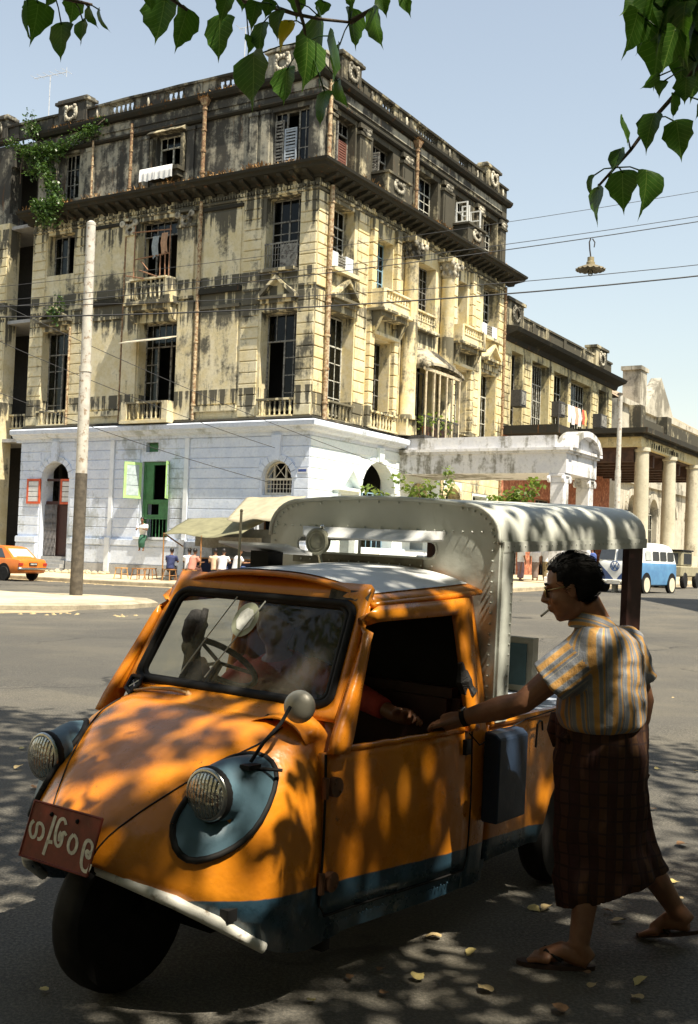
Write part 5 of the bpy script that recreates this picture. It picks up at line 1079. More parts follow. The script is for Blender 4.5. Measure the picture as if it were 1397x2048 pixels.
# canopy
XF, XR, YW, ZE, ZT = .545, -1.06, .618, 1.575, 1.762
def cross(yw, ze, zt, r, n=8):                                  # half barrel outline from left eave over the top to right eave
    pts = [(yw, ze)]
    for i in range(n + 1): a = rad(90 * i / n); pts.append((yw - r + r * math.cos(a), zt - r * .82 - .02 + (r * .82) * math.sin(a)))
    for i in range(1, 8): y = lerp(yw - r, -(yw - r), i / 8); pts.append((y, zt - .02 + .02 * (1 - (y / (yw - r)) ** 2)))
    for i in range(n + 1): a = rad(90 + 90 * i / n); pts.append((-(yw - r) + r * math.cos(a), zt - r * .82 - .02 + (r * .82) * math.sin(a)))
    return pts + [(-yw, ze)]
CS = cross(YW, ZE, ZT, .17)
def fr_in(n): return [(p[0], p[1]) for p in rrect(-.455, .315, 1.502, 1.578, .036, 5)]
outer = CS + [(-YW, 1.2), (-YW, .84), (-.3, .84), (.3, .84), (YW, .84), (YW, 1.2)]
# front bulkhead with a slot: ring of quads between slot and outline
slot = fr_in(0); cs_ = Vector((-.07, 1.54)); mb = MB()
def ang(p): return math.atan2(p[1] - cs_.y, (p[0] - cs_.x) * .35)
N_ = 72; outl = []; inl = []
def raycast(poly_, a):
    d = Vector((math.cos(a) / .35, math.sin(a))); best = None
    for i in range(len(poly_)):
        p, q = Vector(poly_[i]), Vector(poly_[(i + 1) % len(poly_)]); e = q - p; den = d.x * e.y - d.y * e.x
        if abs(den) < 1e-9: continue
        w = p - cs_; t = (w.x * e.y - w.y * e.x) / den; u = (w.x * d.y - w.y * d.x) / den
        if t > 0 and -1e-6 <= u <= 1 + 1e-6 and (best is None or t > best): best = t
    return cs_ + d * best
angs = sorted([ang(p) for p in outer] + [ang(p) for p in slot])
for a in angs: outl.append(raycast(outer, a)); inl.append(raycast(slot, a))
mb.loft([[(XF, p.x, p.y) for p in outl], [(XF, lerp(p.x, q.x, .5), lerp(p.y, q.y, .5)) for p, q in zip(outl, inl)], [(XF, p.x, p.y) for p in inl]], cap=False)
FB = mb.build('canopy_front', M_can, TX); solid(FB, .012, 0)
mb = MB(); mb.tube([(XF + .008, y, z) for y, z in slot + slot[:1]], .006, 6, cap=False); mb.box(XF + .004, XF + .012, -.10, -.088, 1.5, 1.58); link('slot_edge', mb.mesh('slot_edge', M_can, 40), FB)
mb = MB(); mb.box(XF + .007, XF + .016, -.47, .25, 1.455, 1.498); link('slot_apron', mb.mesh('slot_apron', mat('apron_grimy', (.14, .13, .09), .7, .4, 12, obj=True)), FB)
mb = MB(); mb.loft([[(x, y, z + .065 * (XF - x) / 1.6) for y, z in CS] for x in [lerp(XF, XR, i / 12) for i in range(13)]], closed=False); CR = mb.build('canopy_roof', M_can, TX, smooth=50); solid(CR, .012, 0)
for s in (1, -1):
    mb = MB(); mb.loft([[(XF - .01, s * (YW + .014), 1.59), (XF - .01, s * (YW + .014), 1.545), (XF - .01, s * (YW - .02), 1.545), (XF - .01, s * (YW - .02), 1.59)], [(XR, s * (YW + .014), 1.655), (XR, s * (YW + .014), 1.605), (XR, s * (YW - .02), 1.605), (XR, s * (YW - .02), 1.655)]]); mb.build('eaves_rail', M_can, TX)
    mb = MB(); mb.box(.44, XF - .006, s * YW - .012 * s, s * (YW + .012), .84, 1.55); mb.build('canopy_post', M_can, TX)
    mb = MB(); mb.box(-1.05, -.86, s * .58, s * .615, .83, 1.62); mb.build('rear_post', mat('post_maroon', (.05, .015, .01), .7, .3, 8, obj=True), TX)
mb = MB(); mb.tube([(XF + .012, y, z) for y, z in CS], .009, 6); mb.build('canopy_seam', M_can, TX, smooth=True)
rv = MB()
for i in range(40): p = outl[int(i * len(outl) / 40)]
for i in range(1, len(CS) - 1): 
    y, z = CS[i]; rv.ball((XF + .012, y * .965, z - .018), .0055, 6, 4)
for i in range(26): rv.ball((XF + .012, lerp(-.58, .58, i / 25), 1.625 + .004 * math.sin(i * 3)), .005, 6, 4)
for s in (1, -1):
    for i in range(16): z = lerp(.9, 1.55, i / 15); rv.ball((XF + .012, s * .59, z), .0055, 6, 4); rv.ball((.455, s * (YW + .013), z), .005, 6, 4)
    for i in range(30): x = lerp(.5, -1.0, i / 29); rv.ball((x, s * (YW + .015), 1.57 + .065 * (XF - x) / 1.6), .004, 5, 3)
for i in range(14): rv.ball((XF + .018, lerp(-.42, .3, i / 13), 1.47), .005, 5, 3)
tag(rv.build('rivets', M_can, TX, smooth=True), kind='stuff')
mb = MB(); rr = []
for i in range(13):                                             # hinged flap over the slot
    y = lerp(-.40, .36, i / 12); e = min(1, min(i, 12 - i) / 1.5) ** .5; rr.append([(XF + .012, y, 1.622), (XF + .04, y, 1.622), (XF + .04 + .075 * e, y, 1.575 + .012 * (1 - e)), (XF + .035 + .075 * e, y, 1.568 + .012 * (1 - e)), (XF + .012, y, 1.606)])
mb.loft(rr); mb.build('slot_flap', M_roofw, TX, smooth=40)
HL = Vector((.66, -.255, 1.553)); hr = lambda r, d: [tuple(HL + Vector((d, r * math.cos(2 * math.pi * k / 24), r * math.sin(2 * math.pi * k / 24)))) for k in range(24)]
mb = MB(); mb.loft([hr(.03, -.06), hr(.055, -.03), hr(.062, -.005), hr(.062, .006), hr(.055, .01), hr(.05, .004), hr(.04, .006), hr(.036, .002), hr(.014, .008), hr(.003, .014)]); SL = mb.build('round_horn', mat('horn_grey_green', (.19, .19, .14), .5, .25, 20, obj=True), TX, smooth=35); mb = MB(); mb.tube([HL + Vector((-.02, 0, -.05)), HL + Vector((-.02, .02, -.12))], .01, 6); mb.ball(HL + Vector((-.01, .02, .066)), .012, 8, 5); link('horn_bracket', mb.mesh('horn_bracket', M_chr), SL)
# low deflector board on the cab roof, and a rod aerial
mb = MB(); rr = []
for i in range(9):
    y = lerp(-.52, -.14, i / 8); e = 1 - .5 * (abs(i - 4) / 4) ** 3; rr.append([(.98 + .09 * e, y, 1.525), (.98 + .09 * e, y, 1.535), (.84, y, 1.502), (.84, y, 1.49)])
mb.loft(rr); RB = mb.build('roof_board', M_roofw, TX, smooth=40); mb = MB(); mb.box(.88, .98, -.37, -.27, 1.42, 1.50); link('board_foot', mb.mesh('board_foot', M_blk), RB)
mb = MB(); mb.tube([(1.10, -.33, 1.40), (1.10, -.33, 1.665)], .006, 6); mb.ball((1.10, -.33, 1.667), .008, 6, 4); mb.build('rod_aerial', mat('rod_cream', (.5, .45, .32), .6, obj=True), TX)
# box on the side, hook, tape, line
mb = MB(); mb.loft([[(.63, .63, .45), (.38, .63, .45), (.38, .705, .45), (.63, .705, .45)], [(.63, .63, .79), (.38, .63, .79), (.38, .705, .79), (.63, .705, .79)], [(.63, .63, .815), (.38, .63, .815), (.38, .68, .81), (.63, .68, .81)]]); mb.build('side_box', sheet_paint('box_blue', (.015, .03, .06), (.03, .05, .09), (.015, .02, .03)), TX, bevel=.006)
mb = MB(); mb.tube([(.185, .645, .70), (.185, .648, .80), (.165, .65, .815), (.145, .65, .81), (.135, .65, .77)], .005, 6); mb.build('hook', M_blk, TX); mb = MB(); mb.tube([(.78, .645, .825), (.7, .65, .77), (.6, .65, .79), (.3, .65, .835), (.0, .65, .85)], .003, 5); mb.build('cord', M_blk, TX)
mb = MB(); mb.tube([(.80, .60, 1.10), (.79, .605, 1.07), (.785, .61, 1.03), (.77, .615, 1.0), (.755, .62, .98), (.745, .62, .955)], [.012, .02, .034, .03, .036, .012], 7); mb.build('tape_wrap', mat('tape_black', (.012, .011, .011), .6, .4, 30, obj=True, bump=.8), TX)
# load in the bed
mb = MB(); rr = []
for i in range(14):
    x = lerp(.40, -.95, i / 13); rr.append([(x, lerp(-.56, .575, j / 12), .835 + .018 * noise.noise((x * 3, j * .5, 2)) + (.015 if 2 < j < 10 else 0)) for j in range(13)])
mb.loft(rr, closed=False); o = mb.build('bed_cover', mat('tarp_pale_blue', (.42, .47, .56), .8, .1, 4, obj=True), TX, smooth=True, recalc=False)
mb = MB(); mb.box(-.50, -.44, -.1, .30, .85, 1.12); mb.build('framed_panel', mat('frame_pale', (.5, .47, .36), .7, obj=True), TX); mb = MB(); mb.box(-.437, -.433, -.07, .27, .88, 1.09); mb.build('panel_face', mat('panel_teal', (.09, .16, .17), .5, obj=True), TX)
mb = MB(); mb.tube([(.34, .40, .86), (.33, .38, 1.0), (.31, .36, 1.10), (.30, .33, 1.13)], [.12, .13, .11, .03], 12); o = mb.build('dark_sack', mat('sack_black', (.02, .018, .018), .8, .3, 9, obj=True), TX, smooth=True)
# ---------------------------------------------------------------- parked and passing vehicles
def srect(lx, ly, n, cx=0., m=40):
    out = []
    for k in range(m):
        a = 2 * math.pi * k / m; c, s = math.cos(a), math.sin(a); out.append((cx + lx * math.copysign(abs(c) ** (2 / n), c), ly * math.copysign(abs(s) ** (2 / n), s)))
    return out
def quad(name, pts, m, parent, t=.006):
    a = [Vector(p) for p in pts]; nrm = (a[1] - a[0]).cross(a[3] - a[0]).normalized() * t
    mb = MB(); mb.loft([[p - nrm for p in a], [p + nrm for p in a]]); return mb.build(name, m, parent)
M_dglass = mat('car_glass_dark', (.05, .055, .06), .08, .1, 3, obj=True, spec=.8); M_lglass = mat('car_glass_pale', (.45, .48, .46), .12, .1, 3, obj=True, spec=.8)
def van():
    m, nt, b = nodes('van_two_tone'); n = N(nt); p = n.pos(obj=True); s = n.new('SeparateXYZ'); n.link(p, s.inputs[0])
    ay = n.math('ABSOLUTE', s.outputs[1]); v = n.math('ADD', n.math('MULTIPLY', n.math('POWER', n.math('DIVIDE', ay, .68), .75), .72), .38)
    front = n.ramp(s.outputs[0], 1.86, 1.9); up = n.ramp(n.math('SUBTRACT', s.outputs[2], v), -.01, .01); belt = n.ramp(s.outputs[2], 1.13, 1.145)
    k = n.math('MAXIMUM', belt, n.math('MULTIPLY', front, up))
    wh = n.mix(n.ramp(n.noise(p, 3, 4), .3, .7), (.70, .70, .66), (.8, .8, .77)); bl_ = n.mix(n.ramp(n.noise(p, 4, 5), .3, .7), (.07, .21, .42), (.10, .28, .50))
    bl_ = n.mix(front, bl_, (.03, .07, .20)); n.link(n.mix(k, bl_, wh), b.inputs['Base Color']); b.inputs['Roughness'].default_value = .35; b.inputs['Coat Weight'].default_value = .3
    t = thing('camper_van', 'blue and white split windscreen van coming down the street', 'van', (10.3, 41.3, .49), rad(52 + 180))
    t.location = Vector((10.9, 41.2, .47)) + Vector((math.cos(rad(52)), math.sin(rad(52)), 0)) * 1.2 + Vector((-math.sin(rad(52)), math.cos(rad(52)), 0)) * .68
    mb = MB(); rr = []
    for z, lx, ly, nn, cx in ((.30, 1.95, .78, 7, 0), (.34, 2.03, .83, 7, 0), (.6, 2.09, .86, 6, 0), (1.0, 2.08, .86, 6, 0), (1.14, 2.05, .855, 6, 0), (1.17, 2.03, .84, 6, 0), (1.5, 1.95, .79, 5.5, -.02), (1.68, 1.88, .74, 5, -.04), (1.80, 1.78, .66, 4.5, -.05), (1.88, 1.6, .5, 4, -.05), (1.91, 1.3, .3, 3.5, -.05)):
        rr.append([(x, y, z) for x, y in srect(lx, ly, nn, cx, 56)])
    mb.loft(rr); o = mb.build('body', m, t, smooth=40)
    for s_ in (1, -1):
        for a, b_ in ((1.28, .72), (.62, .02), (-.08, -.68), (-.78, -1.4)):
            quad('window', [(a, s_ * .845, 1.24), (b_, s_ * .845, 1.24), (b_, s_ * .805, 1.58), (a - .06, s_ * .805, 1.58)] if s_ > 0 else [(b_, s_ * .845, 1.24), (a, s_ * .845, 1.24), (a - .06, s_ * .805, 1.58), (b_, s_ * .805, 1.58)], M_dglass if a < .7 else M_lglass, t)
        quad('windscreen_pane', [(2.03, s_ * .05, 1.22), (1.98, s_ * .68, 1.22), (1.87, s_ * .62, 1.62), (1.93, s_ * .05, 1.62)], M_dglass, t, .02)
        mb = MB(); mb.lathe([(.0, 0), (.11, 0), (.10, .05), (.05, .075), (0, .08)], 16, (2.04, s_ * .60, .83), 0); mb.build('headlight', M_bump, t, smooth=40)
        for x in (1.2, -1.2):
            wo = wheel('wheel', (x, s_ * .79, .33), .33, .16, t, M_rub, mat('wheel_cream', (.62, .56, .42), .6, .1, 6)); mb = MB(); mb.lathe([(.15, 0), (.27, .0), (.27, .012), (.15, .012)], 24, (x, s_ * .872 - .006, .33), 1); link('whitewall', mb.mesh('whitewall', MATS['wheel_cream']), wo)
            mb = MB(); mb.lathe([(0, 0), (.41, 0), (.41, .02), (0, .02)], 20, (x, s_ * .85 - .01, .38), 1); mb.build('wheel_arch', M_blk, t)
    mb = MB(); mb.tube([(1.9, -.88, .42), (2.08, -.8, .42), (2.14, 0, .42), (2.08, .8, .42), (1.9, .88, .42)], .075, 10); mb.build('bumper', M_bump, t, smooth=True)
    lg = MB(); X = 2.105; cz = .99; lg.tube([(X, .17 * math.cos(2 * math.pi * k / 24), cz + .17 * math.sin(2 * math.pi * k / 24)) for k in range(25)], .018, 6, cap=False)
    for a, b_ in (((-.08, .14), (0, -.02)), ((0, -.02), (.08, .14)), ((-.14, .09), (-.07, -.13)), ((-.07, -.13), (0, .02)), ((0, .02), (.07, -.13)), ((.07, -.13), (.14, .09))): lg.tube([(X, a[0], cz + a[1]), (X, b_[0], cz + b_[1])], .016, 6)
    lg.build('emblem', mat('emblem_blue', (.03, .08, .22), .4, obj=True), t)
    mb = MB(); mb.box(2.13, 2.21, -.25, .25, .33, .47); mb.build('number_plate', M_pole, t)
van()
def sedan(name, label, loc, rz, c1, rear=True, L=3.9, W=.75, cut=.0):
    t = thing(name, label, 'car', loc, rz); m = mat(name + '_paint', c1, .35, .08, 4, obj=True, coat=.3)
    mb = MB(); rr = []
    prof = [(-L / 2, .42, .80), (-L / 2 + .04, .34, .86), (-L / 2 + .3, .30, .89), (-.9, .28, .90), (.55, .28, .88), (1.2, .30, .83), (L / 2 - .1, .34, .78), (L / 2, .42, .70)]
    for x, z0, z1 in prof:
        w = W * (.93 if abs(x) > L / 2 - .05 else 1); rr.append([(x, y, z) for y, z in ((w * .92, z0), (w, z0 + .12), (w * 1.01, .62), (w * .95, z1 - .04), (w * .86, z1), (-w * .86, z1), (-w * .95, z1 - .04), (-w * 1.01, .62), (-w, z0 + .12), (-w * .92, z0))])
    mb.loft(rr); mb.build('body', m, t, smooth=45)
    mb = MB(); rr = []
    for x, z, w in ((-1.5, .88, .64), (-.95, 1.30, .56), (-.75, 1.345, .54), (.0, 1.36, .54), (.3, 1.32, .55), (.95, .87, .64)): rr.append([(x, w, z), (x, w * .6, z + .02), (x, -w * .6, z + .02), (x, -w, z), (x, -W * .9, .86), (x, W * .9, .86)])
    mb.loft(rr); mb.build('cabin', m, t, smooth=45)
    quad('rear_window', [(-1.44, -.52, .93), (-1.44, .52, .93), (-1.03, .47, 1.25), (-1.03, -.47, 1.25)], M_lglass, t, .012); quad('windscreen', [(.90, .54, .92), (.90, -.54, .92), (.40, -.47, 1.27), (.40, .47, 1.27)], M_lglass, t, .012)
    for s_ in (1, -1):
        for a, b_, c, d in ((-1.12, -.38, -.80, -.38), (-.32, .78, -.32, .28)):
            p = [(a, s_ * .668, .91), (b_, s_ * .668, .91), (d, s_ * .572, 1.27), (c, s_ * .572, 1.27)]; quad('window', p if s_ < 0 else p[::-1], M_dglass, t, .012)
        for x in (-1.15, 1.2): wheel('wheel', (x, s_ * (W - .04), .29), .29, .15, t, M_rub, M_chr); mb = MB(); mb.lathe([(0, 0), (.34, 0), (.34, .02), (0, .02)], 20, (x, s_ * W * 1.0 - .01, .36), 1); mb.build('wheel_arch', M_blk, t)
        mb = MB(); mb.box(-L / 2 - .02, -L / 2 + .02, s_ * .62 - .1, s_ * .62 + .1, .62, .72); mb.build('tail_light', mat('tail_red', (.35, .03, .02), .3, obj=True), t)
    for x in (-L / 2 - .04, L / 2 + .03): mb = MB(); mb.tube([(x * .985, -W * 1.02, .5), (x, -W * .8, .5), (x, W * .8, .5), (x * .985, W * 1.02, .5)], .05, 8); mb.build('bumper', M_chr, t, smooth=True)
    mb = MB(); mb.box(-L / 2 - .03, -L / 2, -.2, .2, .62, .74); mb.build('number_plate', M_blk, t); mb = MB()
    for k in range(5): mb.box(-L / 2 - .036, -L / 2 - .03, -.15 + .065 * k, -.115 + .065 * k, .65, .71)
    link('lettering', mb.mesh('lettering', M_bump), t); return t
p = bl(-5.7, 10.95); sedan('orange_saloon', 'orange saloon car parked at the kerb by the left edge', (p.x, p.y, ter(p.x, p.y)), math.atan2(DL.y, DL.x), (.62, .17, .02))
p = Vector((1.95, 33.6, 0)); sedan('white_saloon', 'white saloon car seen through the slot in the taxi canopy', (p.x, p.y, ter(p.x, p.y)), math.atan2(DR.y, DR.x), (.7, .7, .68))
t = thing('parked_jeep', 'khaki jeep parked at the right edge under the columns', 'jeep', bl(17.5, -9.9, .5), math.atan2(DR.y, DR.x)); MJ = mat('jeep_khaki', (.30, .27, .17), .7, .15, 4)
mb = MB(); mb.box(-1.7, 1.7, -.7, .7, .55, 1.05); mb.box(-1.6, .3, -.68, .68, 1.05, 1.75); mb.build('body', MJ, t, bevel=.05); mb = MB(); mb.box(-1.66, .36, -.72, .72, 1.75, 1.82); mb.build('roof', M_blk, t)
for x in (-1.1, 1.15):
    for s_ in (1, -1): wheel('wheel', (x, s_ * .65, .38), .38, .2, t)
quad('window', [(-1.3, -.69, 1.15), (.1, -.69, 1.15), (.1, -.69, 1.65), (-1.3, -.69, 1.65)], M_dglass, t); quad('window', [(-1.61, .5, 1.15), (-1.61, -.5, 1.15), (-1.61, -.5, 1.65), (-1.61, .5, 1.65)], M_dglass, t)
# ---------------------------------------------------------------- tea stall against the white wall
M_tarp = mat('tarp_olive', (.20, .19, .11), .85, .15, 3); M_tarp2 = mat('tarp_cream', (.36, .32, .22), .85, .12, 3); M_stool = mat('stool_wood', (.35, .17, .06), .7, .25, 8); M_dkblue = mat('cloth_dark_blue', (.015, .02, .05), .9)
def local(o): o.matrix_world = BX; return o
def tarp(name, label, P, m, nx=18, ny=8, wave=.12, seed=0):
    """P = four corners (s,o,z): back right, back left, front left, front right"""
    mb = MB(fL); rr = []
    for i in range(nx + 1):
        u = i / nx; ring = []
        for j in range(ny + 1):
            v = j / ny; a = [lerp(lerp(P[0][k], P[1][k], u), lerp(P[3][k], P[2][k], u), v) for k in range(3)]
            a[2] += -wave * math.sin(math.pi * u) * (v) * .8 + .06 * math.sin(u * 9 + seed) * v + .04 * noise.noise((u * 5, v * 3, seed)); ring.append(tuple(a))
        rr.append(ring)
    mb.loft(rr, closed=False); o = mb.build(name, m, None, smooth=True, recalc=False); solid(o, .012); return tag(local(o), label, 'awning')
tarp('canvas_awning', 'olive canvas awning slung low over the tea stall benches', [(1.3, .35, 2.95), (5.75, .3, 2.78), (5.1, 2.6, 2.1), (1.2, 2.6, 2.12)], M_tarp, seed=1)
tarp('canvas_awning', 'cream canvas awning above the corner doorway beside the olive one', [(-.1, .25, 3.75), (2.85, .2, 3.68), (2.2, 2.3, 2.68), (-.2, 2.3, 2.74)], M_tarp2, wave=.05, seed=4)
t = thing('stall_poles', 'thin wooden poles and lines that hold up the olive awning', 'poles', C0, RZ)
for a, b in (((5.1, 2.55, .2), (5.1, 2.55, 2.12)), ((1.3, 2.55, .2), (1.3, 2.55, 2.12)), ((5.1, 2.55, 2.1), (6.1, .1, 1.6)), ((3.2, 2.55, .2), (3.2, 2.55, 2.05))): mb = MB(fL); mb.tube([a, b], .03, 6); mb.build('pole', M_stool, t)
t = thing('tea_counter', 'dark tea stall counter under the olive awning', 'counter', C0, RZ)
mb = MB(fL); mb.box(1.4, 4.6, 1.0, 1.6, .2, 1.15); mb.build('front', M_dkblue, t); mb = MB(fL); mb.box(1.3, 4.7, .9, 1.7, 1.15, 1.2); mb.build('top', M_stool, t); mb = MB(fL); mb.box(1.2, 4.4, .25, .32, 1.3, 2.4); mb.build('back_sheet', mat('sheet_grey_blue', (.20, .22, .23), .9, .2, 3), t)
mb = MB(fL); rr = [[(lerp(1.5, 4.8, i / 14), .9 + .05 * math.sin(i * 1.9), z) for z in (2.05, 1.75, 1.62 + .03 * math.sin(i))] for i in range(15)]; mb.loft(rr, closed=False); mb.build('side_curtain', mat('curtain_grey', (.34, .33, .29), .9), t, smooth=True, recalc=False)
def stool_mesh():
    mb = MB(); mb.box(-.2, .2, -.16, .16, .42, .46)
    for x in (-1, 1):
        for y in (-1, 1): mb.loft([[(x * .22 + a, y * .18 + b, 0) for a, b in ((-.02, -.02), (.02, -.02), (.02, .02), (-.02, .02))], [(x * .17 + a, y * .13 + b, .42) for a, b in ((-.02, -.02), (.02, -.02), (.02, .02), (-.02, .02))]])
        mb.box(x * .2 - .012, x * .2 + .012, -.15, .15, .16, .19)
    return mb
def stool(s, o, rz, label, col=None):
    p = bl(-o, s); z = pave_z(-o, s); t = thing('stool', label, 'stool', (p.x, p.y, z), RZ + rz, 'wooden stools by the tea stall'); m = col or M_stool
    mb = MB(); mb.box(-.21, .21, -.17, .17, .42, .46); mb.build('seat', m, t)
    for x in (-1, 1):
        for y in (-1, 1): mb = MB(); mb.tube([(x * .23, y * .19, 0), (x * .17, y * .13, .42)], .022, 6); mb.build('leg', m, t)
    for y in (-1, 1): mb = MB(); mb.tube([(-.2, y * .16, .2), (.2, y * .16, .2)], .014, 5); mb.build('stretcher', m, t)
stool(6.95, 2.9, .1, 'pale wooden stool furthest from the olive awning', mat('stool_pale', (.55, .30, .10), .7, .2, 8)); stool(6.05, 2.9, -.1, 'dark wooden stool, first on the left of the seated people'); stool(5.75, 2.5, .3, 'dark stool half hidden behind the first two stools')
for k, (s, o) in enumerate(((4.55, 2.75), (3.75, 2.6), (3.3, 2.9), (1.95, 2.8), (1.45, 2.6))): stool(s, o, .2 * k, ['stool under the person in the dark blue shirt', 'stool under the person in white behind the pink shirt', 'stool under the person in the pink shirt', 'stool under the person in the white shirt with a strap', 'stool under the rightmost seated person'][k])
# ---------------------------------------------------------------- small background people
SKIN = mat('skin_brown', (.20, .095, .05), .55, .12, 12); HAIR = mat('hair_black', (.012, .010, .009), .5, .3, 30)
def person(label, loc, rz, pose, shirt, lower, group=None, h=1.62):
    t = thing('person', label, 'person', loc, rz, group); k = h / 1.62
    if pose == 'sit': hip = Vector((0, 0, .50)); kn = Vector((.38, 0, .50)); an = Vector((.36, 0, .08)); lean = .10
    elif pose == 'perch': hip = Vector((0, 0, .55)); kn = Vector((.30, 0, .34)); an = Vector((.26, 0, -.02)); lean = .22
    else: hip = Vector((0, 0, .82)); kn = Vector((.03, 0, .45)); an = Vector((0, 0, .07)); lean = .02
    ch = hip + Vector((lean, 0, .42)); nk = ch + Vector((lean * .3 + .01, 0, .13)); hd = nk + Vector((.03, 0, .14))
    mb = MB(); mb.tube([hip, hip.lerp(ch, .5), ch, nk], [.13, .125, .14, .055], 10); mb.tube([nk - Vector((0, 0, .05)), hd], .05, 8); mb.ball(hd, (.09, .075, .115), 12, 8); mb.ball(hd + Vector((.085, 0, -.02)), .018, 6, 5)
    arms = []
    for s in (-1, 1):
        sh = ch + Vector((0, s * .17, .06)); el = sh + (Vector((.06, s * .05, -.27)) if pose == 'stand' else Vector((.14, s * .06, -.22))); wr = el + (Vector((.06, -s * .01, -.24)) if pose == 'stand' else Vector((.22, -s * .06, .02)))
        mb.tube([sh, el, wr], [.05, .042, .032], 8); mb.tube([wr, wr + (wr - el).normalized() * .09], [.032, .03], 8); arms.append((sh, el))
        o_ = Vector((0, s * .085, 0)); st = Vector((s * .06, 0, 0)) if pose == 'stand' else Vector()
        mb.tube([hip + o_, kn + o_ + st, an + o_ + st], [.085, .058, .04], 8); mb.tube([an + o_ + st + Vector((-.05, 0, -.035)), an + o_ + st + Vector((.15, 0, -.045))], [.035, .03], 8)
    voxel(mb.build('body', SKIN, t), .022, 2)
    mb = MB(); mb.tube([hip - Vector((0, 0, .03)), hip.lerp(ch, .35), ch, ch + Vector((.01, 0, .11))], [.165, .16, .178, .10], 12)
    for sh, el in arms: mb.tube([sh + Vector((0, 0, .01)), sh.lerp(el, .75)], [.075, .068], 8)
    voxel(mb.build('shirt', shirt, t), .024, 3)
    mb = MB()
    if pose == 'stand': mb.tube([hip + Vector((0, 0, .08)), hip, kn, an + Vector((0, 0, .05))], [.15, .165, .15, .15], 12)
    else: mb.tube([hip + Vector((0, 0, .05)), hip + Vector((.05, 0, -.02)), kn, kn + Vector((0, 0, -.08)), an + Vector((0, 0, .08))], [.15, .17, .15, .15, .13], 12)
    voxel(mb.build('longyi', lower, t), .026, 3)
    mb = MB(); mb.ball(hd + Vector((-.018, 0, .035)), (.098, .086, .1), 12, 8); mb.build('hair', HAIR, t, smooth=True)
    t.scale = (k, k, k); return t
cl = lambda n, c: mat('cloth_' + n, c, .9, .12, 6)
def seat(label, s, o, rz, shirt, lower): p = bl(-o, s); return person(label, (p.x, p.y, pave_z(-o, s) - .02), RZ + rz, 'sit', shirt, lower, 'people sitting at the tea stall')
seat('person in a dark blue shirt sitting at the left end of the tea stall', 4.55, 2.75, rad(20), cl('navy', (.03, .04, .11)), cl('black', (.03, .03, .035))); seat('person in white sitting behind the one in pink', 3.75, 2.6, rad(30), cl('white', (.62, .62, .62)), cl('grey', (.16, .16, .17)))
seat('person in a pink shirt sitting on a stool at the tea stall', 3.35, 2.9, rad(-10), cl('pink', (.55, .24, .18)), cl('maroon', (.10, .04, .03))); seat('person in a white shirt with a strap across the back', 1.95, 2.8, rad(15), cl('white2', (.70, .68, .68)), cl('navy2', (.04, .06, .14))); seat('person in white sitting rightmost at the tea stall', 1.45, 2.6, rad(-30), cl('white3', (.64, .64, .66)), cl('blue', (.05, .08, .2)))
seat('person in peach beside the one with the strap', 2.35, 2.7, rad(40), cl('peach', (.62, .42, .28)), cl('black2', (.03, .03, .03)))
p = bl(-.9, .6); person('person in a dark shirt standing in the shade of the corner doorway', (p.x, p.y, pave_z(-.9, .6)), RZ + rad(150), 'stand', cl('darkred', (.10, .03, .03)), cl('black3', (.03, .025, .025)))
p = bl(-.30, 8.15); person('person in white and green perched on the green window ledge', (p.x, p.y, 1.45), RZ + rad(205), 'perch', cl('white4', (.72, .72, .7)), cl('green', (.03, .10, .06)))
G = 'pedestrians on the far pavement'
def walk(label, x, y, rz, a, b, h=1.62):
    q = Vector((x, y, 0)) - C0; r, l = q.dot(DR), q.dot(DL); person(label, (x, y, pave_z(r, l)), rz, 'stand', a, b, G, h)
walk('pedestrian in a dark red shirt at the edge of the canopy post', 6.85, 47.6, rad(200), cl('wine', (.16, .03, .04)), cl('brown', (.08, .05, .04))); walk('pedestrian in a white shirt and mauve longyi walking right', 7.55, 48.6, rad(15), cl('white5', (.75, .75, .74)), cl('mauve', (.22, .15, .17)))
walk('left of two pedestrians in white seen from behind', 8.4, 49.8, rad(95), cl('white6', (.7, .68, .7)), cl('taupe', (.20, .15, .13))); walk('right of two pedestrians in white seen from behind, in khaki', 8.95, 50.2, rad(80), cl('white7', (.72, .73, .76)), cl('khaki', (.22, .17, .09)), 1.68)
walk('pedestrian in blue beside the front of the van', 10.9, 49.5, rad(180), cl('blue2', (.06, .10, .30)), cl('grey2', (.1, .1, .12)))
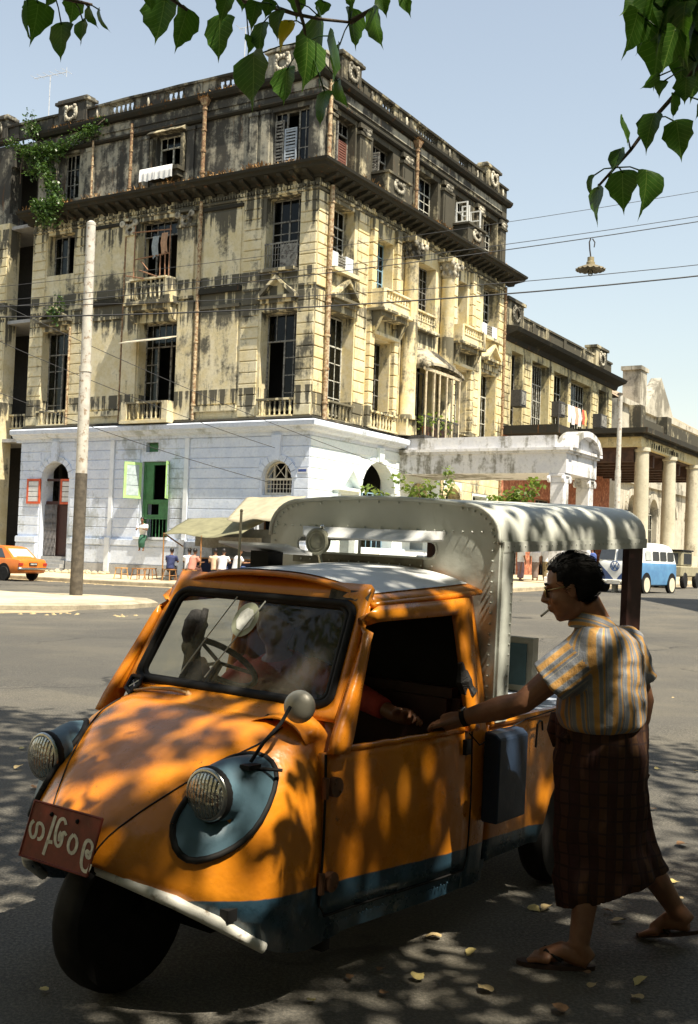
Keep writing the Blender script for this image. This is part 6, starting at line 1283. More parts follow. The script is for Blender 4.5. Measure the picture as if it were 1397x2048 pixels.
# ---------------------------------------------------------------- man leaning on the taxi
def V(*a): return Vector(a)
def sep(n, p, i): q = n.new('SeparateXYZ'); n.link(p, q.inputs[0]); return q.outputs[i]
def stripes(name, d, period, off=0., check=None, obj=True):
    """woven vertical stripes along direction d"""
    m, nt, b = nodes(name); n = N(nt); p = n.pos(obj=obj)
    def phase(dv, per):
        dt = n.new('VectorMath', operation='DOT_PRODUCT'); n.link(p, dt.inputs[0]); dt.inputs[1].default_value = dv
        return n.math('FRACT', n.math('ADD', n.math('DIVIDE', dt.outputs['Value'], per), 20 + off))
    if check: f = n.math('FRACT', n.math('ADD', n.math('MULTIPLY', n.math('ARCTAN2', n.math('ADD', sep(n, p, 1), .02), n.math('ADD', sep(n, p, 0), .005)), check), n.math('MULTIPLY', sep(n, p, 2), .6)))
    else: f = phase(d, period)
    cr = n.new('ValToRGB'); cr.color_ramp.interpolation = 'CONSTANT'
    cols = [(0, (.56, .30, .085)), (.28, (.36, .33, .28)), (.32, (.20, .22, .26)), (.47, (.38, .34, .27)), (.51, (.53, .29, .09)), (.60, (.19, .21, .25)), (.70, (.38, .36, .31)), (.74, (.23, .25, .29)), (.95, (.36, .32, .25))]
    while len(cr.color_ramp.elements) < len(cols): cr.color_ramp.elements.new(.5)
    for e, (q, c) in zip(cr.color_ramp.elements, cols): e.position = q; e.color = (*c, 1)
    n.link(f, cr.inputs[0]); w = n.noise(p, 220, 2, .5)
    n.link(n.mix(n.ramp(w, .35, .7, 0, .3), cr.outputs[0], (.30, .27, .22)), b.inputs['Base Color']); b.inputs['Roughness'].default_value = .9; b.inputs['Specular IOR Level'].default_value = .15
    n.link(n.bump(n.math('ADD', n.noise(n.pos((1, 1, .5), obj=obj), 16, 4, .6), n.math('MULTIPLY', w, .1)), .55, .02), b.inputs['Normal']); return m
def checks(name):
    m, nt, b = nodes(name); n = N(nt); p = n.pos(obj=True); sx = n.new('SeparateXYZ'); n.link(p, sx.inputs[0])
    ang = n.math('ARCTAN2', n.math('SUBTRACT', sx.outputs[1], .02), n.math('SUBTRACT', sx.outputs[0], .03))
    a = n.math('FRACT', n.math('MULTIPLY', ang, 5.0)); z = n.math('FRACT', n.math('DIVIDE', n.math('ADD', sx.outputs[2], n.math('MULTIPLY', n.noise(p, 6, 2), .03)), .047))
    ln = n.math('MAXIMUM', n.math('LESS_THAN', a, .16), n.math('LESS_THAN', z, .16)); pat = n.ramp(n.noise(p, 5, 3), .4, .65)
    c = n.mix(n.math('MAXIMUM', n.math('LESS_THAN', n.math('FRACT', n.math('MULTIPLY', ang, 2.5)), .5), 0.), (.045, .021, .014), (.08, .04, .02)); c = n.mix(n.math('MULTIPLY', pat, .35), c, (.09, .04, .05)); c = n.mix(n.math('MULTIPLY', ln, .85), c, (.035, .02, .018))
    n.link(c, b.inputs['Base Color']); b.inputs['Roughness'].default_value = .85; b.inputs['Specular IOR Level'].default_value = .2
    n.link(n.bump(n.noise(n.pos((1, 1, .35), obj=True), 14, 3, .6), .6, .03), b.inputs['Normal']); return m
M_skin = mat('skin_man', (.25, .115, .06), .48, .12, 22, obj=True, bump=.12); M_hair = mat('hair_man', (.007, .006, .005), .75, .5, 60, obj=True, bump=1., spec=.2)
MAN = thing('person', 'man in striped shirt and dark checked longyi reaching to the taxi window', 'person', (1.0, 4.3, 0)); OFF = V(1.0, 4.3, 0)
def rel(mb): mb.v = [(x - 1.0, y - 4.3, z) for x, y, z in mb.v]; return mb
mb = MB()
# trunk, neck, limbs
mb.tube([V(1.0, 4.32, .74), V(1.0, 4.315, .86), V(1.0, 4.30, .98), V(.99, 4.275, 1.10), V(.985, 4.265, 1.19), V(.965, 4.262, 1.25)], [.12, .12, .115, .115, .10, .065], 16)
mb.tube([V(.985, 4.265, 1.20), V(.945, 4.254, 1.285), V(.905, 4.243, 1.355)], [.07, .062, .06], 14)
LS, LE, LW = V(.90, 4.135, 1.185), V(.675, 4.185, .975), V(.462, 4.30, .892)
RS, RE, RW = V(1.11, 4.395, 1.185), V(1.195, 4.44, .965), V(1.165, 4.45, .80)
mb.tube([V(.97, 4.22, 1.19), LS], [.07, .062], 12); mb.tube([V(1.03, 4.31, 1.19), RS], [.07, .06], 12)
mb.tube([LS, LS.lerp(LE, .5), LE, LE.lerp(LW, .35), LE.lerp(LW, .75), LW], [.055, .052, .043, .047, .036, .029], 14); mb.tube([RS, RS.lerp(RE, .5), RE, RE.lerp(RW, .4), RW], [.052, .047, .04, .041, .028], 12)
mb.tube([V(.96, 4.27, .80), V(.972, 4.285, .48), V(.962, 4.272, .33), V(.93, 4.222, .2), V(.907, 4.19, .075)], [.085, .056, .054, .045, .037], 14)
mb.tube([V(1.06, 4.37, .80), V(1.13, 4.43, .47), V(1.215, 4.455, .34), V(1.30, 4.475, .22), V(1.365, 4.475, .125)], [.09, .062, .06, .045, .036], 14)
# feet with toes
def foot(hl, ank, ball, toe, w):
    d = (toe - hl).normalized(); s = d.cross(V(0, 0, 1)).normalized()
    mb.tube([ank, hl], [.036, .034], 12); mb.tube([hl, ank.lerp(ball, .45), ball], [.036, .036, .03], 12)
    for k in range(5):
        q = (k - 2) / 2; b0 = ball + s * q * .034; l = .055 - .012 * abs(k - (0 if w > 0 else 4)) * .6
        mb.tube([b0 - d * .03, b0 + d * .02, b0 + d * l - V(0, 0, .005)], [.017, .0125, .010], 8)
foot(V(.945, 4.186, .035), V(.907, 4.19, .085), V(.775, 4.212, .034), V(.70, 4.222, .03), 1)
foot(V(1.40, 4.462, .10), V(1.365, 4.475, .135), V(1.285, 4.535, .04), V(1.24, 4.572, .035), 1)
# left hand resting on the ledge
def hand(wr, d, up, s, spread, curl, thumb, sc=1.):
    """wr wrist, d pointing along the hand, up back of the hand, s towards the thumb side"""
    kn = wr + d * .085 * sc
    mb.tube([wr, wr.lerp(kn, .5), kn], [.030 * sc, .036 * sc, .033 * sc], 12)
    for q in (-.6, .6): mb.tube([wr + s * q * .018 * sc, kn + s * q * .042 * sc - up * .004], [.02 * sc, .018 * sc], 8)
    for k, L_ in enumerate((.068, .078, .074, .058)):
        b0 = kn + s * (.036 - .024 * k) * sc; dd = (d + s * (.10 - .07 * k) * spread).normalized(); p1 = b0 + dd * L_ * .45 * sc + up * .006; p2 = p1 + (dd * math.cos(curl) - up * math.sin(curl)) * L_ * .33 * sc; p3 = p2 + (dd * math.cos(curl * 2) - up * math.sin(curl * 2)) * L_ * .25 * sc
        mb.tube([b0 - dd * .02, b0, p1, p2, p3], [.0115 * sc, .0112 * sc, .0098 * sc, .0088 * sc, .007 * sc], 8)
    t0 = wr + d * .03 * sc + s * .03 * sc; t1 = t0 + (d * .7 + s * .75) * .04 * sc; t2 = t1 + (d * .95 + s * thumb) * .03 * sc; t3 = t2 + (d * 1. + s * thumb * .3 - up * .2) * .024 * sc; mb.tube([t0 - d * .01, t1, t2, t3], [.016 * sc, .0125 * sc, .011 * sc, .008 * sc], 8)
dl = V(-.80, .40, -.28).normalized(); up_ = (V(-.25, .05, 1) - dl * V(-.25, .05, 1).dot(dl)).normalized(); hand(LW, dl, up_, up_.cross(dl).normalized(), 1.0, .55, .3, .95)
dr_ = V(-.2, .1, -1).normalized(); hand(RW, dr_, V(0, 1, 0.1).normalized(), V(-1, 0, .2).normalized(), .5, .3, .2, .85)
# head: frame with f forward (down towards the hand), l left, u up
HC = V(.852, 4.228, 1.405); f = V(-.93, .27, -.24).normalized(); l = V(0, 0, 1).cross(f).normalized(); u = f.cross(l).normalized(); H = lambda a, b, c: HC + f * a + l * b + u * c
def blob(a, b, c, ra, rb, rc, nu=16, nv=10):
    vs = MB(); vs.ball((0, 0, 0), 1., nu, nv); mb.add([H(a + x * ra, b + y * rb, c + z * rc) for x, y, z in vs.v], vs.f)
blob(-.012, 0, .035, .098, .078, .088); blob(.022, 0, -.035, .070, .064, .082); blob(.045, 0, -.082, .040, .045, .034); blob(.062, 0, -.10, .02, .024, .016); blob(.07, 0, .028, .02, .052, .013); blob(.055, .036, -.03, .028, .022, .022); blob(.055, -.036, -.03, .028, .022, .022)
mb.tube([H(.088, 0, .022), H(.104, 0, -.008), H(.113, 0, -.022), H(.095, 0, -.032)], [.009, .012, .0145, .011], 10); blob(.098, .012, -.026, .011, .009, .008); blob(.098, -.012, -.026, .011, .009, .008)
blob(.092, 0, -.054, .013, .024, .0075); blob(.088, 0, -.067, .013, .021, .008)
for s in (1, -1): blob(-.005, s * .080, -.005, .018, .008, .031, 10, 8); blob(-.012, s * .086, .004, .012, .006, .022, 10, 8)
rel(mb); body = mb.build('body', M_skin, MAN); voxel(body, .0062, 2)
# hair
mb = MB(); vs = MB(); vs.ball((0, 0, 0), 1., 30, 22); pts = []; keep = []
for x, y, z in vs.v:
    k = 1.02 + .05 * noise.noise((x * 5, y * 5, z * 5)) + .04 * noise.noise((x * 16, y * 16, z * 6)); pts.append(H(-.014 + x * .106 * k, y * .088 * k, .034 + z * .098 * k)); keep.append(z > (.42 if x > .55 else (.12 if x > .30 else (-.30 if x > -.05 else -1.05))) or (abs(y) > .75 and z > -.25 and x < .42))
mb.v = [tuple(p) for p in pts]; mb.f = [q for q in vs.f if sum(keep[i] for i in q) >= 3]; rel(mb); o = mb.build('hair', M_hair, MAN, smooth=True); solid(o, .016, -1)
hs_ = MB(); RH = random.Random(8); cand = [i for i, k_ in enumerate(keep) if k_]
for q in range(900):                                            # loose locks over the cap
    x, y, z = vs.v[RH.choice(cand)]; x += RH.gauss(0, .08); y += RH.gauss(0, .08); z += RH.gauss(0, .08); n_ = Vector((x, y, z)).normalized(); fl = Vector((-.7, RH.gauss(0, .3), -.25)); fl = (fl - n_ * fl.dot(n_)).normalized()
    P = lambda a, h: H(-.014 + (n_.x * (1 + h) + fl.x * a) * .107, (n_.y * (1 + h) + fl.y * a) * .089, .034 + (n_.z * (1 + h) + fl.z * a) * .10)
    sdv = n_.cross(fl) * .0016; a0, a1, a2 = P(0, .0), P(.16, .07), P(.34, RH.uniform(.0, .10)); i = len(hs_.v); hs_.v += [tuple(a0 - sdv), tuple(a0 + sdv), tuple(a1 + sdv), tuple(a1 - sdv), tuple(a2)]; hs_.f += [(i, i + 1, i + 2, i + 3), (i + 3, i + 2, i + 4)]
rel(hs_); tag(link('hair_locks', hs_.mesh('hair_locks', M_hair, recalc=False), o), kind='stuff')
# glasses, cigarette
mb = MB()
for s in (1, -1):
    mb.tube([H(.094 - .012 * abs(.028 + .026 * math.cos(2 * math.pi * k / 20)), s * (.032 + .026 * math.cos(2 * math.pi * k / 20)), .004 + .021 * math.sin(2 * math.pi * k / 20)) for k in range(21)], .0022, 6, cap=False); mb.tube([H(.082, s * .060, .010), H(.05, s * .078, .010), H(-.01, s * .084, .012)], .0022, 5)
mb.tube([H(.098, .008, .008), H(.10, 0, .011), H(.098, -.008, .008)], .002, 5); rel(mb); GLS = mb.build('glasses', mat('glasses_metal', (.35, .28, .12), .3, .1, 9, .9, obj=True), MAN, smooth=True)
for s in (1, -1):
    mb = MB(); mb.add([H(.093 - .012 * abs(.028 + .024 * math.cos(2 * math.pi * k / 16)), s * (.032 + .024 * math.cos(2 * math.pi * k / 16)), .004 + .019 * math.sin(2 * math.pi * k / 16)) for k in range(16)], [tuple(range(16))]); rel(mb); link('lens', mb.mesh('lens', glass('spectacle_lens', (.85, .87, .85), .02), recalc=False), GLS)
mb = MB(); mb.tube([H(.096, .008, -.061), H(.128, .014, -.078)], .0045, 8); rel(mb); CG = tag(mb.build('cigarette', mat('cigarette_paper', (.62, .58, .48), .8, obj=True), None), 'short cigarette between the lips of the man in the striped shirt', 'cigarette'); CG.location = OFF
mb = MB(); mb.tube([H(.127, .0138, -.0775), H(.134, .015, -.081)], .0043, 8); rel(mb); link('ash', mb.mesh('ash', mat('ash_grey', (.2, .19, .18), .9)), CG)
# eyebrows and eyes
for s in (1, -1):
    mb = MB(); mb.tube([H(.092, s * .012, .030), H(.090, s * .032, .036), H(.076, s * .055, .030)], [.003, .0048, .0025], 6); rel(mb); mb.build('eyebrow', M_hair, MAN, smooth=True)
    mb = MB(); mb.tube([H(.083, s * .020, .005), H(.0845, s * .032, .008), H(.078, s * .045, .004)], [.0022, .0035, .002], 6); rel(mb); mb.build('eyelid', M_hair, MAN, smooth=True)
# shirt: trunk, collar, sleeves
ax = (RS - LS).normalized(); mb = MB()
def oval(c, rx, ry, z, n=28, tz=0.):
    out = []; fx = V(-ax.y, ax.x, 0).normalized()                # fx points to the man's front
    for k in range(n):
        a = 2 * math.pi * k / n; w = 1 + .022 * math.sin(3 * a + z * 9) + .014 * math.sin(7 * a + z * 23); out.append(V(c[0], c[1], z) + ax * math.cos(a) * rx * w + fx * math.sin(a) * ry * w + V(0, 0, tz * math.sin(a)))
    return out
mb.loft([oval((1.0, 4.315), .165, .142, .868), oval((1.0, 4.312), .188, .165, .895), oval((1.0, 4.31), .195, .17, .94), oval((1.0, 4.302), .19, .158, 1.0), oval((.998, 4.288), .186, .142, 1.08), oval((.995, 4.275), .192, .138, 1.15), oval((.985, 4.27), .182, .122, 1.205), oval((.975, 4.265), .13, .095, 1.245), oval((.955, 4.26), .075, .075, 1.275)])
mb.tube([V(.97, 4.22, 1.18), LS + V(.01, .0, .008), LS.lerp(LE, .30), LS.lerp(LE, .62)], [.085, .083, .085, .090], 16); mb.tube([V(1.03, 4.32, 1.18), RS + V(0, 0, .008), RS.lerp(RE, .3), RS.lerp(RE, .62)], [.08, .078, .078, .082], 14)
rel(mb); o = mb.build('shirt', None, MAN); voxel(o, .0085, 5); o.data.materials.clear(); o.data.materials.append(stripes('shirt_stripes', (ax.x, ax.y, .10), .074, check=2.3)); o.data.materials.append(stripes('sleeve_stripes', (.50, -.25, -.62), .07, .3))
a_, b_ = LS - OFF, LE - OFF; d_ = (b_ - a_).normalized()
for pf in o.data.polygons:
    c = Vector(pf.center); t = (c - a_).dot(d_); r_ = (c - a_ - d_ * t).length
    if .035 < t < .24 and r_ < .11 and c.x < a_.x - .0: pf.material_index = 1
def wrinkle(o, amp, fs, ext=None):
    for v in o.data.vertices:
        p = v.co; v.co = p + v.normal * (amp * noise.noise((p.x * fs[0], p.y * fs[1], p.z * fs[2])) + amp * .5 * noise.noise((p.x * fs[0] * 2.3, p.y * fs[1] * 2.3, p.z * fs[2] * 2.3 + 4)))
wrinkle(o, .009, (9, 9, 15))
mb = MB(); cc = V(.94, 4.254, 1.278); rr = []
for k in range(20):
    a = 2 * math.pi * k / 20; dv = V(math.cos(a), math.sin(a), 0); rr.append([cc + dv * .066 + V(-.008, 0, .03 - .012 * math.cos(a)), cc + dv * .074 + V(-.008, 0, .034 - .012 * math.cos(a)), cc + dv * .092 + V(0, 0, -.012), cc + dv * .088 + V(0, 0, -.02)])
rr.append(rr[0]); mb.loft(rr, closed=False); rel(mb); mb.build('collar', stripes('collar_stripes', (.3, .3, 1), .05), MAN, smooth=True, recalc=False)
# sleeve hem
# watch
mb = MB(); wd_ = (LW - LE).normalized(); e1 = wd_.cross(V(0, 0, 1)).normalized(); e2 = e1.cross(wd_); wc = LW - wd_ * .012
mb.loft([[wc + wd_ * q + (e1 * math.cos(2 * math.pi * k / 20) + e2 * math.sin(2 * math.pi * k / 20)) * r_ for k in range(20)] for q, r_ in ((-.010, .031), (-.010, .0345), (.010, .0335), (.010, .030))], cap=False); rel(mb); WT_ = mb.build('wristwatch', M_blk, MAN, smooth=40)
mb = MB(); dc = wc + (e2 * .8 - e1 * .2).normalized() * .034; nn = (dc - wc).normalized(); q1 = wd_; q2 = nn.cross(q1); mb.loft([[dc + nn * h + (q1 * math.cos(2 * math.pi * k / 18) + q2 * math.sin(2 * math.pi * k / 18)) * r_ for k in range(18)] for h, r_ in ((-.004, .016), (.004, .016), (.006, .013))]); rel(mb); link('watch_case', mb.mesh('watch_case', M_chr, 40), WT_)
# longyi: wrapped cloth with folds, knot in front
mb = MB(); rr = []
ST = [(.925, 1.0, 4.315, .156, .138, 0), (.90, 1.0, 4.316, .170, .148, 0), (.82, 1.005, 4.32, .184, .158, 0), (.72, 1.003, 4.318, .184, .155, 0), (.60, .998, 4.312, .178, .15, 0), (.50, 1.003, 4.312, .182, .15, .01), (.42, 1.018, 4.316, .19, .15, .025), (.35, 1.035, 4.318, .198, .15, .045), (.295, 1.048, 4.318, .208, .15, .065), (.27, 1.05, 4.318, .208, .148, .07)]
for z, cx, cy, rx, ry, tilt in ST:
    ring = []
    for k in range(64):
        a = 2 * math.pi * k / 64; g = sm((.9 - z) / .5); w = 1 + g * (.045 * math.sin(5 * a + 1.2 + z * 3) + .030 * math.sin(9 * a - z * 7) + .02 * math.sin(17 * a + z * 11)) + .012 * noise.noise((math.cos(a) * 3, math.sin(a) * 3, z * 12))
        ring.append((cx + rx * w * math.cos(a), cy + ry * w * math.sin(a), z + tilt * math.cos(a) * 1.1))
    rr.append(ring)
mb.loft(rr, cap=False); rel(mb); o = mb.build('longyi', None, MAN, smooth=True); s_ = o.modifiers.new('s', 'SUBSURF'); s_.levels = 2; mod_apply(o); wrinkle(o, .016, (6, 6, 8)); wrinkle(o, .006, (18, 18, 10)); solid(o, .006, -1); M_lon = checks('longyi_check')
o.data.materials.clear(); o.data.materials.append(M_lon); o.location = (0, 0, 0)
mb = MB(); mb.tube([V(.885, 4.39, .90), V(.855, 4.40, .885), V(.84, 4.40, .84), V(.842, 4.395, .78)], [.03, .045, .035, .012], 12); rel(mb); mb.build('longyi_knot', M_lon, MAN, smooth=True)
# sandals
def sandal(hl, toe, z, dz):
    d = (toe - hl).normalized(); s = d.cross(V(0, 0, 1)).normalized(); out = []
    for k in range(24):
        a = 2 * math.pi * k / 24; q = .5 + .5 * math.cos(a); w = (.034 + .012 * q) * math.sin(a); p = hl.lerp(toe, -.06 + 1.12 * q) + s * w; out.append((p.x, p.y, lerp(z[0], z[1], q)))
    mb = MB(); mb.loft([[(x, y, h) for x, y, h in out], [(x, y, h + .016) for x, y, h in out]]); rel(mb); so = mb.build('sandal', mat('sandal_sole', (.05, .025, .018), .7, .2, 20, obj=True), MAN, smooth=40)
    m_ = hl.lerp(toe, .80); zz = lerp(z[0], z[1], .8) + .016; mb = MB()
    for q in (-1, 1): e = hl.lerp(toe, .42) + s * q * .042; mb.tube([(m_.x, m_.y, zz), (m_.lerp(e, .4).x, m_.lerp(e, .4).y, zz + .048), (e.x, e.y, zz + .02)], .007, 6)
    rel(mb); link('strap', mb.mesh('strap', M_blk, True), so)
sandal(V(.955, 4.186, 0), V(.70, 4.222, 0), (.001, .001), 0); sandal(V(1.425, 4.452, 0), V(1.235, 4.572, 0), (.062, .002), 0)
# ---------------------------------------------------------------- driver in the cab
ROT = Matrix.Rotation(TX.rotation_euler.z, 4, 'Z'); DV = thing('person', 'driver in a red shirt inside the dark cab with a hand at the window', 'person', (0.4324, 5.4582, 0), TX.rotation_euler.z)
mb = MB(); mb.tube([V(.82, -.26, .56), V(.84, -.26, .80), V(.86, -.25, .98), V(.88, -.25, 1.06)], [.13, .13, .15, .06], 14); mb.tube([V(.88, -.25, 1.03), V(.90, -.25, 1.12)], .05, 10); mb.ball((.915, -.24, 1.20), (.095, .078, .115), 16, 10); mb.ball((1.005, -.235, 1.19), .018, 8, 6)
mb.tube([V(.86, -.08, .99), V(.86, .14, .93), V(.915, .40, .868)], [.05, .043, .03], 12); mb.tube([V(.86, -.42, .99), V(1.0, -.46, .88), V(1.17, -.42, .98)], [.05, .043, .032], 12); mb.tube([V(1.17, -.42, .98), V(1.22, -.40, 1.03)], .035, 10)
for s in (-1, 1): mb.tube([V(.82, -.26 + s * .09, .58), V(1.2, -.26 + s * .1, .60), V(1.28, -.26 + s * .1, .30)], [.085, .065, .045], 12)
d0_ = V(.25, .95, .05).normalized(); hand(V(.915, .40, .868), d0_, V(-.55, .12, .8).normalized(), V(.85, -.2, .5).normalized(), 1.2, .9, .5, .95)
o = mb.build('body', M_skin, DV); voxel(o, .0068, 2)
mb = MB(); mb.tube([V(.82, -.26, .56), V(.84, -.26, .80), V(.86, -.25, .99), V(.88, -.25, 1.05)], [.16, .16, .175, .09], 14); mb.tube([V(.86, -.10, .99), V(.86, .14, .93), V(.905, .34, .882)], [.075, .058, .045], 12); mb.tube([V(.86, -.40, .99), V(1.0, -.46, .88), V(1.1, -.44, .93)], [.075, .058, .05], 12); o = mb.build('shirt', mat('shirt_red', (.42, .05, .03), .85, .2, 14, obj=True, bump=.3), DV); voxel(o, .012, 4)
mb = MB(); mb.ball((.895, -.24, 1.235), (.108, .088, .1), 16, 10); mb.build('hair', M_hair, DV, smooth=True)
mb = MB(); mb.tube([V(.80, -.26, .62), V(.9, -.26, .58), V(1.2, -.26, .60), V(1.26, -.26, .36)], [.16, .17, .15, .13], 14); mb.build('longyi', cl('driver', (.05, .05, .10)), DV, smooth=True)
# ---------------------------------------------------------------- peepal tree over the taxi
def leaf_mat(name, a, b_, trans=.45, vein=(.30, .42, .10)):
    m, nt, b = nodes(name); n = N(nt); p = n.pos(obj=True); sx = n.new('SeparateXYZ'); n.link(p, sx.inputs[0])
    oi = n.new('ObjectInfo'); ay = n.math('ABSOLUTE', sx.outputs[0])
    v = n.math('FRACT', n.math('MULTIPLY', n.math('SUBTRACT', sx.outputs[1], n.math('MULTIPLY', ay, .75)), 9)); side = n.math('LESS_THAN', v, .09); mid = n.math('LESS_THAN', ay, .012)
    c = n.mix(n.ramp(n.noise(p, 4, 4), .3, .7), a, b_); c = n.mix(n.math('MULTIPLY', n.math('MAXIMUM', side, mid), .5), c, vein); c = n.mix(n.math('MULTIPLY', oi.outputs['Random'], .35), c, tuple(x * .6 for x in a))
    n.link(c, b.inputs['Base Color']); b.inputs['Roughness'].default_value = .38; b.inputs['Specular IOR Level'].default_value = .4
    t = n.new('BsdfTranslucent'); n.link(n.mix(.5, c, (min(1, a[0] * 3), min(1, a[1] * 2.6), a[2])), t.inputs[0]); mx = n.new('MixShader'); mx.inputs[0].default_value = trans; n.link(b.outputs[0], mx.inputs[1]); n.link(t.outputs[0], mx.inputs[2]); n.link(mx.outputs[0], nt.nodes['Material Output'].inputs[0]); MATS[name] = m; return m
M_leaf = leaf_mat('peepal_green', (.035, .095, .012), (.06, .15, .02)); M_leafy = leaf_mat('peepal_yellow', (.55, .36, .02), (.65, .45, .03), .4, (.6, .5, .1)); M_bark = mat('bark_grey', (.13, .10, .075), .9, .3, 9, bump=.6)
def leaf_mesh(name, m, seed):
    """heart shaped leaf with a drip tip, base at the origin, tip towards +y, unit length"""
    rw = random.Random(seed); prof = [(0, 0), (.02, .16), (.07, .30), (.16, .385), (.27, .40), (.40, .36), (.54, .27), (.66, .17), (.76, .085), (.84, .035), (.92, .014), (1.0, .0)]
    mb = MB(); rows = []; bend = rw.uniform(-.2, .42); fold = rw.uniform(.02, .4); wid = rw.uniform(.82, 1.15); prof = [(a, b * wid) for a, b in prof]; ph = rw.random() * 6
    for i, (y, w) in enumerate(prof):
        row = []
        for j in range(5):
            q = (j - 2) / 2; ww = w * (1 + .10 * math.sin(i * 2.9 + ph + q) * (1 if abs(q) == 1 else 0)); yy = y - (.07 * abs(q) if i < 4 else 0)
            row.append((q * ww, yy, fold * abs(q) * w + .05 * math.sin(y * 7 + q * 2 + ph) * abs(q) * (w > .05) - bend * y * y))
        rows.append(row)
    mb.loft(rows, closed=False); return mb.mesh(name, m, True, False)
LEAVES = [leaf_mesh('leaf', M_leaf, k) for k in range(11)]; YLEAF = leaf_mesh('leaf', M_leafy, 9)
TREE = thing('peepal_tree', 'leafy peepal tree whose branches hang into the top of the view and shade the taxi', 'tree', (4.6, -3.2, 0))
TO = Vector((4.6, -3.2, 0))
def trel(p): return Vector(p) - TO
mb = MB(); tr_ = [(0, 0, -.2), (0, 0, .3), (-.05, .1, 1.5), (-.1, .2, 3.0), (-.2, .4, 4.2)]; mb.tube(tr_, [.62, .45, .38, .34, .3], 16)
mb.build('trunk', M_bark, TREE, smooth=True)
RT = random.Random(21)
kx, ky = SUN.x / SUN.z, SUN.y / SUN.z
def shade(gx, gy):
    """how leafy the crown is above the ground spot it shades"""
    d = sm((11.6 - .25 * abs(gx) - gy) / 3.2) * sm((gy + 1.5) / 1.5)
    d *= 1 - .80 * math.exp(-((gx + .95) ** 2 / .35 + (gy - 4.3) ** 2 / .22))          # over the bonnet
    d *= 1 - .9 * math.exp(-((gx + .1) ** 2 / .6 + (gy - 6.3) ** 2 / .7))           # over the canopy roof
    d *= 1 - .85 * math.exp(-((gx - .55) ** 2 / .16 + (gy - 4.9) ** 2 / .2))          # over the man's back
    d *= 1 - .5 * math.exp(-((gx - .15) ** 2 / .2 + (gy - 4.2) ** 2 / .25))
    d *= 1 - .6 * math.exp(-((gx + .65) ** 2 / .35 + (gy - 5.3) ** 2 / .2))           # over the cab roof
    if gx > 1.0 and gy > 5.2: d *= .5
    return d
cl_ = []
while len(cl_) < 1250:
    gx, gy = RT.uniform(-5.5, 5.5), RT.uniform(-1.5, 11.6)
    if RT.random() > shade(gx, gy): continue
    zmin = max(4.3, (2.6 + .53 * gy) / (1 - .53 * ky * 1.0)) + 1.6; z = zmin + RT.random() ** 1.5 * 2.6
    cl_.append(Vector((gx + kx * z, gy + ky * z, z)))
for k in range(110):                                            # extra unseen leaf clusters, added to deepen the foreground shade
    gx, gy, z = (RT.uniform(-3.2, .2), RT.uniform(2.0, 3.4), RT.uniform(4.4, 6.2)) if k % 4 else (RT.uniform(.4, 2.2), RT.uniform(3.4, 4.4), RT.uniform(4.4, 6)); cl_.append(Vector((gx + kx * z, gy + ky * z, z)))
lv = []; lf = []
for c in cl_:
    for k in range(34):
        p = c + Vector((RT.gauss(0, .20), RT.gauss(0, .20), RT.gauss(0, .16))); L_ = RT.uniform(.11, .18); a = RT.uniform(0, 6.283); tl = RT.uniform(-1.2, .1); d = Vector((math.cos(a) * math.cos(tl), math.sin(a) * math.cos(tl), math.sin(tl))); s = d.cross(Vector((RT.gauss(0, .5), RT.gauss(0, .5), 1))).normalized() * L_ * .38; n_ = d.cross(s).normalized() * L_ * .07; p -= TO; i = len(lv)
        lv += [p, p + d * L_ * .3 + s + n_, p + d * L_, p + d * L_ * .3 - s + n_]; lf += [(i, i + 1, i + 2), (i, i + 2, i + 3)]
for k in range(2300):                                           # unseen crown behind and beside the camera, widened to cut sky light
    z = RT.uniform(4.8, 9.5); p = Vector((RT.uniform(-10, 13), RT.uniform(-13, 7), z)); gx, gy = p.x - kx * z, p.y - ky * z
    if (-7 < gx < 7 and -.5 < gy < 13) or z - 1.5 < .56 * max(p.y, 0) + .8 or math.hypot(p.x - 2, p.y + 3) > 11.5: continue
    cl_.append(p)
    for q in range(20):
        b = p + Vector((RT.gauss(0, .3), RT.gauss(0, .3), RT.gauss(0, .2))) - TO; L_ = RT.uniform(.15, .24); a = RT.uniform(0, 6.283); tl = RT.uniform(-.9, .2); d = Vector((math.cos(a) * math.cos(tl), math.sin(a) * math.cos(tl), math.sin(tl))); s = d.cross(Vector((RT.gauss(0, .4), RT.gauss(0, .4), 1))).normalized() * L_ * .38; i = len(lv)
        lv += [b, b + d * L_ * .3 + s, b + d * L_, b + d * L_ * .3 - s]; lf += [(i, i + 1, i + 2), (i, i + 2, i + 3)]
me = bpy.data.meshes.new('crown'); me.from_pydata([tuple(v) for v in lv], [], lf); me.materials.append(leaf_mat('crown_green', (.03, .075, .012), (.05, .12, .018), .22)); tag(link('crown', me, TREE), kind='stuff')
# limbs reach from the fork to groups of leaf clusters
fork = Vector((4.4, -2.8, 4.2)); heads = RT.sample(cl_, 30); mbs = []
def above(p): return p.z - 1.5 > .53 * max(p.y, 0) + .55
for h in heads:
    m1 = fork.lerp(h, .4) + Vector((RT.uniform(-.3, .3), RT.uniform(-.3, .3), .7)); m2 = fork.lerp(h, .75) + Vector((RT.uniform(-.3, .3), RT.uniform(-.3, .3), .5))
    mb = MB(); mb.tube([trel(fork), trel(m1), trel(m2), trel(h)], [.13, .085, .05, .02], 8); li = mb.build('limb', M_bark, TREE, smooth=True)
    near = sorted(cl_, key=lambda c: (c - h).length)[:14]; tw = MB()
    for c in near: q = m2.lerp(h, RT.random()); tw.tube([trel(q), trel(q.lerp(c, .5) + Vector((0, 0, .1))), trel(c)], [.02, .013, .006], 5)
    tag(link('twigs', tw.mesh('twigs', M_bark, True), li), kind='stuff')
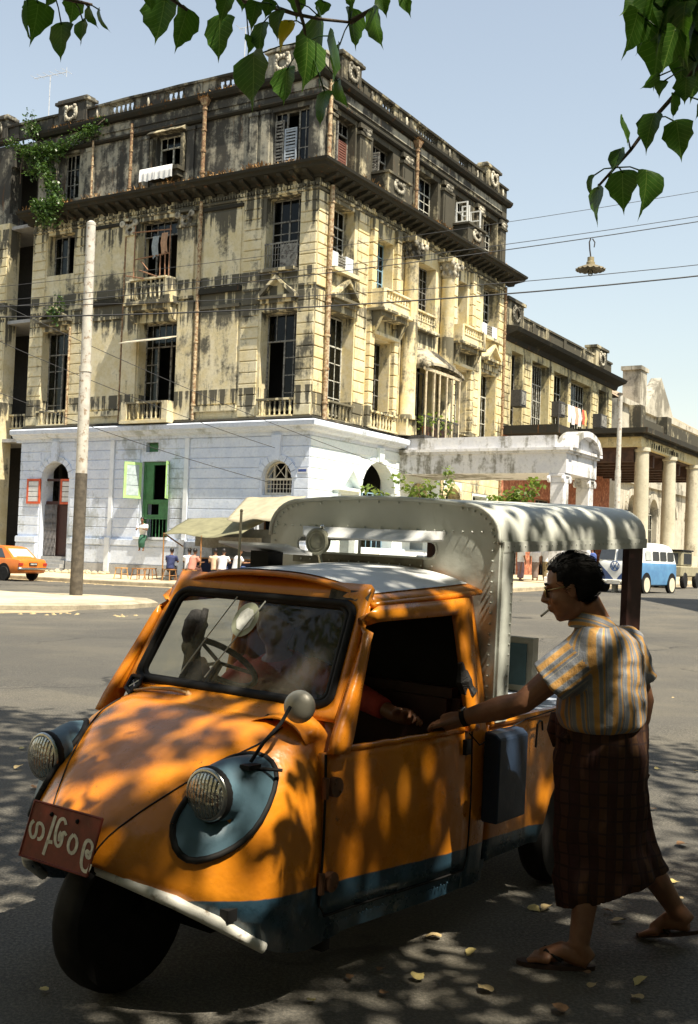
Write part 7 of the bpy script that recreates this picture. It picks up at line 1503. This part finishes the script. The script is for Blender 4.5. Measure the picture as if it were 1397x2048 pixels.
# low hanging sprays in view; every leaf is its own piece
LV = [(-0.892,2.968,2.963,-0.896,2.968,2.852,0.77), (-0.838,3.01,2.927,-0.835,3.01,2.82,0.87), (-0.784,3.028,2.947,-0.784,3.028,2.875,0.78), (-0.827,3.08,3.032,-0.829,3.08,2.957,0.81), (-0.765,3.009,2.978,-0.75,3.009,2.919,0.62), (-0.75,3.073,3.002,-0.74,3.073,2.937,0.32), (-0.792,2.76,2.884,-0.812,2.76,2.847,1), (-0.904,2.913,2.928,-0.906,2.913,2.825,0.26), (-0.57,3.08,3.041,-0.585,3.08,2.902,0.95), (-0.49,2.977,2.961,-0.523,2.977,2.84,0.68), (-0.411,3.065,2.99,-0.406,3.065,2.855,0.89), (-0.357,2.79,2.908,-0.378,2.79,2.846,0.99), (-0.58,2.914,2.964,-0.573,2.914,2.923,0.82), (-0.289,2.836,2.78,-0.281,2.836,2.628,0.77), (-0.28,2.94,2.915,-0.293,2.94,2.827,0.76), (-0.317,2.951,2.886,-0.307,2.951,2.832,0.61), (-0.281,2.755,2.88,-0.293,2.755,2.812,1), (-0.201,2.826,2.868,-0.226,2.826,2.786,0.75), (-0.153,2.848,2.83,-0.146,2.848,2.698,0.72), (-0.219,3.071,2.85,-0.216,3.071,2.742,0.82), (-0.13,3.018,2.978,-0.111,3.018,2.77,0.37), (-0.084,2.806,2.826,-0.085,2.806,2.678,0.17), (-0.074,3.029,2.804,-0.06,3.029,2.728,0.54), (-0.1,2.799,2.674,-0.11,2.799,2.582,0.59), (-0.04,2.966,2.973,-0.031,2.966,2.858,0.63), (0.015,2.794,2.894,0.032,2.794,2.789,0.48), (0.033,2.751,2.904,0.051,2.751,2.856,1), (0.098,3.055,3.057,0.125,3.055,3.01,1), (-0.046,2.823,2.943,-0.037,2.823,2.902,0.91), (-0.225,2.825,2.892,-0.238,2.825,2.819,0.66), (-0.121,3.094,3.058,-0.138,3.094,3.007,1), (-0.073,3.055,2.919,-0.075,3.055,2.82,0.27), (-0.254,2.851,2.937,-0.265,2.851,2.883,1), (-0.206,3.087,3.072,-0.189,3.087,3.001,0.87), (-0.33,2.939,3.006,-0.336,2.939,2.943,1), (0.71,2.803,2.961,0.645,2.803,2.899,0.89), (0.657,2.661,2.843,0.635,2.661,2.725,0.76), (0.784,2.882,2.937,0.745,2.882,2.768,0.86), (0.822,2.807,2.882,0.787,2.807,2.725,0.8), (0.774,2.89,2.79,0.728,2.89,2.751,0.6), (0.78,2.868,2.766,0.766,2.868,2.723,0.69), (0.788,2.69,2.696,0.788,2.69,2.627,0.81), (0.762,2.708,2.663,0.76,2.708,2.599,0.78), (0.756,2.65,2.571,0.772,2.65,2.471,0.85), (0.699,2.644,2.584,0.669,2.644,2.498,0.73), (0.617,2.62,2.566,0.635,2.62,2.489,0.46), (0.632,2.69,2.514,0.611,2.69,2.449,0.54), (0.66,2.781,2.49,0.661,2.781,2.384,0.84), (0.673,2.601,2.428,0.679,2.601,2.319,0.84), (0.591,2.803,2.487,0.572,2.803,2.434,0.35), (0.582,2.701,2.419,0.576,2.701,2.322,0.22), (0.823,2.693,2.646,0.822,2.693,2.596,0.62), (0.85,2.846,2.988,0.802,2.846,2.854,0.92), (0.834,2.744,2.871,0.823,2.744,2.693,0.62), (0.744,2.695,2.907,0.71,2.695,2.793,0.91), (0.719,2.744,2.944,0.697,2.744,2.828,0.8), (0.86,2.811,2.801,0.834,2.811,2.683,0.67), (0.736,2.617,2.781,0.703,2.617,2.671,0.78)]
for k in range(16): x_, y_, z_ = RT.uniform(.70, .90), RT.uniform(2.6, 2.9), RT.uniform(2.84, 3.02); LV.append((x_, y_, z_, x_ - RT.uniform(0, .04), y_, z_ - RT.uniform(.11, .15), RT.uniform(.5, 1)))
def spray(paths, idx, root):
    mb = MB(); first = Vector(paths[0][0]); mb.tube([trel(root), trel(root.lerp(first, .5) + Vector((0, 0, .35))), trel(first)], [.05, .025, .009], 8)
    for pa in paths: mb.tube([trel(p) for p in pa], [lerp(.0075, .0035, i / (len(pa) - 1)) for i in range(len(pa))], 6)
    br = mb.build('branch', M_bark, TREE, smooth=True); pts = [Vector(p) for pa in paths for p in pa]
    for i in idx:
        x0, y0, z0, x1, y1, z1, w = LV[i]; b, t = Vector((x0, y0, z0)), Vector((x1, y1, z1)); d = t - b; L_ = d.length; d.normalize()
        nv = Vector((0, -1, 0)); nv = (nv - d * nv.dot(d)).normalized(); sd = d.cross(nv); ang = math.acos(max(.12, w)) * (1 if (i * 7) % 3 else -1); q = Matrix.Rotation(ang, 3, d); nv = q @ nv; sd = nv.cross(d) * -1
        sd = d.cross(nv); M_ = Matrix((sd, d, nv)).transposed().to_4x4() @ Matrix.Scale(L_ * 1.0, 4); M_.translation = trel(b)
        o = link('leaf', YLEAF if i == 17 else LEAVES[(i * 7) % 11], br); o.matrix_local = M_
        k = min(pts, key=lambda p: (p - b).length); 
        if (k - b).length > .012:
            st = MB(); st.tube([trel(k), trel(k.lerp(b, .5) + Vector((0, 0, .008))), trel(b)], [.0022, .0018, .0022], 5); tag(link('leaf_stalk', st.mesh('leaf_stalk', M_leaf, True), br), kind='stuff')
spray([[(-.897, 2.9, 2.992), (-.828, 2.9, 2.951), (-.775, 2.9, 2.94), (-.728, 2.9, 2.931)]], range(0, 8), Vector((-1.2, 2.4, 4.3)))
spray([[(-.579, 2.9, 3.004), (-.524, 2.9, 2.958), (-.476, 2.9, 2.926)], [(-.339, 2.9, 2.985), (-.371, 2.9, 2.957), (-.389, 2.9, 2.908)]], range(8, 13), Vector((-.6, 2.3, 4.3)))
spray([[(-.353, 2.9, 2.998), (-.325, 2.9, 2.956), (-.231, 2.9, 2.938), (-.191, 2.9, 2.926), (-.125, 2.9, 2.915), (-.045, 2.9, 2.909)], [(-.197, 2.9, 3.004), (-.186, 2.9, 2.957), (-.166, 2.9, 2.897), (-.158, 2.9, 2.852)], [(-.045, 2.9, 2.909), (.02, 2.9, 2.95), (.09, 2.95, 3.03)]], range(13, 35), Vector((.1, 2.3, 4.2)))
spray([[(.863, 2.75, 2.811), (.835, 2.75, 2.759), (.772, 2.75, 2.674), (.729, 2.75, 2.622), (.671, 2.75, 2.537), (.633, 2.75, 2.491), (.593, 2.75, 2.443)]], range(35, 74), Vector((1.4, 2.3, 4.2)))
# ---------------------------------------------------------------- creepers, weeds, pots and saplings
def foliage(name, pts, m, parent, n, spread, size, rr, flat=None):
    v_ = []; f_ = []
    for c in pts:
        for k in range(n):
            p = Vector(c) + Vector((rr.gauss(0, spread[0]), rr.gauss(0, spread[1]), rr.gauss(0, spread[2]))); L_ = size * rr.uniform(.6, 1.3); a = rr.uniform(0, 6.283); tl = rr.uniform(-1.3, .6); d = Vector((math.cos(a) * math.cos(tl), math.sin(a) * math.cos(tl), math.sin(tl))); s = d.cross(Vector((rr.gauss(0, .6), rr.gauss(0, .6), 1))).normalized() * L_ * .36; i = len(v_)
            v_ += [p, p + d * L_ * .4 + s, p + d * L_, p + d * L_ * .4 - s]; f_ += [(i, i + 1, i + 2), (i, i + 2, i + 3)]
    me = bpy.data.meshes.new(name); me.from_pydata([tuple(q) for q in v_], [], f_); me.materials.append(m); return link(name, me, parent)
M_vine = leaf_mat('creeper_green', (.03, .07, .015), (.065, .12, .025), .2); M_dry = mat('dry_weed', (.30, .17, .06), .9, .3, 5); M_fresh = leaf_mat('sapling_green', (.11, .17, .035), (.2, .27, .06), .4)
RV = random.Random(4)
t = thing('wall_creeper', 'green creeper spilling over the parapet at the left end of the top floor', 'creeper', C0, RZ)
path = [(17.8, 20.9), (17.0, 20.5), (16.4, 20.3), (15.7, 20.1), (15.06, 19.97), (14.3, 20.05), (13.46, 20.25), (12.7, 20.45), (12.1, 20.6), (11.6, 20.85)]
mb = MB(fL); mb.tube([(s, .22, z) for s, z in path], .03, 5)
for a, b in (((16.1, 20.3), (16.3, 21.9)), ((15.5, 20.1), (15.2, 18.2)), ((14.6, 20.0), (14.1, 17.2)), ((14.1, 17.1), (14.6, 16.2)), ((16.6, 20.4), (16.9, 18.6)), ((13.5, 17.1), (13.6, 16.4))): mb.tube([(a[0], .2, a[1]), (lerp(a[0], b[0], .5) + .1, .28, lerp(a[1], b[1], .5)), (b[0], .24, b[1])], .02, 5)
mb.build('stem', M_bark, t, smooth=True)
pt = []
for i in range(60): k = RV.randrange(len(path) - 1); u_ = RV.random(); pt.append(fL(lerp(path[k][0], path[k + 1][0], u_), .28, lerp(path[k][1], path[k + 1][1], u_) - RV.random() * .25))
for i in range(26): pt.append(fL(RV.gauss(15.7, .55), .3, RV.gauss(19.6, .35)))
for i in range(10): pt.append(fL(RV.uniform(16.0, 16.5), .28, RV.uniform(20.5, 21.8)))
for i in range(26): u_ = RV.random(); pt.append(fL(lerp(15.2, 14.0, u_) + RV.gauss(0, .12), .5 * RV.random() + .3, lerp(19.3, 17.3, u_)))
for i in range(22): pt.append(fL(RV.uniform(13.3, 15.0), 1.0, RV.uniform(16.9, 17.2))); pt.append(fL(RV.gauss(14.2, .3), 1.02, RV.uniform(16.2, 17.0)))
foliage('leaves', pt, M_vine, t, 26, (.14, .14, .14), .15, RV)['kind'] = 'stuff'
def weeds(label, spots, n, h, m=None):
    t = thing('wall_weeds', label, 'weeds', C0, RZ); v_ = []; f_ = []
    for (fm, s, o, z) in spots:
        for k in range(n):
            b = Vector(fm(s + RV.gauss(0, .16), o + RV.gauss(0, .04), z)); a = RV.uniform(0, 6.283); L_ = h * RV.uniform(.4, 1.2); d = Vector((math.cos(a) * .5, math.sin(a) * .5, RV.uniform(.2, 1))).normalized() * L_; w = Vector((-math.sin(a), math.cos(a), 0)) * .018; i = len(v_); v_ += [b - w, b + w, b + d * .6 + w * .8 - Vector((0, 0, 0)), b + d - Vector((0, 0, L_ * .3)), b + d * .6 - w * .8]; f_ += [(i, i + 1, i + 2, i + 4), (i + 4, i + 2, i + 3)]
    me = bpy.data.meshes.new('blades'); me.from_pydata([tuple(q) for q in v_], [], f_); me.materials.append(m or M_dry); o = link('blades', me, t); o['kind'] = 'stuff'
weeds('dry brown weeds growing along the main cornice ledge of the left front', [(fL, RV.uniform(0, 16), RV.uniform(.3, .85), 17.05) for _ in range(70)], 10, .35)
weeds('dry brown weeds along the parapet cornice of the left front', [(fL, RV.uniform(3, 16), .12, 20.98) for _ in range(55)], 9, .22)
weeds('dry tuft of weeds on the pipe heads and right front ledges', [(fR, s, .15, 20.7) for s in (7.9, 8.0, 8.1)] + [(fR, RV.uniform(0, 18), RV.uniform(.4, .85), 17.05) for _ in range(30)] + [(fL, 5.88, .2, 20.7)] * 3, 12, .3)
t = thing('ledge_plant', 'small green plant rooted in the broken pediment at the left', 'plant', bl(-.45, 13.7, 12.45), RZ); foliage('leaves', [(0, 0, .15), (0, .3, -.25), (0, .2, -.5)], M_vine, t, 60, (.12, .2, .16), .16, RV); mb = MB(); mb.tube([(.1, 0, -.1), (0, .05, .2)], .02, 5); mb.build('stem', M_bark, t)
for k, (s, r_) in enumerate(((8.3, .2), (9.15, .26), (10.0, .2))):
    t = thing('potted_plant', ['terracotta pot with a leafy plant at the left of the hooded balcony', 'largest terracotta pot in the middle of the hooded balcony', 'terracotta pot with a leafy plant at the right of the hooded balcony'][k], 'potted plant', C0 + DR * s - DL * .85 + Vector((0, 0, 7.0))); mb = MB(); mb.lathe([(r_ * .6, 0), (r_, .4), (r_ * 1.1, .4), (r_ * 1.1, .46), (r_ * .9, .46), (r_ * .85, .38)], 14); mb.build('pot', mat('terracotta', (.36, .14, .06), .8, .2, 6), t, smooth=40); foliage('leaves', [(0, 0, .75)], M_fresh, t, 90, (.22, .22, .2), .2, RV); mb = MB(); mb.tube([(0, 0, .3), (.03, .02, .8)], .02, 5); mb.build('stem', M_bark, t)
def sapling(label, loc, arms, n, size):
    t = thing('sapling', label, 'sapling', loc); mb = MB(); mb.tube([(0, 0, -.2), (.03, 0, 1.2), (0, .02, 2.2)], [.05, .04, .03], 8); mb.build('trunk', M_bark, t, smooth=True); pt = []; mb = MB()
    for a in arms:
        mb.tube([(0, .02, 2.0), (a[0] * .5, a[1] * .5, 2.1 + (a[2] - 2.1) * .7), a], [.022, .014, .006], 5)
        for k in range(8): u_ = .35 + .65 * k / 7; pt.append((a[0] * u_, a[1] * u_, lerp(2.1, a[2], u_) + .05))
    mb.build('branch', M_bark, t, smooth=True); foliage('crown', pt, M_fresh, t, n, (.13, .13, .06), size, RV)
sapling('young tree with feathery pale green sprays behind the taxi canopy', (2.6, 33.0, .35), [(-2.0, .2, 3.15), (-1.2, 0, 3.5), (-.3, .1, 3.35), (.35, 0, 3.75), (-.7, 0, 3.2)], 14, .16); sapling('young tree with a bright green top beside the porch', (4.9, 34.5, .4), [(-.5, 0, 3.0), (.3, .1, 3.3), (.9, 0, 3.55), (.1, 0, 3.1)], 22, .16)
# ---------------------------------------------------------------- fallen leaves and litter
M_fall = [mat('fallen_tan', (.42, .32, .16), .8, .2, 30, obj=True), mat('fallen_brown', (.20, .11, .05), .8, .2, 30, obj=True), mat('fallen_yellow', (.52, .42, .16), .8, .2, 30, obj=True)]
FM = [leaf_mesh('fallen_leaf', M_fall[k % 3], 40 + k) for k in range(6)]
FP = [(0.927, 4.894), (2.093, 9.441), (2.558, 8.525), (2.603, 8.241), (1.873, 6.072), (1.586, 5.342), (1.546, 5.078), (0.935, 4.11), (1.121, 4.095), (1.064, 3.895), (0.18, 4.096), (0.292, 4.002), (0.904, 3.968), (0.181, 3.85), (0.843, 4.884), (1.216, 4.729), (1.19, 4.843), (2.321, 8.283), (0.418, 4.451), (0.062, 4.004), (0.532, 4.324), (-2.15, 7.445), (-1.855, 6.866), (-2.328, 8.166), (3.721, 12.647), (1.917, 6.929), (-0.071, 3.772), (0.546, 3.913), (0.777, 3.766), (-0.955, 3.776)]
def fzone(i): x, y = FP[i]; return ('tan', 'brown', 'yellow')[i % 3] + ' fallen leaf ' + ('in front of the taxi' if x < 0 else 'below the taxi door' if x < .55 else 'near the feet of the standing man' if y < 5.5 else 'behind the standing man')
def fname(i):
    same = sorted([j for j in range(len(FP)) if fzone(j) == fzone(i)], key=lambda j: FP[j][0] / FP[j][1]); k = same.index(i)
    return fzone(i) + ('' if len(same) == 1 else ', ' + ('leftmost', 'second from left', 'third from left', 'fourth from left', 'fifth from left', 'sixth from left', 'seventh from left')[k])
for i, (x, y) in enumerate(FP):
    o = link('fallen_leaf', FM[i % 6]); L_ = RV.uniform(.04, .075); o.location = (x, y, .012 + .008 * RV.random()); o.rotation_euler = (RV.uniform(-.25, .25), RV.uniform(-.25, .25), RV.uniform(0, 6.28)); o.scale = (L_, L_, L_); tag(o, fname(i), 'leaf', 'fallen leaves on the road')
tb = MB()
for i in range(170):                                            # crumbs of litter along the far kerbs
    a = RV.random(); x, y = (lerp(-13, -4.4, a), 24.0 - RV.random() * .9) if i % 2 else tuple(bl(-4.5 - RV.random() * .7, RV.uniform(-2, 16))[:2]); s = RV.uniform(.02, .07); z = ter(x, y); h = s * .5; tb.add([(x - s, y, z), (x + s * .3, y - s, z), (x + s, y + s * .4, z), (x, y + s, z), (x + s * .1, y, z + h)], [(0, 1, 4), (1, 2, 4), (2, 3, 4), (3, 0, 4)])
tag(tb.build('road_litter', M_fall[0]), 'crumbs of dry leaves and rubble along the far kerbs', 'litter', kind='stuff')
rb = MB()
for i in range(60): s_ = RV.gauss(11.6, .8); o_ = RV.uniform(.15, 1.0); p = bl(-o_, s_); z = pave_z(-o_, s_); r_ = RV.uniform(.05, .16); rb.ball((p.x, p.y, z + r_ * .3), (r_, r_ * .8, r_ * .7), 6, 4)
tag(rb.build('rubble_heap', M_pave), 'pale rubble heaped at the foot of the white wall behind the pole', 'rubble')
